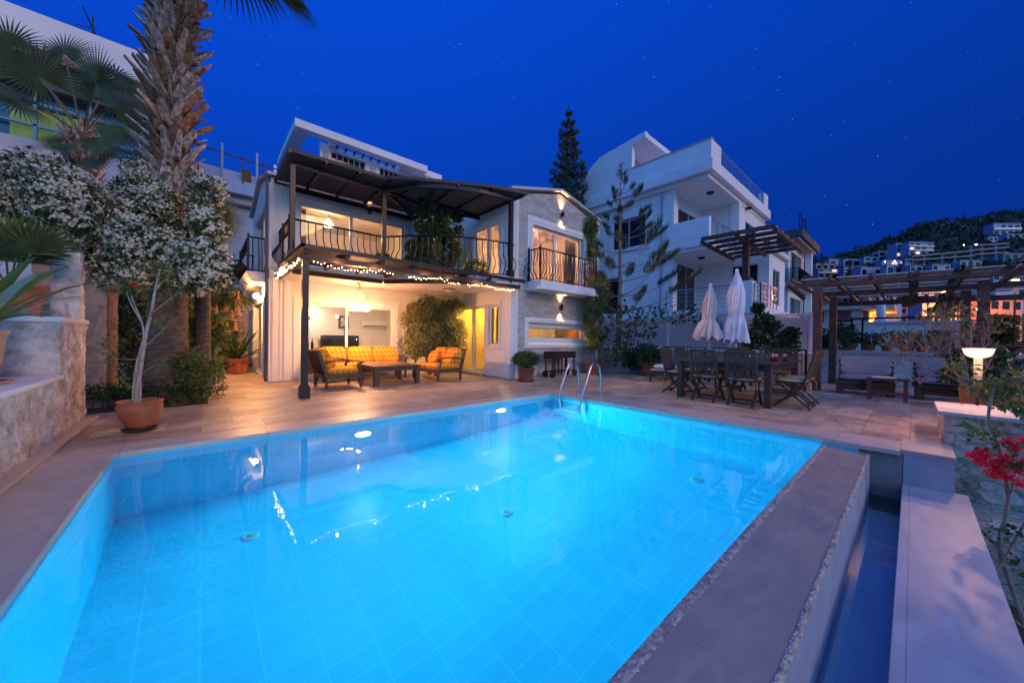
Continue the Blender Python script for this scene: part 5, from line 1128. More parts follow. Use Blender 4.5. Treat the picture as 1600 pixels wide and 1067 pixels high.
# bougainvillea in front of the pier
bo = thing('bougainvillea', 'bougainvillea with bright red bracts climbing in front of the stone pier', 'bougainvillea', (5.6, -1.3, -1.3))
b = MB()
def br(pts, r0, r1, m=BARK):
    r0 *= .5; r1 *= .6; p = [at(*q) for q in pts]; c_ = catmull([tuple(x) for x in p], 5); b.tube([tuple(q) for q in c_], [r0+(r1-r0)*i/(len(c_)-1) for i in range(len(c_))], m, 8)
br([(1605, 980, 2.5), (1580, 915, 2.7), (1562, 850, 2.9), (1575, 780, 3.0), (1560, 700, 3.1), (1545, 660, 3.2), (1548, 625, 3.2), (1556, 600, 3.3)], .030, .014)
br([(1545, 905, 2.6), (1572, 872, 2.8), (1600, 820, 2.9), (1640, 770, 2.9)], .022, .016); br([(1560, 640, 3.2), (1575, 622, 3.3), (1600, 600, 3.3)], .014, .008); br([(1548, 640, 3.2), (1530, 625, 3.3), (1500, 632, 3.4)], .010, .004)
br([(1615, 700, 2.9), (1598, 650, 3.1), (1590, 610, 3.2), (1560, 575, 3.3), (1500, 570, 3.5)], .016, .003); br([(1620, 600, 3.0), (1570, 592, 3.2), (1520, 588, 3.4), (1480, 578, 3.5)], .010, .003)
br([(1570, 800, 3.0), (1585, 740, 3.0), (1575, 700, 3.0), (1540, 690, 3.0)], .012, .004)
br([(1600, 980, 2.4), (1575, 960, 2.5), (1545, 925, 2.6), (1520, 912, 2.8)], .016, .006)
part(b, 'branches', bo)
b = MB()
bc = [(1523, 712), (1530, 720), (1540, 712), (1548, 725), (1560, 735), (1575, 745), (1590, 735), (1600, 722), (1585, 700), (1570, 715), (1605, 700), (1577, 690), (1560, 722), (1552, 740), (1610, 745), (1590, 755), (1535, 706), (1600, 690)]
for (x, y) in bc:
    c_ = at(x, y, 3.0); p, d = blob_pts(42, c_, (.06, .06, .045), .1); b.flowers(p, .024, BRACT, d, 3)
part(b, 'bracts', bo)
b = MB()
for (x, y, dp, n_, m_) in ((1530, 668, 3.0, 26, LEAFL), (1550, 690, 3.0, 18, LEAF), (1580, 720, 3.0, 22, LEAF), (1585, 610, 3.2, 60, LEAFY), (1560, 600, 3.3, 40, LEAFY), (1575, 630, 3.2, 40, LEAFY), (1535, 605, 3.4, 30, LEAFY), (1600, 640, 3.1, 40, LEAFL), (1545, 615, 3.3, 40, LEAFY), (1500, 575, 3.4, 26, LEAFY), (1600, 585, 3.2, 30, LEAFY), (1595, 880, 2.7, 14, LEAF), (1540, 840, 2.9, 10, LEAFD), (1580, 830, 2.9, 14, LEAF)):
    p, d = blob_pts(n_*2, at(x, y, dp), (.13, .13, .07), .1); b.leaves(p, .05, .032, m_, d, .9, .3)
part(b, 'leaves', bo)
t = thing('garden_shrub', 'low dark green strap leaved plant in the lower garden beside the white marble coping', 'shrub', (3.6, -1.3, -1.3))
blades(t, 0, 46, 1.0, .05, LEAFD, .3, .7)
t2 = dup(t, (4.9, -1.5, -1.35), .8, 'strap leaved dark green plant in the lower garden below the bougainvillea')
# ================================================================== LEFT WALLS AND POTS
lw = thing('stepped_wall', 'rough limestone stepped planter wall with two ledges along the left pool side', 'wall', (-1.6, 4.5, 0))
b = MB()
def rface(pa, pb, za, zb, nrm, amp=.05, nx=70, nz=40, m=LIME, seed=1.0, lock=True):
    pa = np.array(pa); pb = np.array(pb); nr = np.array(nrm); vs = []
    for j in range(nz+1):
        for i in range(nx+1):
            u = i/nx; p = pa+(pb-pa)*u; z = za+(zb-za)*j/nz; s_ = p[0]+p[1]
            e_ = amp*(.3*math.sin(s_*5.3*seed+1.7*math.sin(z*3.1))*math.sin(z*4.1+seed)+.3*math.sin(s_*17+z*11+2*math.sin(z*7))+.3*math.sin(s_*37-z*29+2*math.sin(s_*9))+.25*math.sin(s_*71+z*53)+RNG.normal(0, .16))
            if lock and i in (0, nx): e_ *= .3
            vs.append((p[0]+nr[0]*e_, p[1]+nr[1]*e_, z))
    b.add(vs, [(j*(nx+1)+i, j*(nx+1)+i+1, (j+1)*(nx+1)+i+1, (j+1)*(nx+1)+i) for j in range(nz) for i in range(nx)], m, True)
rface((-1.12, .2), (-1.12, 5.95), 0, .62, (1, 0), .022, 300, 44); rface((-1.12, 5.95), (-1.12, 7.0), 0, 1.22, (1, 0), .022, 70, 80); rface((-1.12, 7.0), (-2.3, 7.0), 0, 1.22, (0, 1), .03)
rface((-1.75, .2), (-1.75, 5.95), .66, 1.22, (1, 0), .03, 100, 20, seed=1.4); rface((-1.75, 5.95), (-1.12, 5.95), .66, 1.22, (0, -1), .02, 20, 20); rface((-1.13, 6.8), (-1.13, 7.0), 1.28, 2.1, (1, 0), .02, 12, 30); rface((-1.36, 6.8), (-1.13, 6.8), 1.28, 2.1, (0, -1), .02, 20, 30)
part(b, 'limestone_face', lw)
b = MB(); b.box(-1.75, -1.09, .2, 5.93, .62, .665, TRIM); part(b, 'ledge_slab', lw, bevel=.006); b = MB(); b.box(-2.4, -1.09, 5.92, 7.02, 1.22, 1.275, TRIM); b.box(-2.4, -1.72, .2, 5.92, 1.22, 1.275, TRIM); part(b, 'ledge_slab', lw, bevel=.006)
b = MB(); b.box(-1.12, -1.01, -1.5, 7.05, 0, .035, COPINGY); part(b, 'footing', lw, bevel=.008)
t = thing('stone_block', 'pinkish stone pillar standing behind the stepped wall by the planting bed', 'pillar', (-1.4, 8.2, 0))
RST = rock('reddish_stone', (0.30, 0.19, 0.14), (0.50, 0.36, 0.29), (0.3, 0.2, 0.15), 1.2, .008, fine=8)
b = MB(); rface((-1.75, 7.95), (-1.08, 8.05), .0, 2.1, (0, -1), .02, 20, 30, RST, .7); rface((-1.08, 8.05), (-1.08, 9.0), 0, 2.1, (1, 0), .02, 20, 30, RST, .9)
part(b, 'pillar_face', t)
AG = leafmat('agave_blue', (0.30, 0.44, 0.38), .15, .45)
t = thing('potted_agave', 'spiky blue green agave in a tall pale terracotta pot on the lower ledge', 'pot plant', (-1.42, 5.12, .665))
b = MB(); pot(b, (0, 0, .02), .12, .165, .44, TERRA2); b.build('pot', t); b = MB(); b.lathe([(.001, 0), (.18, 0), (.2, .03), (.17, .03)], (0, 0, 0), TERRA2, 24); b.build('saucer', t)
blades(t, .46, 38, .85, .085, AG, .08, .6, m2=LEAFL, bend=.9)
t = thing('potted_palm', 'small fan palm in a round terracotta pot on the upper ledge behind the agave', 'pot plant', (-1.52, 6.25, 1.275))
b = MB(); pot(b, (0, 0, 0), .19, .25, .34, TERRA); b.build('pot', t)
def fan(b, c_, d, up_, Rr, n, m, w=.05, arc=R(210), droop=.25, split=.35):
    d = V(d).normalized(); up_ = V(up_); s_ = d.cross(up_).normalized(); nrm = s_.cross(d).normalized()
    for k in range(n):
        a = -arc/2+arc*k/(n-1); dd = (d*math.cos(a)+s_*math.sin(a)); Lk = Rr*(1-.15*abs(a)/(arc/2))*RNG.uniform(.93, 1.05); sd = nrm.cross(dd).normalized(); ww = w*Rr
        P_ = []; p = V(c_); q = dd.copy()
        for i in range(6): P_.append(p.copy()); p = p+q*Lk/5; q = (q+V((0, 0, -droop*(i/5)**1.5))).normalized()
        vs = []
        for i, p in enumerate(P_):
            u = i/5; g = ww*(u/.5 if u < .5 else (1-u)/.5)+.003; vs += [tuple(p-sd*g/2+nrm*g*.18), tuple(p-nrm*g*.1), tuple(p+sd*g/2+nrm*g*.18)]
        b.add(vs, [(3*i+j, 3*i+j+1, 3*i+j+4, 3*i+j+3) for i in range(5) for j in range(2)], m, False)
b = MB()
for k in range(9):
    a = RNG.uniform(0, 6.28); el_ = RNG.uniform(.5, 1.3); d = V((math.cos(a)*math.cos(el_), math.sin(a)*math.cos(el_), math.sin(el_))); e_ = d*RNG.uniform(.3, .5)+V((0, 0, .32))
    b.tube([(0, 0, .3), tuple(e_)], .008, LEAFL, 5); fan(b, e_, d, (0, 0, 1), .42, 18, LEAFL if k % 2 else PALMG, .09, R(170), .12)
b.build('foliage', t)
# potted tree with two pale stems
pt_ = thing('potted_tree', 'slender tree with pale twisted stems in a wide terracotta bowl at the pool corner', 'pot plant', (-.53, 5.88, 0))
b = MB(); b.lathe([(.001, 0), (.10, 0), (.125, .04), (.165, .12), (.19, .20), (.194, .25), (.182, .285), (.197, .305), (.19, .315), (.17, .31), (.17, .27)], (0, 0, .03), TERRA, 36); b.disc((0, 0, .30), .17, SOIL); b.build('pot', pt_)
b = MB(); b.lathe([(.001, 0), (.13, 0), (.155, .025), (.15, .03), (.12, .012)], (0, 0, .0), SAUCER, 30); b.build('saucer', pt_)
b = MB()
def W_at(px_, py_, dep): q = at(px_, py_, dep)-np.array([-.53, 5.88, 0]); return tuple(q)
dp = 4.06
stems = [([(213, 628), (216, 600), (222, 560), (228, 520), (236, 490), (242, 455), (250, 420)], .022, .010), ([(208, 628), (210, 590), (216, 560), (224, 530), (222, 505), (212, 480), (205, 462)], .014, .006), ([(218, 628), (219, 600), (213, 575), (220, 545), (228, 515)], .014, .010),
         ([(222, 505), (205, 475), (198, 455)], .008, .004), ([(217, 562), (200, 561), (175, 560)], .005, .002), ([(236, 490), (262, 470), (275, 460)], .006, .003), ([(242, 455), (262, 430), (270, 410)], .006, .002), ([(228, 540), (250, 520), (262, 508)], .005, .002), ([(213, 590), (235, 575), (250, 568)], .004, .002), ([(212, 610), (195, 598), (188, 595)], .004, .002)]
for pts, r0, r1 in stems:
    c_ = catmull([W_at(x, y, dp) for x, y in pts], 4); b.tube([tuple(q) for q in c_], [r0+(r1-r0)*i/(len(c_)-1) for i in range(len(c_))], BARKL, 8)
b.build('stem', pt_)
b = MB()
for (x, y, n_) in ((198, 455, 60), (205, 440, 60), (250, 420, 70), (262, 440, 50), (230, 455, 40), (175, 560, 34), (165, 545, 26), (240, 495, 24), (262, 505, 34), (262, 465, 30), (250, 568, 24), (188, 595, 20), (225, 470, 26), (170, 535, 20), (205, 600, 14)):
    p, d = blob_pts(n_, W_at(x, y, dp), (.10, .10, .08), .1); b.leaves(p, .055, .016, LEAFL, d, 1.0); b.leaves(p[:n_//2], .055, .016, LEAF, d[:n_//2], 1.0)
b.build('foliage', pt_)
b = MB(); p, d = blob_pts(12, W_at(208, 445, dp-.05), (.03, .03, .03), .2); b.flowers(p, .022, BRACT2, d); p, d = blob_pts(9, W_at(226, 466, dp-.05), (.025, .025, .02), .2); b.flowers(p, .022, BRACT2, d); b.build('flowers', pt_)
# ================================================================== BIG PALM AND THE BED
PXP, PYP = -.44, 8.0
bp = thing('palm_tree', 'tall palm with a shaggy boot covered trunk rising out of the planting bed', 'palm tree', (PXP, PYP, 0))
b = MB(); rows = 90; nn = 36; vs = []
for i in range(rows+1):
    z = -.05+9.3*i/rows; r = .31-.06*min(1, z/1.2)-.02*max(0, z-1.2)/2; r = max(r, .19); lean = .012*z
    for k in range(nn):
        a = 2*math.pi*k/nn; rr = r*(1+.02*math.sin(z*38)+RNG.normal(0, .006)); vs.append((PXP+lean+rr*math.cos(a), PYP+rr*math.sin(a), z))
b.add(vs, [(i*nn+k, i*nn+(k+1) % nn, (i+1)*nn+(k+1) % nn, (i+1)*nn+k) for i in range(rows) for k in range(nn)], PALMT, True)
ga = 2.39996; z = 3.05; k = 0
while z < 9.2:
    a = k*ga+RNG.normal(0, .1); low = z < 3.75; lean = .012*z; rr = .20
    ca, sa = math.cos(a), math.sin(a); Lb = RNG.uniform(.18, .26) if low else RNG.uniform(.24, .46); el_ = R(RNG.uniform(62, 80)) if low else R(RNG.uniform(38, 68))
    if not low and RNG.uniform() < .03: Lb *= 1.8; el_ = R(15)
    o_ = V((PXP+lean+rr*ca, PYP+rr*sa, z)); d = V((ca*math.cos(el_), sa*math.cos(el_), math.sin(el_))); tw = V((-sa, ca, 0))
    w0 = .20 if low else .18*RNG.uniform(.75, 1.15); BT = BOOT if (RNG.uniform() < .62 or low) else BOOTD; b.bar(tuple(o_-d*.06), tuple(o_+d*Lb*.55), w0, .035, BT, up=(ca, sa, .2), w2=w0*.62, h2=.03); tip = o_+d*Lb+tw*RNG.normal(0, .02)+V((ca, sa, 0))*RNG.uniform(0, .05)
    b.bar(tuple(o_+d*Lb*.55), tuple(tip), w0*.60, .028, BT, up=(ca, sa, .2), w2=w0*RNG.uniform(.3, .5), h2=.018)
    if not low and k % 2 == 0: b.bar(tuple(o_), tuple(o_+V((ca, sa, RNG.uniform(-.1, .5)))*.12), .08, .05, BOOT2, up=(ca, sa, 0), w2=.03, h2=.02)
    z += .018 if not low else .02; k += 1
part(b, 'trunk', bp)
def frond(b, base, d, Lp, Rr, n=42, m=PALMG, droop=.5, pet=.02):
    d = V(d).normalized(); p = V(base); pts = []; q = d.copy()
    for i in range(7): pts.append(p.copy()); p = p+q*Lp/6; q = (q+V((0, 0, -.07))).normalized()
    b.tube([tuple(x) for x in pts], [pet*(1-.5*i/6) for i in range(7)], leafmat_pet, 5); fan(b, pts[-1], q, (0, 0, 1), Rr, n, m, .05, R(230), droop)
leafmat_pet = mat('petiole', (0.22, 0.16, 0.06), 0.5)
for k in range(18):
    a = k*ga; el_ = R(RNG.uniform(-25, 65)); d = (math.cos(a)*math.cos(el_), math.sin(a)*math.cos(el_), math.sin(el_)); b = MB(); frond(b, (PXP+.1, PYP, 9.1), d, 1.3, 1.2, 34, droop=.9); part(b, 'frond', bp)
# frond whose tips hang into the picture at the top
for (x, y, dpt) in ((412, -42, 5.5), (352, -70, 5.2)):
    hub = at(x, y, dpt); b = MB(); a0 = V((PXP+.1, PYP, 9.0)); b.tube([tuple(a0), tuple((a0+V(hub))/2+V((0, 0, .5))), tuple(V(hub))], .018, leafmat_pet, 6); fan(b, V(hub), (.55, -.62, -.55), (0, 0, 1), 1.0, 34, PALMG, .055, R(200), .55); part(b, 'frond', bp)
# small fan palm behind the jasmine
q = at(128, 212, 6.6); fpp = thing('fan_palm', 'fan palm with wide dark leaves and orange stalks behind the jasmine', 'palm tree', (q[0], q[1], 0))
b = MB(); b.tube([(0, 0, 0), (0.02, 0, q[2]*.5), (0, 0, q[2])], [.2, .18, .20], PALMT, 14)
for k in range(60): a = k*ga; z = q[2]-1.0+k*.017; b.bar((.17*math.cos(a), .17*math.sin(a), z), (.30*math.cos(a), .30*math.sin(a), z+.28), .07, .02, BOOT, up=(math.cos(a), math.sin(a), 0), w2=.03)
b.build('trunk', fpp)
hubs = [(150, 130, 6.1, 1.05, (.0, -.3, .9)), (60, 120, 6.2, 1.1, (-.6, -.2, .5)), (15, 70, 6.5, 1.0, (-.8, .1, .4)), (30, 160, 5.8, .8, (-.7, -.5, -.1)), (185, 165, 6.6, .95, (.6, .2, .3)), (100, 85, 7.0, 1.0, (-.2, .4, .8)), (160, 215, 5.9, .9, (.5, -.5, -.3)), (95, 225, 6.1, .6, (-.5, -.3, -.6)), (180, 120, 7.1, 1.0, (.5, .5, .5)), (-20, 120, 6.3, 1.0, (-.8, 0, 0)), (200, 200, 6.4, .7, (.7, 0, -.3)), (150, 250, 6.0, .8, (.2, -.6, -.5))]
for (x, y, dpt, Rr, d) in hubs:
    h = at(x, y, dpt)-np.array([q[0], q[1], 0]); b = MB(); s0 = V((0, 0, q[2]))
    b.tube([tuple(s0), tuple((s0+V(h))/2+V((0, 0, .08))), tuple(V(h))], [.02, .015, .009], leafmat_pet, 6); view = V(_f)*-1
    dd = V(d); fan(b, V(h), dd, tuple(V((.66, .75, -.2))*1.0+V(tuple(RNG.normal(0, .25, 3)))), Rr*.62, 40, PALMG, .055, R(300), .35); b.build('frond', fpp)
# jasmine
def jasmine(name, lab, loc, blobs, nleaf, nflow, stem):
    t = thing(name, lab, 'flowering climber', loc); b = MB(); bf = MB(); tot = sum(q_[3]*q_[3] for q_ in blobs)
    for (x, y, dpt, r, rd) in blobs:
        c_ = at(x, y, dpt); w_ = r*r/tot; 
        for m_, kk in ((LEAF, .45), (LEAFD, .35), (LEAFL, .2)): p, d = blob_pts(int(nleaf*w_*kk), c_, (r, r, r*rd), .55); b.leaves(p, .06, .026, m_, d, .9)
        nc_ = max(3, int(nflow*w_*2/7)); p0, d0 = blob_pts(nc_, c_, (r*1.04, r*1.04, r*rd*1.04), .86); p = np.repeat(p0, 7, 0)+RNG.normal(0, .026, (nc_*7, 3)); d = np.repeat(d0, 7, 0)+RNG.normal(0, .2, (nc_*7, 3)); nf = nc_*7; cv = EYE-np.asarray(c_); cv /= np.linalg.norm(cv); keep = (d@cv) > -.35
        nz = np.sin(p[:, 0]*9+1.3*np.sin(p[:, 2]*7))+np.sin(p[:, 1]*8+p[:, 2]*9); keep &= nz > -1.3+RNG.normal(0, .5, nf)
        bf.flowers(p[keep], .0215, JASM, d[keep]+RNG.normal(0, .45, (keep.sum(), 3)))
    part(b, 'foliage', t); part(bf, 'flowers', t)
    b = MB(); [b.tube([tuple(x) for x in s_], .014, BARK, 6) for s_ in stem]; part(b, 'stem', t); return t
bl = []
def fill(poly_top, y1f, xr, dpf, n, r0, r1):
    for _ in range(n):
        x = RNG.uniform(*xr); bot = y1f(x); top = min(np.interp(x, [p[0] for p in poly_top], [p[1] for p in poly_top]), bot-75); dpt = dpf(x); r = RNG.uniform(r0, r1); rp = r*550/dpt
        y = RNG.uniform(top+rp*.8, max(top+rp*.85, bot-rp*.7)); bl.append((x, y, dpt+RNG.uniform(-.1, .25), r, RNG.uniform(.8, 1)))
fill([(-60, 235), (0, 238), (60, 235), (120, 255), (170, 300), (210, 330), (260, 400), (330, 470)], lambda x: np.interp(x, [-60, 0, 120, 160, 200, 260, 330], [440, 405, 410, 455, 455, 440, 450]), (-50, 325), lambda x: 5.0+.2*math.sin(x*.05)+.35*(x > 150), 74, .22, .38)
jasmine('jasmine', 'large mass of white flowering jasmine hanging over the left wall', (-1.6, 7, 1.28), bl, 42000, 22000, [[tuple(at(145, 420, 5.2)), (-1.5, 7.2, .8), (-1.4, 7.3, 0)]])
bl = []
fill([(195, 250), (220, 235), (250, 300), (290, 270), (310, 225), (345, 300)], lambda x: np.interp(x, [195, 250, 300, 345], [420, 350, 480, 440]), (200, 335), lambda x: 5.45+.25*abs(x-262)/70, 30, .13, .24)
bl += [(215, 270, 5.5, .2, 1), (322, 300, 5.5, .22, 1), (325, 350, 5.4, .24, 1), (318, 400, 5.3, .26, 1), (300, 440, 5.2, .2, 1), (325, 430, 5.2, .18, 1)]
jasmine('jasmine', 'white flowering jasmine wrapped round the trunk of the tall palm', (-.3, 7.6, 0), bl, 20000, 9000, [[tuple(at(262, 430, 6.3)), (-.42, 8.42, 1.0), (-.42, 8.42, 0)]])
# small palm right of trunk
q = at(318, 345, 6.3); t = thing('fan_palm', 'small fan palm whose leaves stick out right of the jasmine covered trunk', 'palm tree', (q[0], q[1], 0)); b = MB(); b.tube([(0, 0, 0), (0, 0, q[2])], [.12, .1], PALMT, 10); b.build('trunk', t)
for (a, Rr) in ((.2, .7), (-.4, .65), (.8, .6), (-1.0, .6), (1.5, .5)):
    b = MB(); d = V((math.cos(a)*.75+.1, math.cos(a)*-.66+.1, math.sin(a))); b.tube([(0, 0, q[2]), tuple(V((0, 0, q[2]))+d*.18)], .01, leafmat_pet, 5); fan(b, V((0, 0, q[2]))+d*.18, d, (.66, .75, 0), Rr*.8, 18, LEAFY if a < 0.5 else PALMG, .055, R(110), .35); b.build('frond', t)
# bed shrubs
def clump(name, lab, cat, c_, rad, n, sz, ms=((LEAF, .4), (LEAFD, .4), (LEAFL, .2)), nb=14, stem=True):
    t = thing(name, lab, cat, (c_[0], c_[1], 0)); b = MB()
    for _ in range(nb):
        cc = (c_[0]+RNG.uniform(-1, 1)*rad[0]*.7, c_[1]+RNG.uniform(-1, 1)*rad[1]*.7, c_[2]+RNG.uniform(-1, 1)*rad[2]*.7); rr = RNG.uniform(.3, .55)
        for m_, kk in ms: p, d = blob_pts(int(n/nb*kk), cc, (rad[0]*rr, rad[1]*rr, rad[2]*rr), .3); b.leaves(p, sz, sz*.42, m_, d, .9, .2)
    part(b, 'foliage', t)
    if stem: b = MB(); [b.tube([(c_[0], c_[1], 0), (c_[0]+RNG.uniform(-1, 1)*rad[0]*.5, c_[1]+RNG.uniform(-1, 1)*rad[1]*.5, c_[2])], .02, BARK, 5, cap=False) for _ in range(6)]; part(b, 'stem', t)
    return t
clump('ivy', 'dark ivy covering the bed at the foot of the palm', 'ivy', (-.55, 7.95, .22), (.75, .45, .25), 4200, .06, ((LEAFD, .75), (LEAF, .25)), 20, False)
clump('shrub', 'yellow lit leafy shrub spilling over the corner of the planting bed', 'shrub', (-.02, 7.95, .42), (.35, .45, .42), 3400, .055, ((LEAF, .4), (LEAFY, .3), (LEAFL, .3)), 16)
clump('shrub', 'tall shrub with broad yellow green leaves right of the palm trunk', 'shrub', (.0, 8.9, 1.0), (.3, .4, .75), 420, .22, ((LEAFL, .5), (LEAFY, .3), (LEAF, .2)), 10)
clump('hedge', 'dark hedge filling the back of the side path', 'hedge', (-.2, 13.8, 1.6), (1.1, 1.5, 1.8), 9000, .12, ((LEAFD, .9), (LEAF, .1)), 44)
clump('hedge', 'dark hedge standing behind the palm trunk and the stone pillar', 'hedge', (-1.0, 10.6, 1.3), (.9, 1.2, 1.5), 7000, .10, ((LEAFD, .8), (LEAF, .2)), 36)
clump('shrub', 'dark leafy tree top behind the side balcony of the villa', 'shrub', (.0, 15.6, 3.1), (1.0, .8, .8), 2200, .14, ((LEAFD, .9), (LEAF, .1)), 20)
# angel's trumpet
t = thing('angels_trumpet', 'angel trumpet shrub with hanging orange blooms beside the side path', 'flowering shrub', (.25, 10.4, 0))
b = MB(); b.tube([(.2, 10.6, 0), (.25, 10.5, 1.4), (.4, 10.3, 2.2)], [.04, .03, .015], BARK, 6); part(b, 'stem', t)
b = MB(); 
for k in range(12): c_ = at(RNG.uniform(318, 372), RNG.uniform(440, 475), 7.6+RNG.uniform(-.2, .3)); p, d = blob_pts(34, c_, (.2, .2, .14), .2); b.leaves(p, .20, .06, LEAFY if k % 2 else LEAF, d, .7, .9)
part(b, 'foliage', t)
for (x, y) in ((325, 470), (338, 482), (352, 478), (362, 492), (372, 484), (345, 502), (330, 497), (368, 508), (355, 510), (318, 488), (305, 505), (372, 462)):
    c_ = at(x, y, 7.4+RNG.uniform(-.1, .1)); b = MB(); b.lathe([(.012, .10), (.016, .04), (.03, -.04), (.06, -.10), (.085, -.115)], tuple(c_), TRUMP, 10); part(b, 'bloom', t)
# ================================================================== NEIGHBOUR: BIG WHITE HOUSE ON THE RIGHT
bw = thing('white_house', 'large white three storey house with deep roof slab and balconies right of the villa', 'house', (20, 8, 0))
X0, Y0 = 16.0, 5.6
b = MB(); b.box(X0, 30, Y0+.9, 20, 8.35, 8.85, WHITE2); b.box(X0+.02, 25.2, Y0+.02, Y0+.9, 8.35, 8.85, WHITE2); b.box(X0+.25, 25, Y0+.25, 20, 8.15, 8.35, TRIM); part(b, 'roof_slab', bw, bevel=.02)
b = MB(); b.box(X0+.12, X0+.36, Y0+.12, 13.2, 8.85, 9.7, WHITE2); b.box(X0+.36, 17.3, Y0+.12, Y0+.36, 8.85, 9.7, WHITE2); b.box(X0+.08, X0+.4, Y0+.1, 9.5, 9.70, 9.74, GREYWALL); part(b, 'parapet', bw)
b = MB(); b.box(24.2, 25.0, Y0+.12, Y0+.4, 8.85, 9.7, WHITE2); part(b, 'parapet', bw)
b = MB(); gp = [(9.35, 8.85), (9.35, 11.0), (8.75, 11.15), (8.75, 10.9), (9.1, 10.8), (12.2, 10.75), (15.2, 8.85)]
b.prism([(9.4, 8.85), (9.4, 10.9), (8.7, 11.0), (8.7, 11.3), (11.3, 11.0), (12.6, 10.2), (14.8, 8.4), (14.8, 8.0), (9.4, 8.0)], X0+.13, X0+.4, WHITE2, 'x')
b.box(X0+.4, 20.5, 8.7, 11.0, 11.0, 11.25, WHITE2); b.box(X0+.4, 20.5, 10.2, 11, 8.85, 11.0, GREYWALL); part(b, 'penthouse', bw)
def hrail(path, z0, z1, par, m=None, nbars=5, sp=.9, nm='railing'):
    m = m or mat('pale_metal_rail', (0.25, 0.34, 0.44), 0.4, metal=.5)
    b = MB()
    for i in range(len(path)-1):
        a, c_ = V((*path[i], 0)), V((*path[i+1], 0)); L_ = (c_-a).length
        b.bar((a.x, a.y, z1), (c_.x, c_.y, z1), .05, .05, m)
        for k in range(nbars): z = z0+(z1-z0)*k/nbars+.05; b.bar((a.x, a.y, z), (c_.x, c_.y, z), .02, .02, m)
        n_ = max(1, round(L_/sp))
        for k in range(n_+1): p = a+(c_-a)*k/n_; b.bar((p.x, p.y, z0), (p.x, p.y, z1), .035, .035, m)
    return part(b, nm, par)
hrail([(17.3, Y0+.2), (24.2, Y0+.2)], 8.85, 9.68, bw)
HX = 16.42
b = MB(); b.wall('x', HX, HX+.3, 7.6, 20, -.4, 8.15, [(8.75, 10.6, 5.85, 7.35), (10.2, 12.2, 2.5, 4.4)], WHITE2); part(b, 'side_wall', bw)
b = MB(); b.wall('y', 7.6, 7.9, HX+.3, 20.3, -.4, 8.15, [(17.35, 19.8, 5.5, 7.6), (17.35, 19.5, 2.5, 4.9)], WHITE2); part(b, 'front_wall', bw)
b = MB(); b.wall('x', 20.3, 20.6, 5.9, 7.6, -.4, 8.15, [], WHITE2); part(b, 'side_wall', bw)
b = MB(); b.wall('y', 5.9, 6.2, 20.6, 28, -.4, 8.15, [(21.5, 23.4, 5.6, 7.5), (25, 26.6, 5.6, 7.4)], WHITE2); part(b, 'front_wall', bw)
def pane_grp(par, ax, p, u0, u1, z0, z1, nm='window', split=2, sg=1):
    b = MB(); 
    def bx(bb, a0, a1, c0, c1, d0, d1, m_):
        if ax == 'y': bb.box(a0, a1, p+d0, p+d1, c0, c1, m_)
        else: bb.box(p+d0, p+d1, a0, a1, c0, c1, m_)
    fw = .05
    bx(b, u0, u0+fw, z0, z1, .02, .08, GREYWALL); bx(b, u1-fw, u1, z0, z1, .02, .08, GREYWALL); bx(b, u0+fw, u1-fw, z1-fw, z1, .02, .08, GREYWALL); bx(b, u0+fw, u1-fw, z0, z0+fw, .02, .08, GREYWALL)
    for k in range(1, split): u = u0+(u1-u0)*k/split; bx(b, u-.03, u+.03, z0+fw, z1-fw, .015, .085, GREYWALL)
    f = part(b, nm, par) if par.type == 'EMPTY' else b.build(nm, par); g = MB(); bx(g, u0+.01, u1-.01, z0+.01, z1-.01, .05, .06, GLASSD); g.build('pane', f); return f
for a in (('x', HX-.0, 8.75, 10.6, 5.85, 7.35), ('x', HX-.0, 10.2, 12.2, 2.5, 4.4), ('y', 7.59, 17.35, 19.8, 5.5, 7.6), ('y', 7.59, 17.35, 19.5, 2.5, 4.9), ('y', 5.89, 21.5, 23.4, 5.6, 7.5), ('y', 5.89, 25, 26.6, 5.6, 7.4), ('x', 19.54, 4.8, 5.9, 3.9, 4.8)): pane_grp(bw, *a)
b = MB()
for (u0, u1, z0, z1) in ((8.75, 10.6, 5.85, 7.35), (10.2, 12.2, 2.5, 4.4)):
    for r in ((u0-.25, u0, z0-.2, z1+.2), (u1, u1+.25, z0-.2, z1+.2), (u0, u1, z1, z1+.2), (u0, u1, z0-.2, z0)): b.box(HX-.06, HX, *r, TRIM)
for x in (16.40,): b.box(x, x+.4, 7.38, 7.6, -.4, 8.15, TRIM)
b.box(20.2, 20.65, 5.82, 5.9, 5.4, 8.15, TRIM); b.box(20.2, 20.3, 5.9, 6.2, 5.4, 8.15, TRIM)
part(b, 'window_surround', bw)
b = MB(); b.tube([(16.36, 7.9, -.4), (16.36, 7.9, 8.1)], .06, mat('blue_pipe', (0.3, 0.42, 0.5), 0.5), 8); part(b, 'downpipe', bw)
b = MB(); b.box(X0, 20.3, 5.7, 7.6, 5.2, 5.5, WHITE2); b.box(X0+.1, 20.3, 5.8, 7.6, 5.05, 5.2, TRIM); b.box(X0, X0+.2, 5.7, 7.5, 5.5, 6.4, WHITE2); bb_ = part(b, 'balcony', bw, bevel=.02)
hrail([(X0+.2, 5.75), (20.3, 5.75)], 5.5, 6.4, bw)
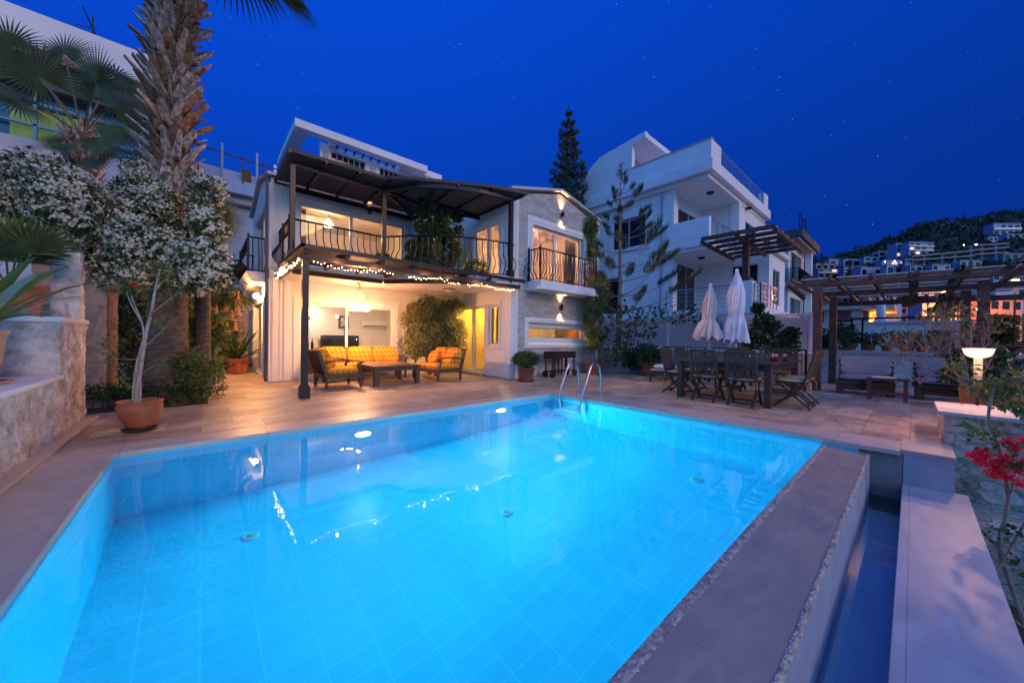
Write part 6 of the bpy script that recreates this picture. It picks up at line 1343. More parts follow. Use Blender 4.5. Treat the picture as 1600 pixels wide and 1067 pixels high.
# lower terrace
b = MB(); b.box(X0-.1, 22.6, 3.75, 7.6, 2.2, 2.46, WHITE2); b.box(X0, 22.6, 3.85, 7.6, -.4, 2.2, WHITE2); part(b, 'terrace', bw, bevel=.02)
hrail([(X0, 7.5), (X0, 4.75)], 2.46, 3.38, bw, sp=.8); hrail([(X0, 4.05), (X0, 3.85), (18.4, 3.85)], 2.46, 3.38, bw, sp=.5)
b = MB(); b.box(X0-.08, X0+.55, 4.1, 4.7, 2.46, 3.5, WHITE2); part(b, 'pedestal', bw, bevel=.02)
b = MB(); b.wall('y', 4.4, 4.7, 19.6, 22.6, 2.46, 5.3, [(20.3, 21.6, 2.9, 4.6)], WHITE2); b.wall('x', 19.6, 19.9, 4.7, 7.6, 2.46, 5.18, [(4.8, 5.9, 3.9, 4.8)], WHITE2); b.box(19.4, 22.8, 4.2, 5.66, 5.3, 5.5, TRIM); part(b, 'side_wing', bw)
pane_grp(bw, 'y', 4.41, 20.3, 21.6, 2.9, 4.6)
for (x, y, z) in ((18.0, 6.4, 8.15), (21.5, 5.75, 8.15), (17.6, 6.6, 5.05)): b = MB(); b.lathe([(.16, 0), (.16, -.04), (.12, -.08), (.001, -.09)], (x, y, z), IRON, 16); part(b, 'ceiling_light', bw)
# timber pergola on that terrace
tp = thing('roof_pergola', 'flat timber pergola on one dark post on the white house terrace', 'pergola', (X0+.2, 4.4, 3.5))
b = MB(); b.bar((X0+.2, 4.4, 3.5), (X0+.2, 4.4, 5.0), .22, .22, PWOOD); part(b, 'post', tp, bevel=.01); b = MB(); b.box(X0-.02, X0+.42, 4.2, 4.6, 3.5, 3.62, PWOOD); part(b, 'post_base', tp)
Cn = [onZ(1096, 374, 5.15), onZ(1212, 353, 5.15), onZ(1252, 387, 5.15), onZ(1147, 402, 5.15)]
Cn = [V(tuple(c_)) for c_ in Cn]
for k in range(6):
    u = k/5; b = MB(); b.bar(tuple(Cn[0].lerp(Cn[3], u)), tuple(Cn[1].lerp(Cn[2], u)), .10, .14, PWOOD); part(b, 'rafter', tp)
for u in (0.0, .5, 1.0): b = MB(); b.bar(tuple(Cn[0].lerp(Cn[1], u)-V((0, 0, .12))), tuple(Cn[3].lerp(Cn[2], u)-V((0, 0, .12))), .10, .12, PWOOD); part(b, 'beam', tp)
b = MB()
for i in range(5):
    for j in range(4):
        u0, u1 = i/5+.03, (i+1)/5-.03; w0, w1 = j/4+.02, (j+1)/4-.03; P4 = [Cn[0].lerp(Cn[3], u).lerp(Cn[1].lerp(Cn[2], u), w) for u, w in ((u0, w0), (u0, w1), (u1, w1), (u1, w0))]
        b.prism([(p.x, p.y) for p in P4], 5.24, 5.26, PALES)
part(b, 'cane_panel', tp)
# lattice fence wall
lf = thing('lattice_wall', 'stone wall topped with pinkish white diamond lattice panels', 'fence', (12.2, 4, 0))
LW = 12.2
b = MB(); b.box(LW, LW+.25, 1.75, 9.5, -.4, .80, rock('pink_stone', (0.34, 0.28, 0.26), (0.52, 0.44, 0.40), (0.36, 0.3, 0.27), 2.2, .04)); part(b, 'stone_base', lf); b = MB(); b.box(LW-.04, LW+.29, 1.75, 9.5, .80, .86, TRIM); part(b, 'base_coping', lf)
LAT = mat('lattice_paint', (0.70, 0.62, 0.62), 0.7)
for k in range(4):
    y0 = 1.75+k*1.94; b = MB(); b.box(LW+.05, LW+.16, y0, y0+.09, .86, 1.92, LAT); part(b, 'fence_post', lf)
b = MB(); 
for k in range(4):
    y0 = 1.84+k*1.94; y1 = y0+1.85; z0, z1 = .88, 1.86
    b.box(LW+.07, LW+.14, y0, y1, z1, z1+.05, LAT); b.box(LW+.07, LW+.14, y0, y1, z0-.02, z0+.02, LAT)
    d = .085; n_ = int((y1-y0+z1-z0)/d)
    for s_ in (0, 1):
        for i in range(n_):
            off = i*d; ya = y0+off-(z1-z0); za = z0; yb = y0+off; zb = z1
            if ya < y0: za += (y0-ya); ya = y0
            if yb > y1: zb -= (yb-y1); yb = y1
            if za >= z1 or zb <= z0 or ya >= y1: continue
            if s_: ya, yb = y1-(ya-y0), y1-(yb-y0)
            b.bar((LW+.09+.03*s_, ya, za), (LW+.09+.03*s_, yb, zb), .028, .012, LAT, up=(1, 0, 0))
part(b, 'lattice_panel', lf)
b = MB(); b.box(LW+.3, LW+.34, 1.8, 9.5, .86, 1.8, mat('pinkish_backing', (0.34, 0.30, 0.33), 0.9, var=.2)); part(b, 'backing_panel', lf)
# climbing stems on lattice
cv = thing('wall_climber', 'woody climber arching over the top of the lattice panels', 'climber', (12.0, 4, 0))
b = MB(); 
def brd(pts, r0, r1, m=BARK):
    p = [at(*q) for q in pts]; c_ = catmull([tuple(x) for x in p], 5); b.tube([tuple(q) for q in c_], [r0+(r1-r0)*i/(len(c_)-1) for i in range(len(c_))], m, 6)
brd([(938, 525, 11.3), (960, 512, 11.2), (985, 505, 11.1), (1020, 505, 11.0), (1050, 500, 10.9), (1090, 500, 10.8), (1110, 512, 10.8), (1140, 535, 10.7)], .05, .02); brd([(985, 545, 11.2), (992, 530, 11.2), (995, 508, 11.1), (1005, 502, 11), (1015, 508, 11)], .02, .015); part(b, 'stem', cv)
b = MB()
for (x, y, n_, s_) in ((940, 560, 60, 20), (960, 530, 90, 24), (950, 500, 90, 26), (985, 520, 90, 18), (1015, 520, 60, 14), (1020, 545, 60, 12), (1010, 560, 60, 12), (975, 485, 90, 22), (1000, 495, 80, 20), (1030, 492, 60, 16), (1060, 493, 80, 18), (1085, 492, 60, 14), (1110, 497, 40, 12), (965, 550, 70, 16), (940, 480, 90, 20), (1130, 520, 40, 12)):
    p, d = blob_pts(n_, at(x, y, 11.0), (s_*.02,)*3, .1); b.leaves(p, .12, .06, LEAFD, d, .9); b.leaves(p[:n_//3], .12, .06, LEAF, d[:n_//3], .9)
part(b, 'foliage', cv)
for (pts, lab) in ((((1185, 520, 9.4, .32), (1170, 533, 9.4, .26), (1210, 537, 9.3, .34), (1192, 500, 9.4, .2), (1228, 540, 9.2, .28), (1184, 482, 9.5, .12), (1236, 522, 9.2, .18), (1205, 510, 9.3, .2)), 'tangled green shrub behind the right end of the dining table'),):
    t = thing('shrub', lab, 'shrub', (11.0, 2.0, 0)); b = MB(); bs = MB()
    for (x, y, dpt, r) in pts:
        c_ = at(x, y, dpt); p, d = blob_pts(330, c_, (r, r, r*.8), .3); b.leaves(p, .10, .05, LEAFD, d, .9); b.leaves(p[:150], .10, .05, LEAF, d[:150]+.3, .9); b.flowers(p[150:162], .04, JASM, d[150:162])
        bs.tube([(11.2, 2.3, 0), tuple((np.array([11.2, 2.3, .6])+c_)/2), tuple(c_)], [.03, .02, .01], BARK, 5, cap=False)
    part(b, 'foliage', t); part(bs, 'stem', t)
t = thing('hedge', 'dark green clump growing over the wall by the right corner of the villa', 'hedge', (11.2, 6.2, 0)); b = MB()
for _ in range(16): p, d = blob_pts(160, (11.1+RNG.uniform(-.5, .6), 6.1+RNG.uniform(-.5, .5), .45+RNG.uniform(-.3, .45)), (.3, .3, .25), .3); b.leaves(p, .1, .045, LEAFD, d, .8)
part(b, 'foliage', t)
pot_plant('potted_plant', 'dull terracotta pot with a dark plant at the foot of the lattice wall', 'pot plant', (10.7, 5.5, 0), .2, .3, .4, mat('dull_terracotta', (0.25, 0.10, 0.07), .8), lambda t, h: f_round(t, h, ((0, 0, .15, .4, .3),), 900, .1), saucer=False)
# ---------------- araucarias (Norfolk pines)
def araucaria(name, lab, base, H_, whorls, reach, dense, sp):
    t = thing(name, lab, 'pine tree', base); b = MB(); b.tube([(0, 0, 0), (.05, 0, H_*.5), (0, 0, H_)], [.13*H_/8, .08*H_/8, .012], BARK, 10); b.build('trunk', t)
    bb = MB(); bf = MB()
    for i in range(whorls):
        u = i/(whorls-1); z = H_*(sp+(1-sp)*u*.985); Lr = reach*(1-u)**.8+.14; a0 = i*.9; nb = 6 if dense else 4
        for k in range(nb):
            a = a0+2*math.pi*k/nb+RNG.normal(0, .12); L_ = Lr*RNG.uniform(.8, 1.1); d = V((math.cos(a), math.sin(a), 0)); pts = []
            if not dense and d.x*-.75+d.y*.66 > .25: L_ *= .5
            for j in range(9): s_ = j/8; pts.append(V((0, 0, z))+d*(L_*s_)+V((0, 0, L_*((.16 if dense else .10)*s_+(.30 if dense else .42)*s_**2.2-.12*s_))))
            bb.tube([tuple(q) for q in pts], [.025*(1-.8*j/8)*H_/8 for j in range(9)], BARK, 5, cap=False)
            s0 = .15 if dense else .64; ps = []; ds = []
            nl = int((L_*(1-s0))*(200 if dense else 430)); side = d.cross(V((0, 0, 1)))
            for _ in range(nl):
                s_ = RNG.uniform(s0, 1); j = min(7, int(s_*8)); q = pts[j].lerp(pts[j+1], s_*8-j); w_ = RNG.uniform(-1, 1)*(.26 if dense else .15)*min(1.0, (1.12-s_)*3)*min(1, L_)
                up_ = abs(w_)*.5+RNG.uniform(0, .10 if dense else .05); ps.append(tuple(q+side*w_+V((0, 0, up_)))); ds.append(tuple(side*w_*1.4+V((0, 0, .7 if dense else 1.2))+d*.35))
            if ps: bf.leaves(ps, .21 if not dense else .20, .016 if not dense else .05, FIR, ds, .42)
    bf.leaves([(0, 0, H_+.02*k) for k in range(20)], .22, .03, FIR, [(0, 0, 1)]*20, .7)
    bb.build('branch', t); bf.build('foliage', t); return t
q = at(966, 540, 11.6)
araucaria('norfolk_pine', 'sparse tiered Norfolk pine with upturned branch tips in front of the white house', (q[0], q[1], .2), at(962, 277, 11.6)[2]-.2, 10, 2.3, False, .30)
q = at(886, 400, 19)
araucaria('norfolk_pine', 'tall dense conical Norfolk pine rising behind the stone gable', (q[0], q[1], 0), at(886, 180, 19)[2], 18, 1.8, True, .25)
# ================================================================== HOUSES BEHIND AND LEFT
bh = thing('hillside_house', 'white flat roofed house with a slatted roof canopy directly behind the villa', 'house', (8, 24, 0))
yb = 22.0; A_ = onY(461, 184, yb); B_ = onY(668, 262, yb); zt = A_[2]
b = MB(); b.box(A_[0], B_[0], yb, yb+.5, zt-.42, zt, WHITE2); b.box(A_[0], A_[0]+.7, yb+.5, yb+6, zt-.42, zt, WHITE2); b.box(A_[0]+1.9, A_[0]+2.2, yb+.5, yb+1.1, zt-.42, zt-.01, WHITE2); b.box(B_[0]-1.6, B_[0]+1.4, yb+.5, yb+6, zt-.42, zt-.01, WHITE2); b.box(B_[0]+.2, B_[0]+1.6, yb+.6, yb+6, 0, zt-.42, WHITE2); part(b, 'roof_canopy', bh)
for k in range(12): x = A_[0]+2.3+k*.5; b = MB(); b.bar((x, yb+.5, zt-.36), (x+.05, yb+1.1, zt-.36), .09, .10, mat('blue_grey_wood', (0.05, 0.10, 0.13), .6)); part(b, 'canopy_slat', bh)
W0 = onY(503, 240, yb+1.1)[0]
b = MB(); b.wall('y', yb+1.1, yb+1.4, W0-.1, B_[0]+.8, 0, zt-.30, [(W0+.5, W0+2.5, zt-2.9, zt-.62), (W0+3.4, W0+5.3, zt-2.9, zt-.62)], WHITE2); b.box(W0-.1, W0+.2, yb+1.4, yb+8, 0, zt-1.2, WHITE2); part(b, 'wall', bh)
for u in ((W0+.5, W0+2.5), (W0+3.4, W0+5.3)): pane_grp(bh, 'y', yb+1.15, *u, zt-2.9, zt-.62, split=6)
for x in (W0+.2, W0+2.95): b = MB(); b.box(x-.14, x+.14, yb+1.0, yb+1.1, zt-1.2, zt-.8, GREYWALL); part(b, 'square_lamp', bh)
b = MB(); b.bar((A_[0]-.8, yb+.6, 0), (A_[0]-.8, yb+.6, zt-2.6), .12, .12, TRIM); part(b, 'post', bh)
# glass fronted building at upper left
gl = thing('glass_fronted_building', 'building with a long white roof edge and green lit windows behind the palms', 'building', (-4, 15, 0))
yg = 14.6; A_ = onY(-60, -22, yg); B_ = onY(232, 86, yg); zt = (onY(0, 0, yg)[2]+onY(205, 75, yg)[2])/2
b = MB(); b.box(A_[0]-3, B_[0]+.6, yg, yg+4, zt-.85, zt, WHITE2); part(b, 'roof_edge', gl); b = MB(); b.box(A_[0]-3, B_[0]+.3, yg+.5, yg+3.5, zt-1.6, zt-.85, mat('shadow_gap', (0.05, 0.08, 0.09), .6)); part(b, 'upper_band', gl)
zw = onY(0, 195, yg)[2]; MULL = mat('blue_frame', (0.10, 0.28, 0.42), .4)
b = MB(); b.box(A_[0]-3, B_[0]+.3, yg+.9, yg+1.0, zw, zt-1.6, mat('teal_glass', (0.03, 0.14, 0.22), 0.08)); part(b, 'glazing', gl)
b = MB(); b.box(-3.75, -2.05, yg+.86, yg+.895, zw+.1, zw+.95, GREENLIT); part(b, 'lit_curtain', gl)
b = MB(); b.box(A_[0]-3, B_[0]+.3, yg+.7, yg+.8, zw-.05, zw+.05, MULL); b.box(A_[0]-3, B_[0]+.3, yg+.7, yg+.8, zw+.42, zw+.47, MULL); b.box(A_[0]-3, B_[0]+.3, yg+.7, yg+.8, zw+1.0, zw+1.06, MULL)
for k in range(9): x = A_[0]-2+k*.95; b.box(x, x+.06, yg+.7, yg+.8, zw, zt-1.6, MULL)
part(b, 'window_frame', gl)
b = MB(); b.box(A_[0]-3, B_[0]+.6, yg+.4, yg+5, 0, zw-.05, mat('painted_stone', (0.42, 0.44, 0.52), .9, var=.25, vscale=1.2, bump=.5, bscale=8)); part(b, 'lower_wall', gl)
t = thing('tv_antenna', 'thin television antenna on the white roof edge behind the palms', 'antenna', (0, 0, zt)); q = onY(145, 52, yg+.5); t.location = (q[0], yg+.5, zt)
b = MB(); b.bar((0, 0, 0), (0, 0, .75), .03, .03, IRON); b.build('mast', t); b = MB(); b.bar((-.35, 0, .35), (.1, 0, .45), .02, .02, IRON); b.bar((-.15, -.2, .8), (.05, .2, .3), .02, .02, IRON); b.build('arms', t)
# white wing between palm and villa
BLUESHADE = mat('blue_shaded_render', (0.36, 0.48, 0.62), .85, var=.12, vscale=.8)  # white walls in shadow, with the blue of that shade put into their colour
lw2 = thing('white_annex', 'pale building with an iron roof railing between the palm and the villa', 'building', (1, 18.5, 0))
ya = 17.5; q1 = onY(445, 372, ya); za = onY(345, 330, ya)[2]; zb_ = onY(340, 362, ya)[2]
b = MB(); b.box(-1.2, 3.0, ya, ya+5, 0, onY(400, 300, ya)[2]+.6, BLUESHADE); part(b, 'wall', lw2)
q0 = onY(330, 262, ya-1.2); ztp = q0[2]
b = MB(); b.box(q0[0]-3, 3.6, ya-.6, ya+5, ztp-.5, ztp, BLUESHADE); b.box(q0[0]-3, 2.9, ya-.3, ya-.02, ztp-.8, ztp-.5, GREYWALL); part(b, 'roof_slab', lw2)
b = MB(); b.box(-3.2, .35, ya-.35, ya, 0, ztp-.9, BLUESHADE); part(b, 'wall', lw2)
r0, r1 = onY(310, 224, ya-.6), onY(441, 268, ya-.6)
b = MB(); b.bar((r0[0]-1, ya-.6, r0[2]), (r1[0], ya-.6, r1[2]), .05, .04, IRON)
for k in range(5): x = r0[0]+(r1[0]-r0[0])*k/4; b.bar((x, ya-.6, ztp-.1), (x, ya-.6, r0[2]), .05, .05, IRON)
part(b, 'railing', lw2)
q = onY(387, 268, ya-.4); b = MB(); b.box(q[0]-.12, q[0]+.12, ya-.4, ya-.1, ztp, ztp+.55, IRON); part(b, 'chimney', lw2)
t = thing('garden_wall', 'dark stone wall closing the side path behind the terracotta pot', 'wall', (0, 15.3, 0)); b = MB(); b.box(-1.3, 1.2, 15.2, 15.5, 0, 2.6, RUBBLE); part(b, 'wall_face', t)
# ================================================================== RIGHT MIDDLE DISTANCE
mh = thing('modern_house', 'house with a dark overhanging roof and glass balconies right of the white house', 'house', (27, 5, 0))
b = MB(); b.box(31.4, 36.6, 5.9, 12, -2, 8.3, WHITE2); part(b, 'wall', mh)
b = MB(); b.box(30.4, 37.2, 5.0, 12, 8.35, 8.85, mat('dark_roof_edge', (0.03, 0.07, 0.07), .6)); b.box(30.6, 37.0, 5.2, 12, 8.2, 8.35, GREYWALL); part(b, 'roof', mh)
for z in (5.3, 2.0, -.8):
    b = MB(); b.box(30.7, 36.8, 5.2, 8.5, z-.25, z, WHITE2); part(b, 'balcony', mh); b = MB(); b.box(30.7, 30.75, 5.2, 8.5, z, z+1.0, GLASSB); b.box(30.75, 36.8, 5.2, 5.25, z, z+1.0, GLASSB); part(b, 'glass_rail', mh)
b = MB(); b.box(35.9, 36.3, 5.3, 5.7, -2, 8.2, WHITE2); part(b, 'column', mh)
for z in (5.4, 2.1): pane_grp(mh, 'y', 5.8, 31.9, 35.2, z, z+2.3); pane_grp(mh, 'x', 31.3, 6.2, 8.5, z, z+2.2)
hrail([(30.6, 5.2), (33, 5.2)], 8.85, 9.9, mh, IRON, 4)
gh = thing('grey_house', 'grey two storey house with balconies seen through the timber pergola', 'house', (40, 3, -1))
OLV = mat('olive_render', (0.38, 0.40, 0.36), .8)
b = MB(); b.box(41, 50, 2.4, 9, -2, 5.6, GREYWALL); part(b, 'wall', gh)
b = MB(); b.box(38, 50, .9, 5.4, 3.75, 4.2, OLV); part(b, 'balcony', gh); hrail([(38.1, 5.4), (38.1, 1.0), (45, 1.0)], 4.2, 5.2, gh, mat('pale_metal_rail', (0, 0, 0)), 1, .35)
for y in (4.2, 2.6): b = MB(); b.box(38.3, 38.9, y, y+.6, -2, 3.75, OLV); part(b, 'column', gh)
for z in (.6,): pane_grp(gh, 'x', 40.9, 2.7, 5.0, z, z+2.5, split=2); pane_grp(gh, 'x', 40.9, 2.7, 4.0, 4.3, 5.5, split=1)
b = MB(); b.box(37.8, 50, .7, 9, 5.6, 5.9, GREYWALL); part(b, 'roof', gh)
mv = thing('mauve_building', 'plain mauve building with a sloping top behind the iron frame', 'building', (36, -2, 0))
P_ = [at(1365, 520, 32), at(1408, 520, 32)]; zt_ = at(1408, 471, 32)[2]; zl = at(1365, 482, 32)[2]
a_, b_ = V(tuple(P_[0])), V(tuple(P_[1])); nrm = V((.66, .75, 0))
b = MB(); vs = [(a_.x, a_.y, -3), (b_.x, b_.y, -3), (b_.x, b_.y, zt_), (a_.x, a_.y, zl)]; vs += [(x+nrm.x*6, y+nrm.y*6, z) for x, y, z in vs]
b.add(vs, [(0, 1, 2, 3), (7, 6, 5, 4), (1, 5, 6, 2), (3, 2, 6, 7), (4, 0, 3, 7)], mat('mauve_render', (0.50, 0.38, 0.50), .85, var=.1, vscale=.4)); part(b, 'wall', mv)
q = at(1360, 503, 31); lamp2 = thing('arched_doorway', 'arched doorway lit by an orange lamp beside the mauve building', 'doorway', tuple(q))
b = MB(); b.box(-1.1, .5, 0, .3, -2.2, 1.1, mat('brick_red', (0.42, 0.16, 0.10), .8)); o = b.build('arch_wall', lamp2); o.rotation_euler = (0, 0, YAW-math.pi/2)
b = MB(); b.ball((0, -.3, 0), .13, emi('orange_door_lamp', (1, .35, .05), 60), 10, 8); b.build('lamp', lamp2)
plight(lamp2, 'POINT', 'door_glow', tuple(q-np.array([.4, .45, 0])), 160, (1, .3, .05), shadow_soft_size=.15)
t = umbrella(0, 0, 2.9, 2.8, .3, CANVAS, .5, 'small closed white parasol far beyond the benches', .2); q = at(1376, 521, 26); t.location = tuple(q); del t['group']
# far low white wall block, orange lit villa
def simple_house(name, lab, px0, px1, pyt, pyb, dpt, m, floors=2, deep=8, cat='house', group=None, lit=0, roof=None, nwin=3, base_drop=3, lean=.15, arches=False):
    A1 = V(tuple(at(px0, pyb, dpt))); B1 = V(tuple(at(px1, pyb, dpt))); zt = at((px0+px1)/2, pyt, dpt)[2]; zb = min(A1.z, B1.z)
    W_ = (V((B1.x, B1.y, 0))-V((A1.x, A1.y, 0))).length; H_ = zt-zb; t = thing(name, lab, cat, (A1.x, A1.y, zb), math.atan2(B1.y-A1.y, B1.x-A1.x)+lean, group=group)
    b = MB(); b.box(0, W_, 0, deep, -base_drop, H_, m); b.build('wall', t)
    b = MB(); b.box(-.25, W_+.25, -.35, deep, H_, H_+max(.2, H_*.04), roof or m); b.build('roof', t)
    fh = H_/floors
    for f_ in range(floors):
        for k in range(nwin):
            if RNG.uniform() < .12: continue
            x0 = W_*(k+.18)/nwin; x1 = W_*(k+.80)/nwin; z0 = f_*fh+fh*.2; z1 = f_*fh+fh*.78; isl = RNG.uniform() < lit
            b = MB(); b.box(x0, x1, -.06, .02, z0, z1, WINLIT if isl else GLASSD); b.build('window', t)
        if f_ > 0 and RNG.uniform() < .6: b = MB(); b.box(0, W_, -deep*.12, 0, f_*fh-fh*.06, f_*fh+.02, m); b.box(0, W_, -deep*.12, -deep*.12+.08, f_*fh, f_*fh+fh*.28, mat('pale_metal_rail', (0, 0, 0))); b.build('balcony', t)
    return t
ov = simple_house('orange_lit_villa', 'villa glowing orange under a street lamp at the right edge', 1545, 1612, 466, 508, 60, mat('ochre_wall', (0.55, 0.36, 0.24), .9, var=.15, vscale=.3), 2, 10, nwin=3)
light('POINT', 'villa_glow', tuple(at(1575, 512, 52)), 9000, (1, .22, .02), shadow_soft_size=.05); light('POINT', 'villa_glow', tuple(at(1550, 480, 53)), 3500, (1, .25, .03), shadow_soft_size=.05)
simple_house('house', 'pale house with a white chimney above the orange lit villa', 1552, 1640, 447, 466, 72, mat('lilac_wall', (0.5, 0.45, 0.55), .9), 1, 10, nwin=2)
stl = thing('street_lamp', 'bright orange street lamp at the right edge of the hillside', 'street lamp', tuple(at(1585, 500, 40)))
q = at(1586, 436, 40)-at(1585, 500, 40)
b = MB(); b.tube([(0, 0, -6), (0, 0, q[2]-.3), (q[0]*.5, q[1]*.5, q[2])], [.10, .07, .04], IRON, 8); b.build('pole', stl); b = MB(); b.ball(tuple(q+np.array([0, 0, -.1])), .26, ORANGE, 12, 8); b.build('lamp', stl)
plight(stl, 'POINT', 'street_glow', tuple(at(1586, 438, 39.5)), 2500, (1, .30, .04), shadow_soft_size=.3)
# ================================================================== HILL AND TOWN
sk = [(1090, 520), (1180, 455), (1262, 412), (1300, 402), (1345, 388), (1372, 380), (1400, 370), (1425, 357), (1445, 350), (1475, 346), (1500, 343), (1530, 340), (1560, 335), (1600, 330), (1700, 322), (1900, 300)]
cols = np.linspace(1090, 1900, 150); rws = 46; vs = []
def hill_y(x): return np.interp(x, [p[0] for p in sk], [p[1] for p in sk])
def hill_d(u): return 62+300*u**1.25
for j in range(rws+1):
    u = j/rws
    for i, x in enumerate(cols):
        ys = hill_y(x)+RNG.normal(0, 1.2)*(u > .35)*.8; yb_ = 545; y = yb_+(ys-yb_)*u**.8; vs.append(tuple(at(x, y, hill_d(u))))
nc = len(cols); b = MB(); b.add(vs, [(j*nc+i, j*nc+i+1, (j+1)*nc+i+1, (j+1)*nc+i) for j in range(rws) for i in range(nc-1)], HILLM, True); b.build('hill', kind='structure')
def hill_at(x, u): ys = hill_y(x); return at(x, 545+(ys-545)*u**.8, hill_d(u))
def u_for(x, y): ys = hill_y(x); return max(0, min(1, ((y-545)/(ys-545))))**(1/.8)
b = MB()
SCR = [mat('scrub_dark', (0.018, 0.042, 0.026), .95), mat('scrub_mid', (0.024, 0.054, 0.032), .95), mat('scrub_pale', (0.034, 0.066, 0.040), .95)]
xs_ = RNG.uniform(1180, 1700, 2600); us = RNG.uniform(.30, 1.0, 2600)
for x, u in zip(xs_, us):
    c_ = hill_at(x, u); s_ = RNG.uniform(1.0, 2.6)*hill_d(u)/260
    n_ = 26; p, d = blob_pts(n_, c_+np.array([0, 0, s_*.3]), (s_, s_, s_*.7), .4); b.leaves(p, s_*.8, s_*.55, SCR[RNG.integers(0, 3)], d, .7)
b.build('hillside_scrub', label='dark scrub and trees covering the hill', cat='scrub', kind='stuff')
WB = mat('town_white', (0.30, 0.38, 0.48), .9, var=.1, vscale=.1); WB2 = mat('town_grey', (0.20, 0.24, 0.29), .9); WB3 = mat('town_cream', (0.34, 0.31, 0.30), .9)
town = [
 (1275, 1305, 412, 424, 'low pale roofed house on the far left of the hillside town', WB3, 1, 0), (1296, 1322, 405, 417, 'long pale roofed house near the left foot of the hill', WB, 1, 0), (1318, 1345, 405, 418, 'pale gabled house left of the cypress on the hillside', WB, 1, 0),
 (1350, 1372, 402, 416, 'small blue white house right of the cypress with terraces', WB, 2, .1), (1363, 1385, 396, 411, 'stepped white house below the wooded slope', WB2, 2, 0), (1372, 1398, 393, 408, 'white house with a curved roof line in the middle of the town', WB, 2, 0),
 (1378, 1414, 407, 420, 'white house with two small lit lamps on its front', WB, 1, .9), (1400, 1440, 381, 401, 'large stepped white apartment block with lit windows on the slope', WB, 3, .25), (1420, 1460, 379, 398, 'broad white apartment block beside the stepped block', WB, 3, .15),
 (1345, 1400, 418, 433, 'long blue white building just above the timber pergola', WB, 1, 0), (1385, 1413, 414, 430, 'white building with three narrow windows above the pergola', WB, 1, 0), (1414, 1428, 405, 424, 'narrow dark fronted building above the pergola', WB2, 2, 0),
 (1422, 1452, 415, 426, 'white framed bungalow, left of the row of three above the pergola', WB, 1, 0), (1457, 1487, 413, 424, 'white framed bungalow, the middle one of the row of three above the pergola', WB, 1, 0), (1500, 1533, 407, 419, 'white framed bungalow, right of the row of three above the pergola', WB, 1, 0),
 (1552, 1592, 350, 368, 'white two storey villa high on the dark slope', WB, 2, 0), (1545, 1561, 370, 377, 'tiny white hut below the high villa', WB, 1, 0), (1574, 1625, 366, 372, 'long white terrace wall beside the high villa', WB, 1, 0), (1568, 1625, 396, 408, 'pale flat roofed building above the street lamp', WB2, 1, 0),
 (1278, 1318, 420, 434, 'dark balconied building at the left foot of the town', WB2, 2, .05), (1318, 1352, 416, 430, 'building with long dark terraces behind the pergola corner', WB2, 3, .1), (1552, 1612, 425, 440, 'pale blue house just below the street lamp', WB, 1, 0),
 (1388, 1412, 452, 472, 'blue white house with a red shuttered window under the pergola roof', WB, 2, 0), (1408, 1440, 468, 492, 'blue stepped building right of the mauve building', WB, 2, 0), (1405, 1440, 492, 512, 'low pinkish building with three small windows right of the mauve building', mat('pinkish_wall', (0.55, 0.42, 0.45), .9), 1, 0), (1440, 1500, 470, 520, 'plain blue sloping wall behind the bare shrub', WB, 1, 0),
 (1330, 1372, 448, 478, 'blue white apartment house with balconies behind the grey house', WB, 2, 0), (1500, 1548, 455, 500, 'dark blue white block between the right pergola posts', WB2, 2, 0)]
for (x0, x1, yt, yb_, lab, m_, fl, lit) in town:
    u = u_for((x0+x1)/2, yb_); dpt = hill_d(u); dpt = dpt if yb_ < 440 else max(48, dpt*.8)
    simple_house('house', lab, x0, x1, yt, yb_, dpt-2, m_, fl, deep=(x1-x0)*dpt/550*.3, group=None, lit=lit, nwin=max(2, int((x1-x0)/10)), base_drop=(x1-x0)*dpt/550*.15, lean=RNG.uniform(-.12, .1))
# unfinished concrete frame building
fb = thing('concrete_frame', 'unfinished concrete frame building of slabs and columns on the slope', 'building', tuple(at(1430, 415, 175)))
for (pA, pB, yA, yB) in ((1418, 1515, 402, 393), (1418, 1515, 408, 401), (1515, 1568, 385, 382), (1515, 1568, 392, 388), (1515, 1568, 399, 396)):
    b = MB(); a_ = at(pA, yA, 170)-at(1430, 415, 175); c_ = at(pB, yB, 170)-at(1430, 415, 175); b.bar(tuple(a_), tuple(c_), 4, .5, WB3, up=(0, 0, 1)); b.build('floor_slab', fb)
for (x, ya, yb_) in ((1425, 402, 416), (1444, 400, 416), (1472, 398, 414), (1492, 395, 412), (1517, 384, 410), (1534, 384, 408), (1556, 383, 406)):
    b = MB(); a_ = at(x, ya, 169)-at(1430, 415, 175); c_ = at(x, yb_, 169)-at(1430, 415, 175); b.bar(tuple(a_), tuple(c_), .9, .9, WB3 if x != 1556 else WB); b.build('column', fb)
for (x, y, s_) in ((1525, 382, .8), (1506, 383, .5), (1527, 483, .35), (1383, 409, .5), (1398, 408, .6)):
    c_ = at(x, y, 120 if y < 450 else 45); t = thing('lamp_post', 'tiny far street light, '+{1525: 'the bright one on the concrete frame', 1506: 'the faint one left of the concrete frame top', 1527: 'between the right pergola posts', 1383: 'left of the two by the middle houses', 1398: 'right of the two by the middle houses'}[x], 'street lamp', tuple(c_))
    b = MB(); b.ball((0, 0, 0), .22*s_, emi('far_lamp', (1, .75, .5), 30), 8, 6); b.build('lamp', t); b = MB(); b.tube([(0, 0, -3), (0, 0, -.2)], .06, IRON, 5); b.build('pole', t)
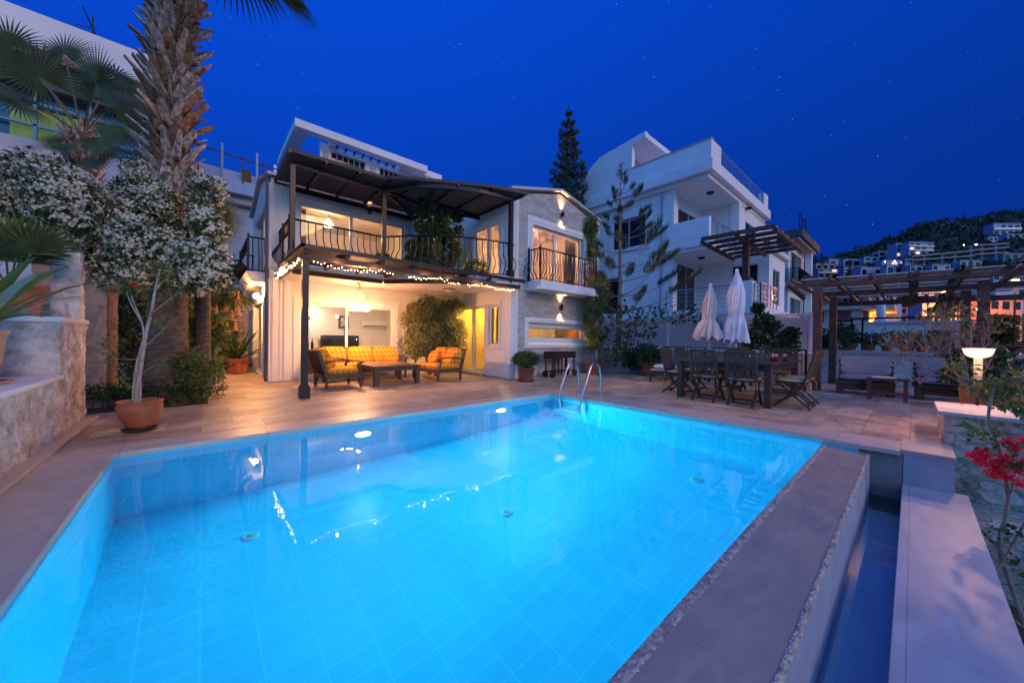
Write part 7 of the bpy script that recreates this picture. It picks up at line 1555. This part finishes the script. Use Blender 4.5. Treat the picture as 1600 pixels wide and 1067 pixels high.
# cypress and mid-distance trees
def dtree(name, lab, px_, pyt, pyb, dpt, wpx, m_=LEAFD, cyp=False):
    base = at(px_, pyb, dpt); zt = at(px_, pyt, dpt)[2]; H_ = zt-base[2]; r = wpx*dpt/550/2; t = thing(name, lab, 'tree', tuple(base)); b = MB(); b.tube([(0, 0, -1), (0, 0, H_*.9)], [r*.12, r*.03], BARK, 6); b.build('trunk', t); b = MB()
    for _ in range(26):
        u = RNG.uniform(.1, 1); rr = r*(1-u)**.7 if cyp else r*math.sin(math.pi*min(.95, u*.85+.1))**.6; a = RNG.uniform(0, 6.28); q_ = RNG.uniform(0, .75)
        p, d = blob_pts(90, (rr*q_*math.cos(a), rr*q_*math.sin(a), H_*u), (r*.4+.05, r*.4+.05, H_*.10), .3); b.leaves(p, r*.3, r*.14, m_, d, .7)
    b.build('crown', t)
dtree('cypress', 'thin dark cypress on the skyline left of the hill town', 1284, 396, 418, 110, 5, FIR, True); dtree('tree', 'dark tree between the houses behind the timber pergola roof', 1416, 455, 480, 55, 24); dtree('tree', 'dark tree over the lit parasols right of the pergola middle', 1476, 452, 500, 50, 30); dtree('tree', 'dark bushy tree hanging over the grey house balcony', 1352, 456, 480, 36, 34); dtree('tree', 'dark tree clump between the orange villa and the right pergola post', 1560, 500, 545, 45, 60); dtree('cypress', 'tall dark conifer in the town above the pergola', 1328, 408, 434, 90, 8, FIR, True); dtree('tree', 'dark round bush beside the pinkish low building', 1444, 497, 512, 40, 18)
t = thing('cafe_canopy', 'row of pinkish lit canopies beneath the timber pergola roof', 'canopy', tuple(at(1450, 462, 44)))
b = MB()
for k in range(5): a_ = at(1432+k*7, 459+2*(k % 2), 44)-at(1450, 462, 44); c_ = at(1442+k*8, 456+k % 2, 44)-at(1450, 462, 44); b.bar(tuple(a_), tuple(c_), .5, .14, mat('lit_canopy', (0.8, 0.6, 0.5), .8, emit=(1, .45, .3), estr=.9))
b.build('canopy_cloth', t)
b = MB(); [b.bar((k*.6-1.2, 0, -3), (k*.6-1.2, 0, .3), .08, .08, IRON) for k in range(4)]; b.build('pole', t)
# a few houses' walls behind the camera bounce nothing: the town glow above stands in for their lamps
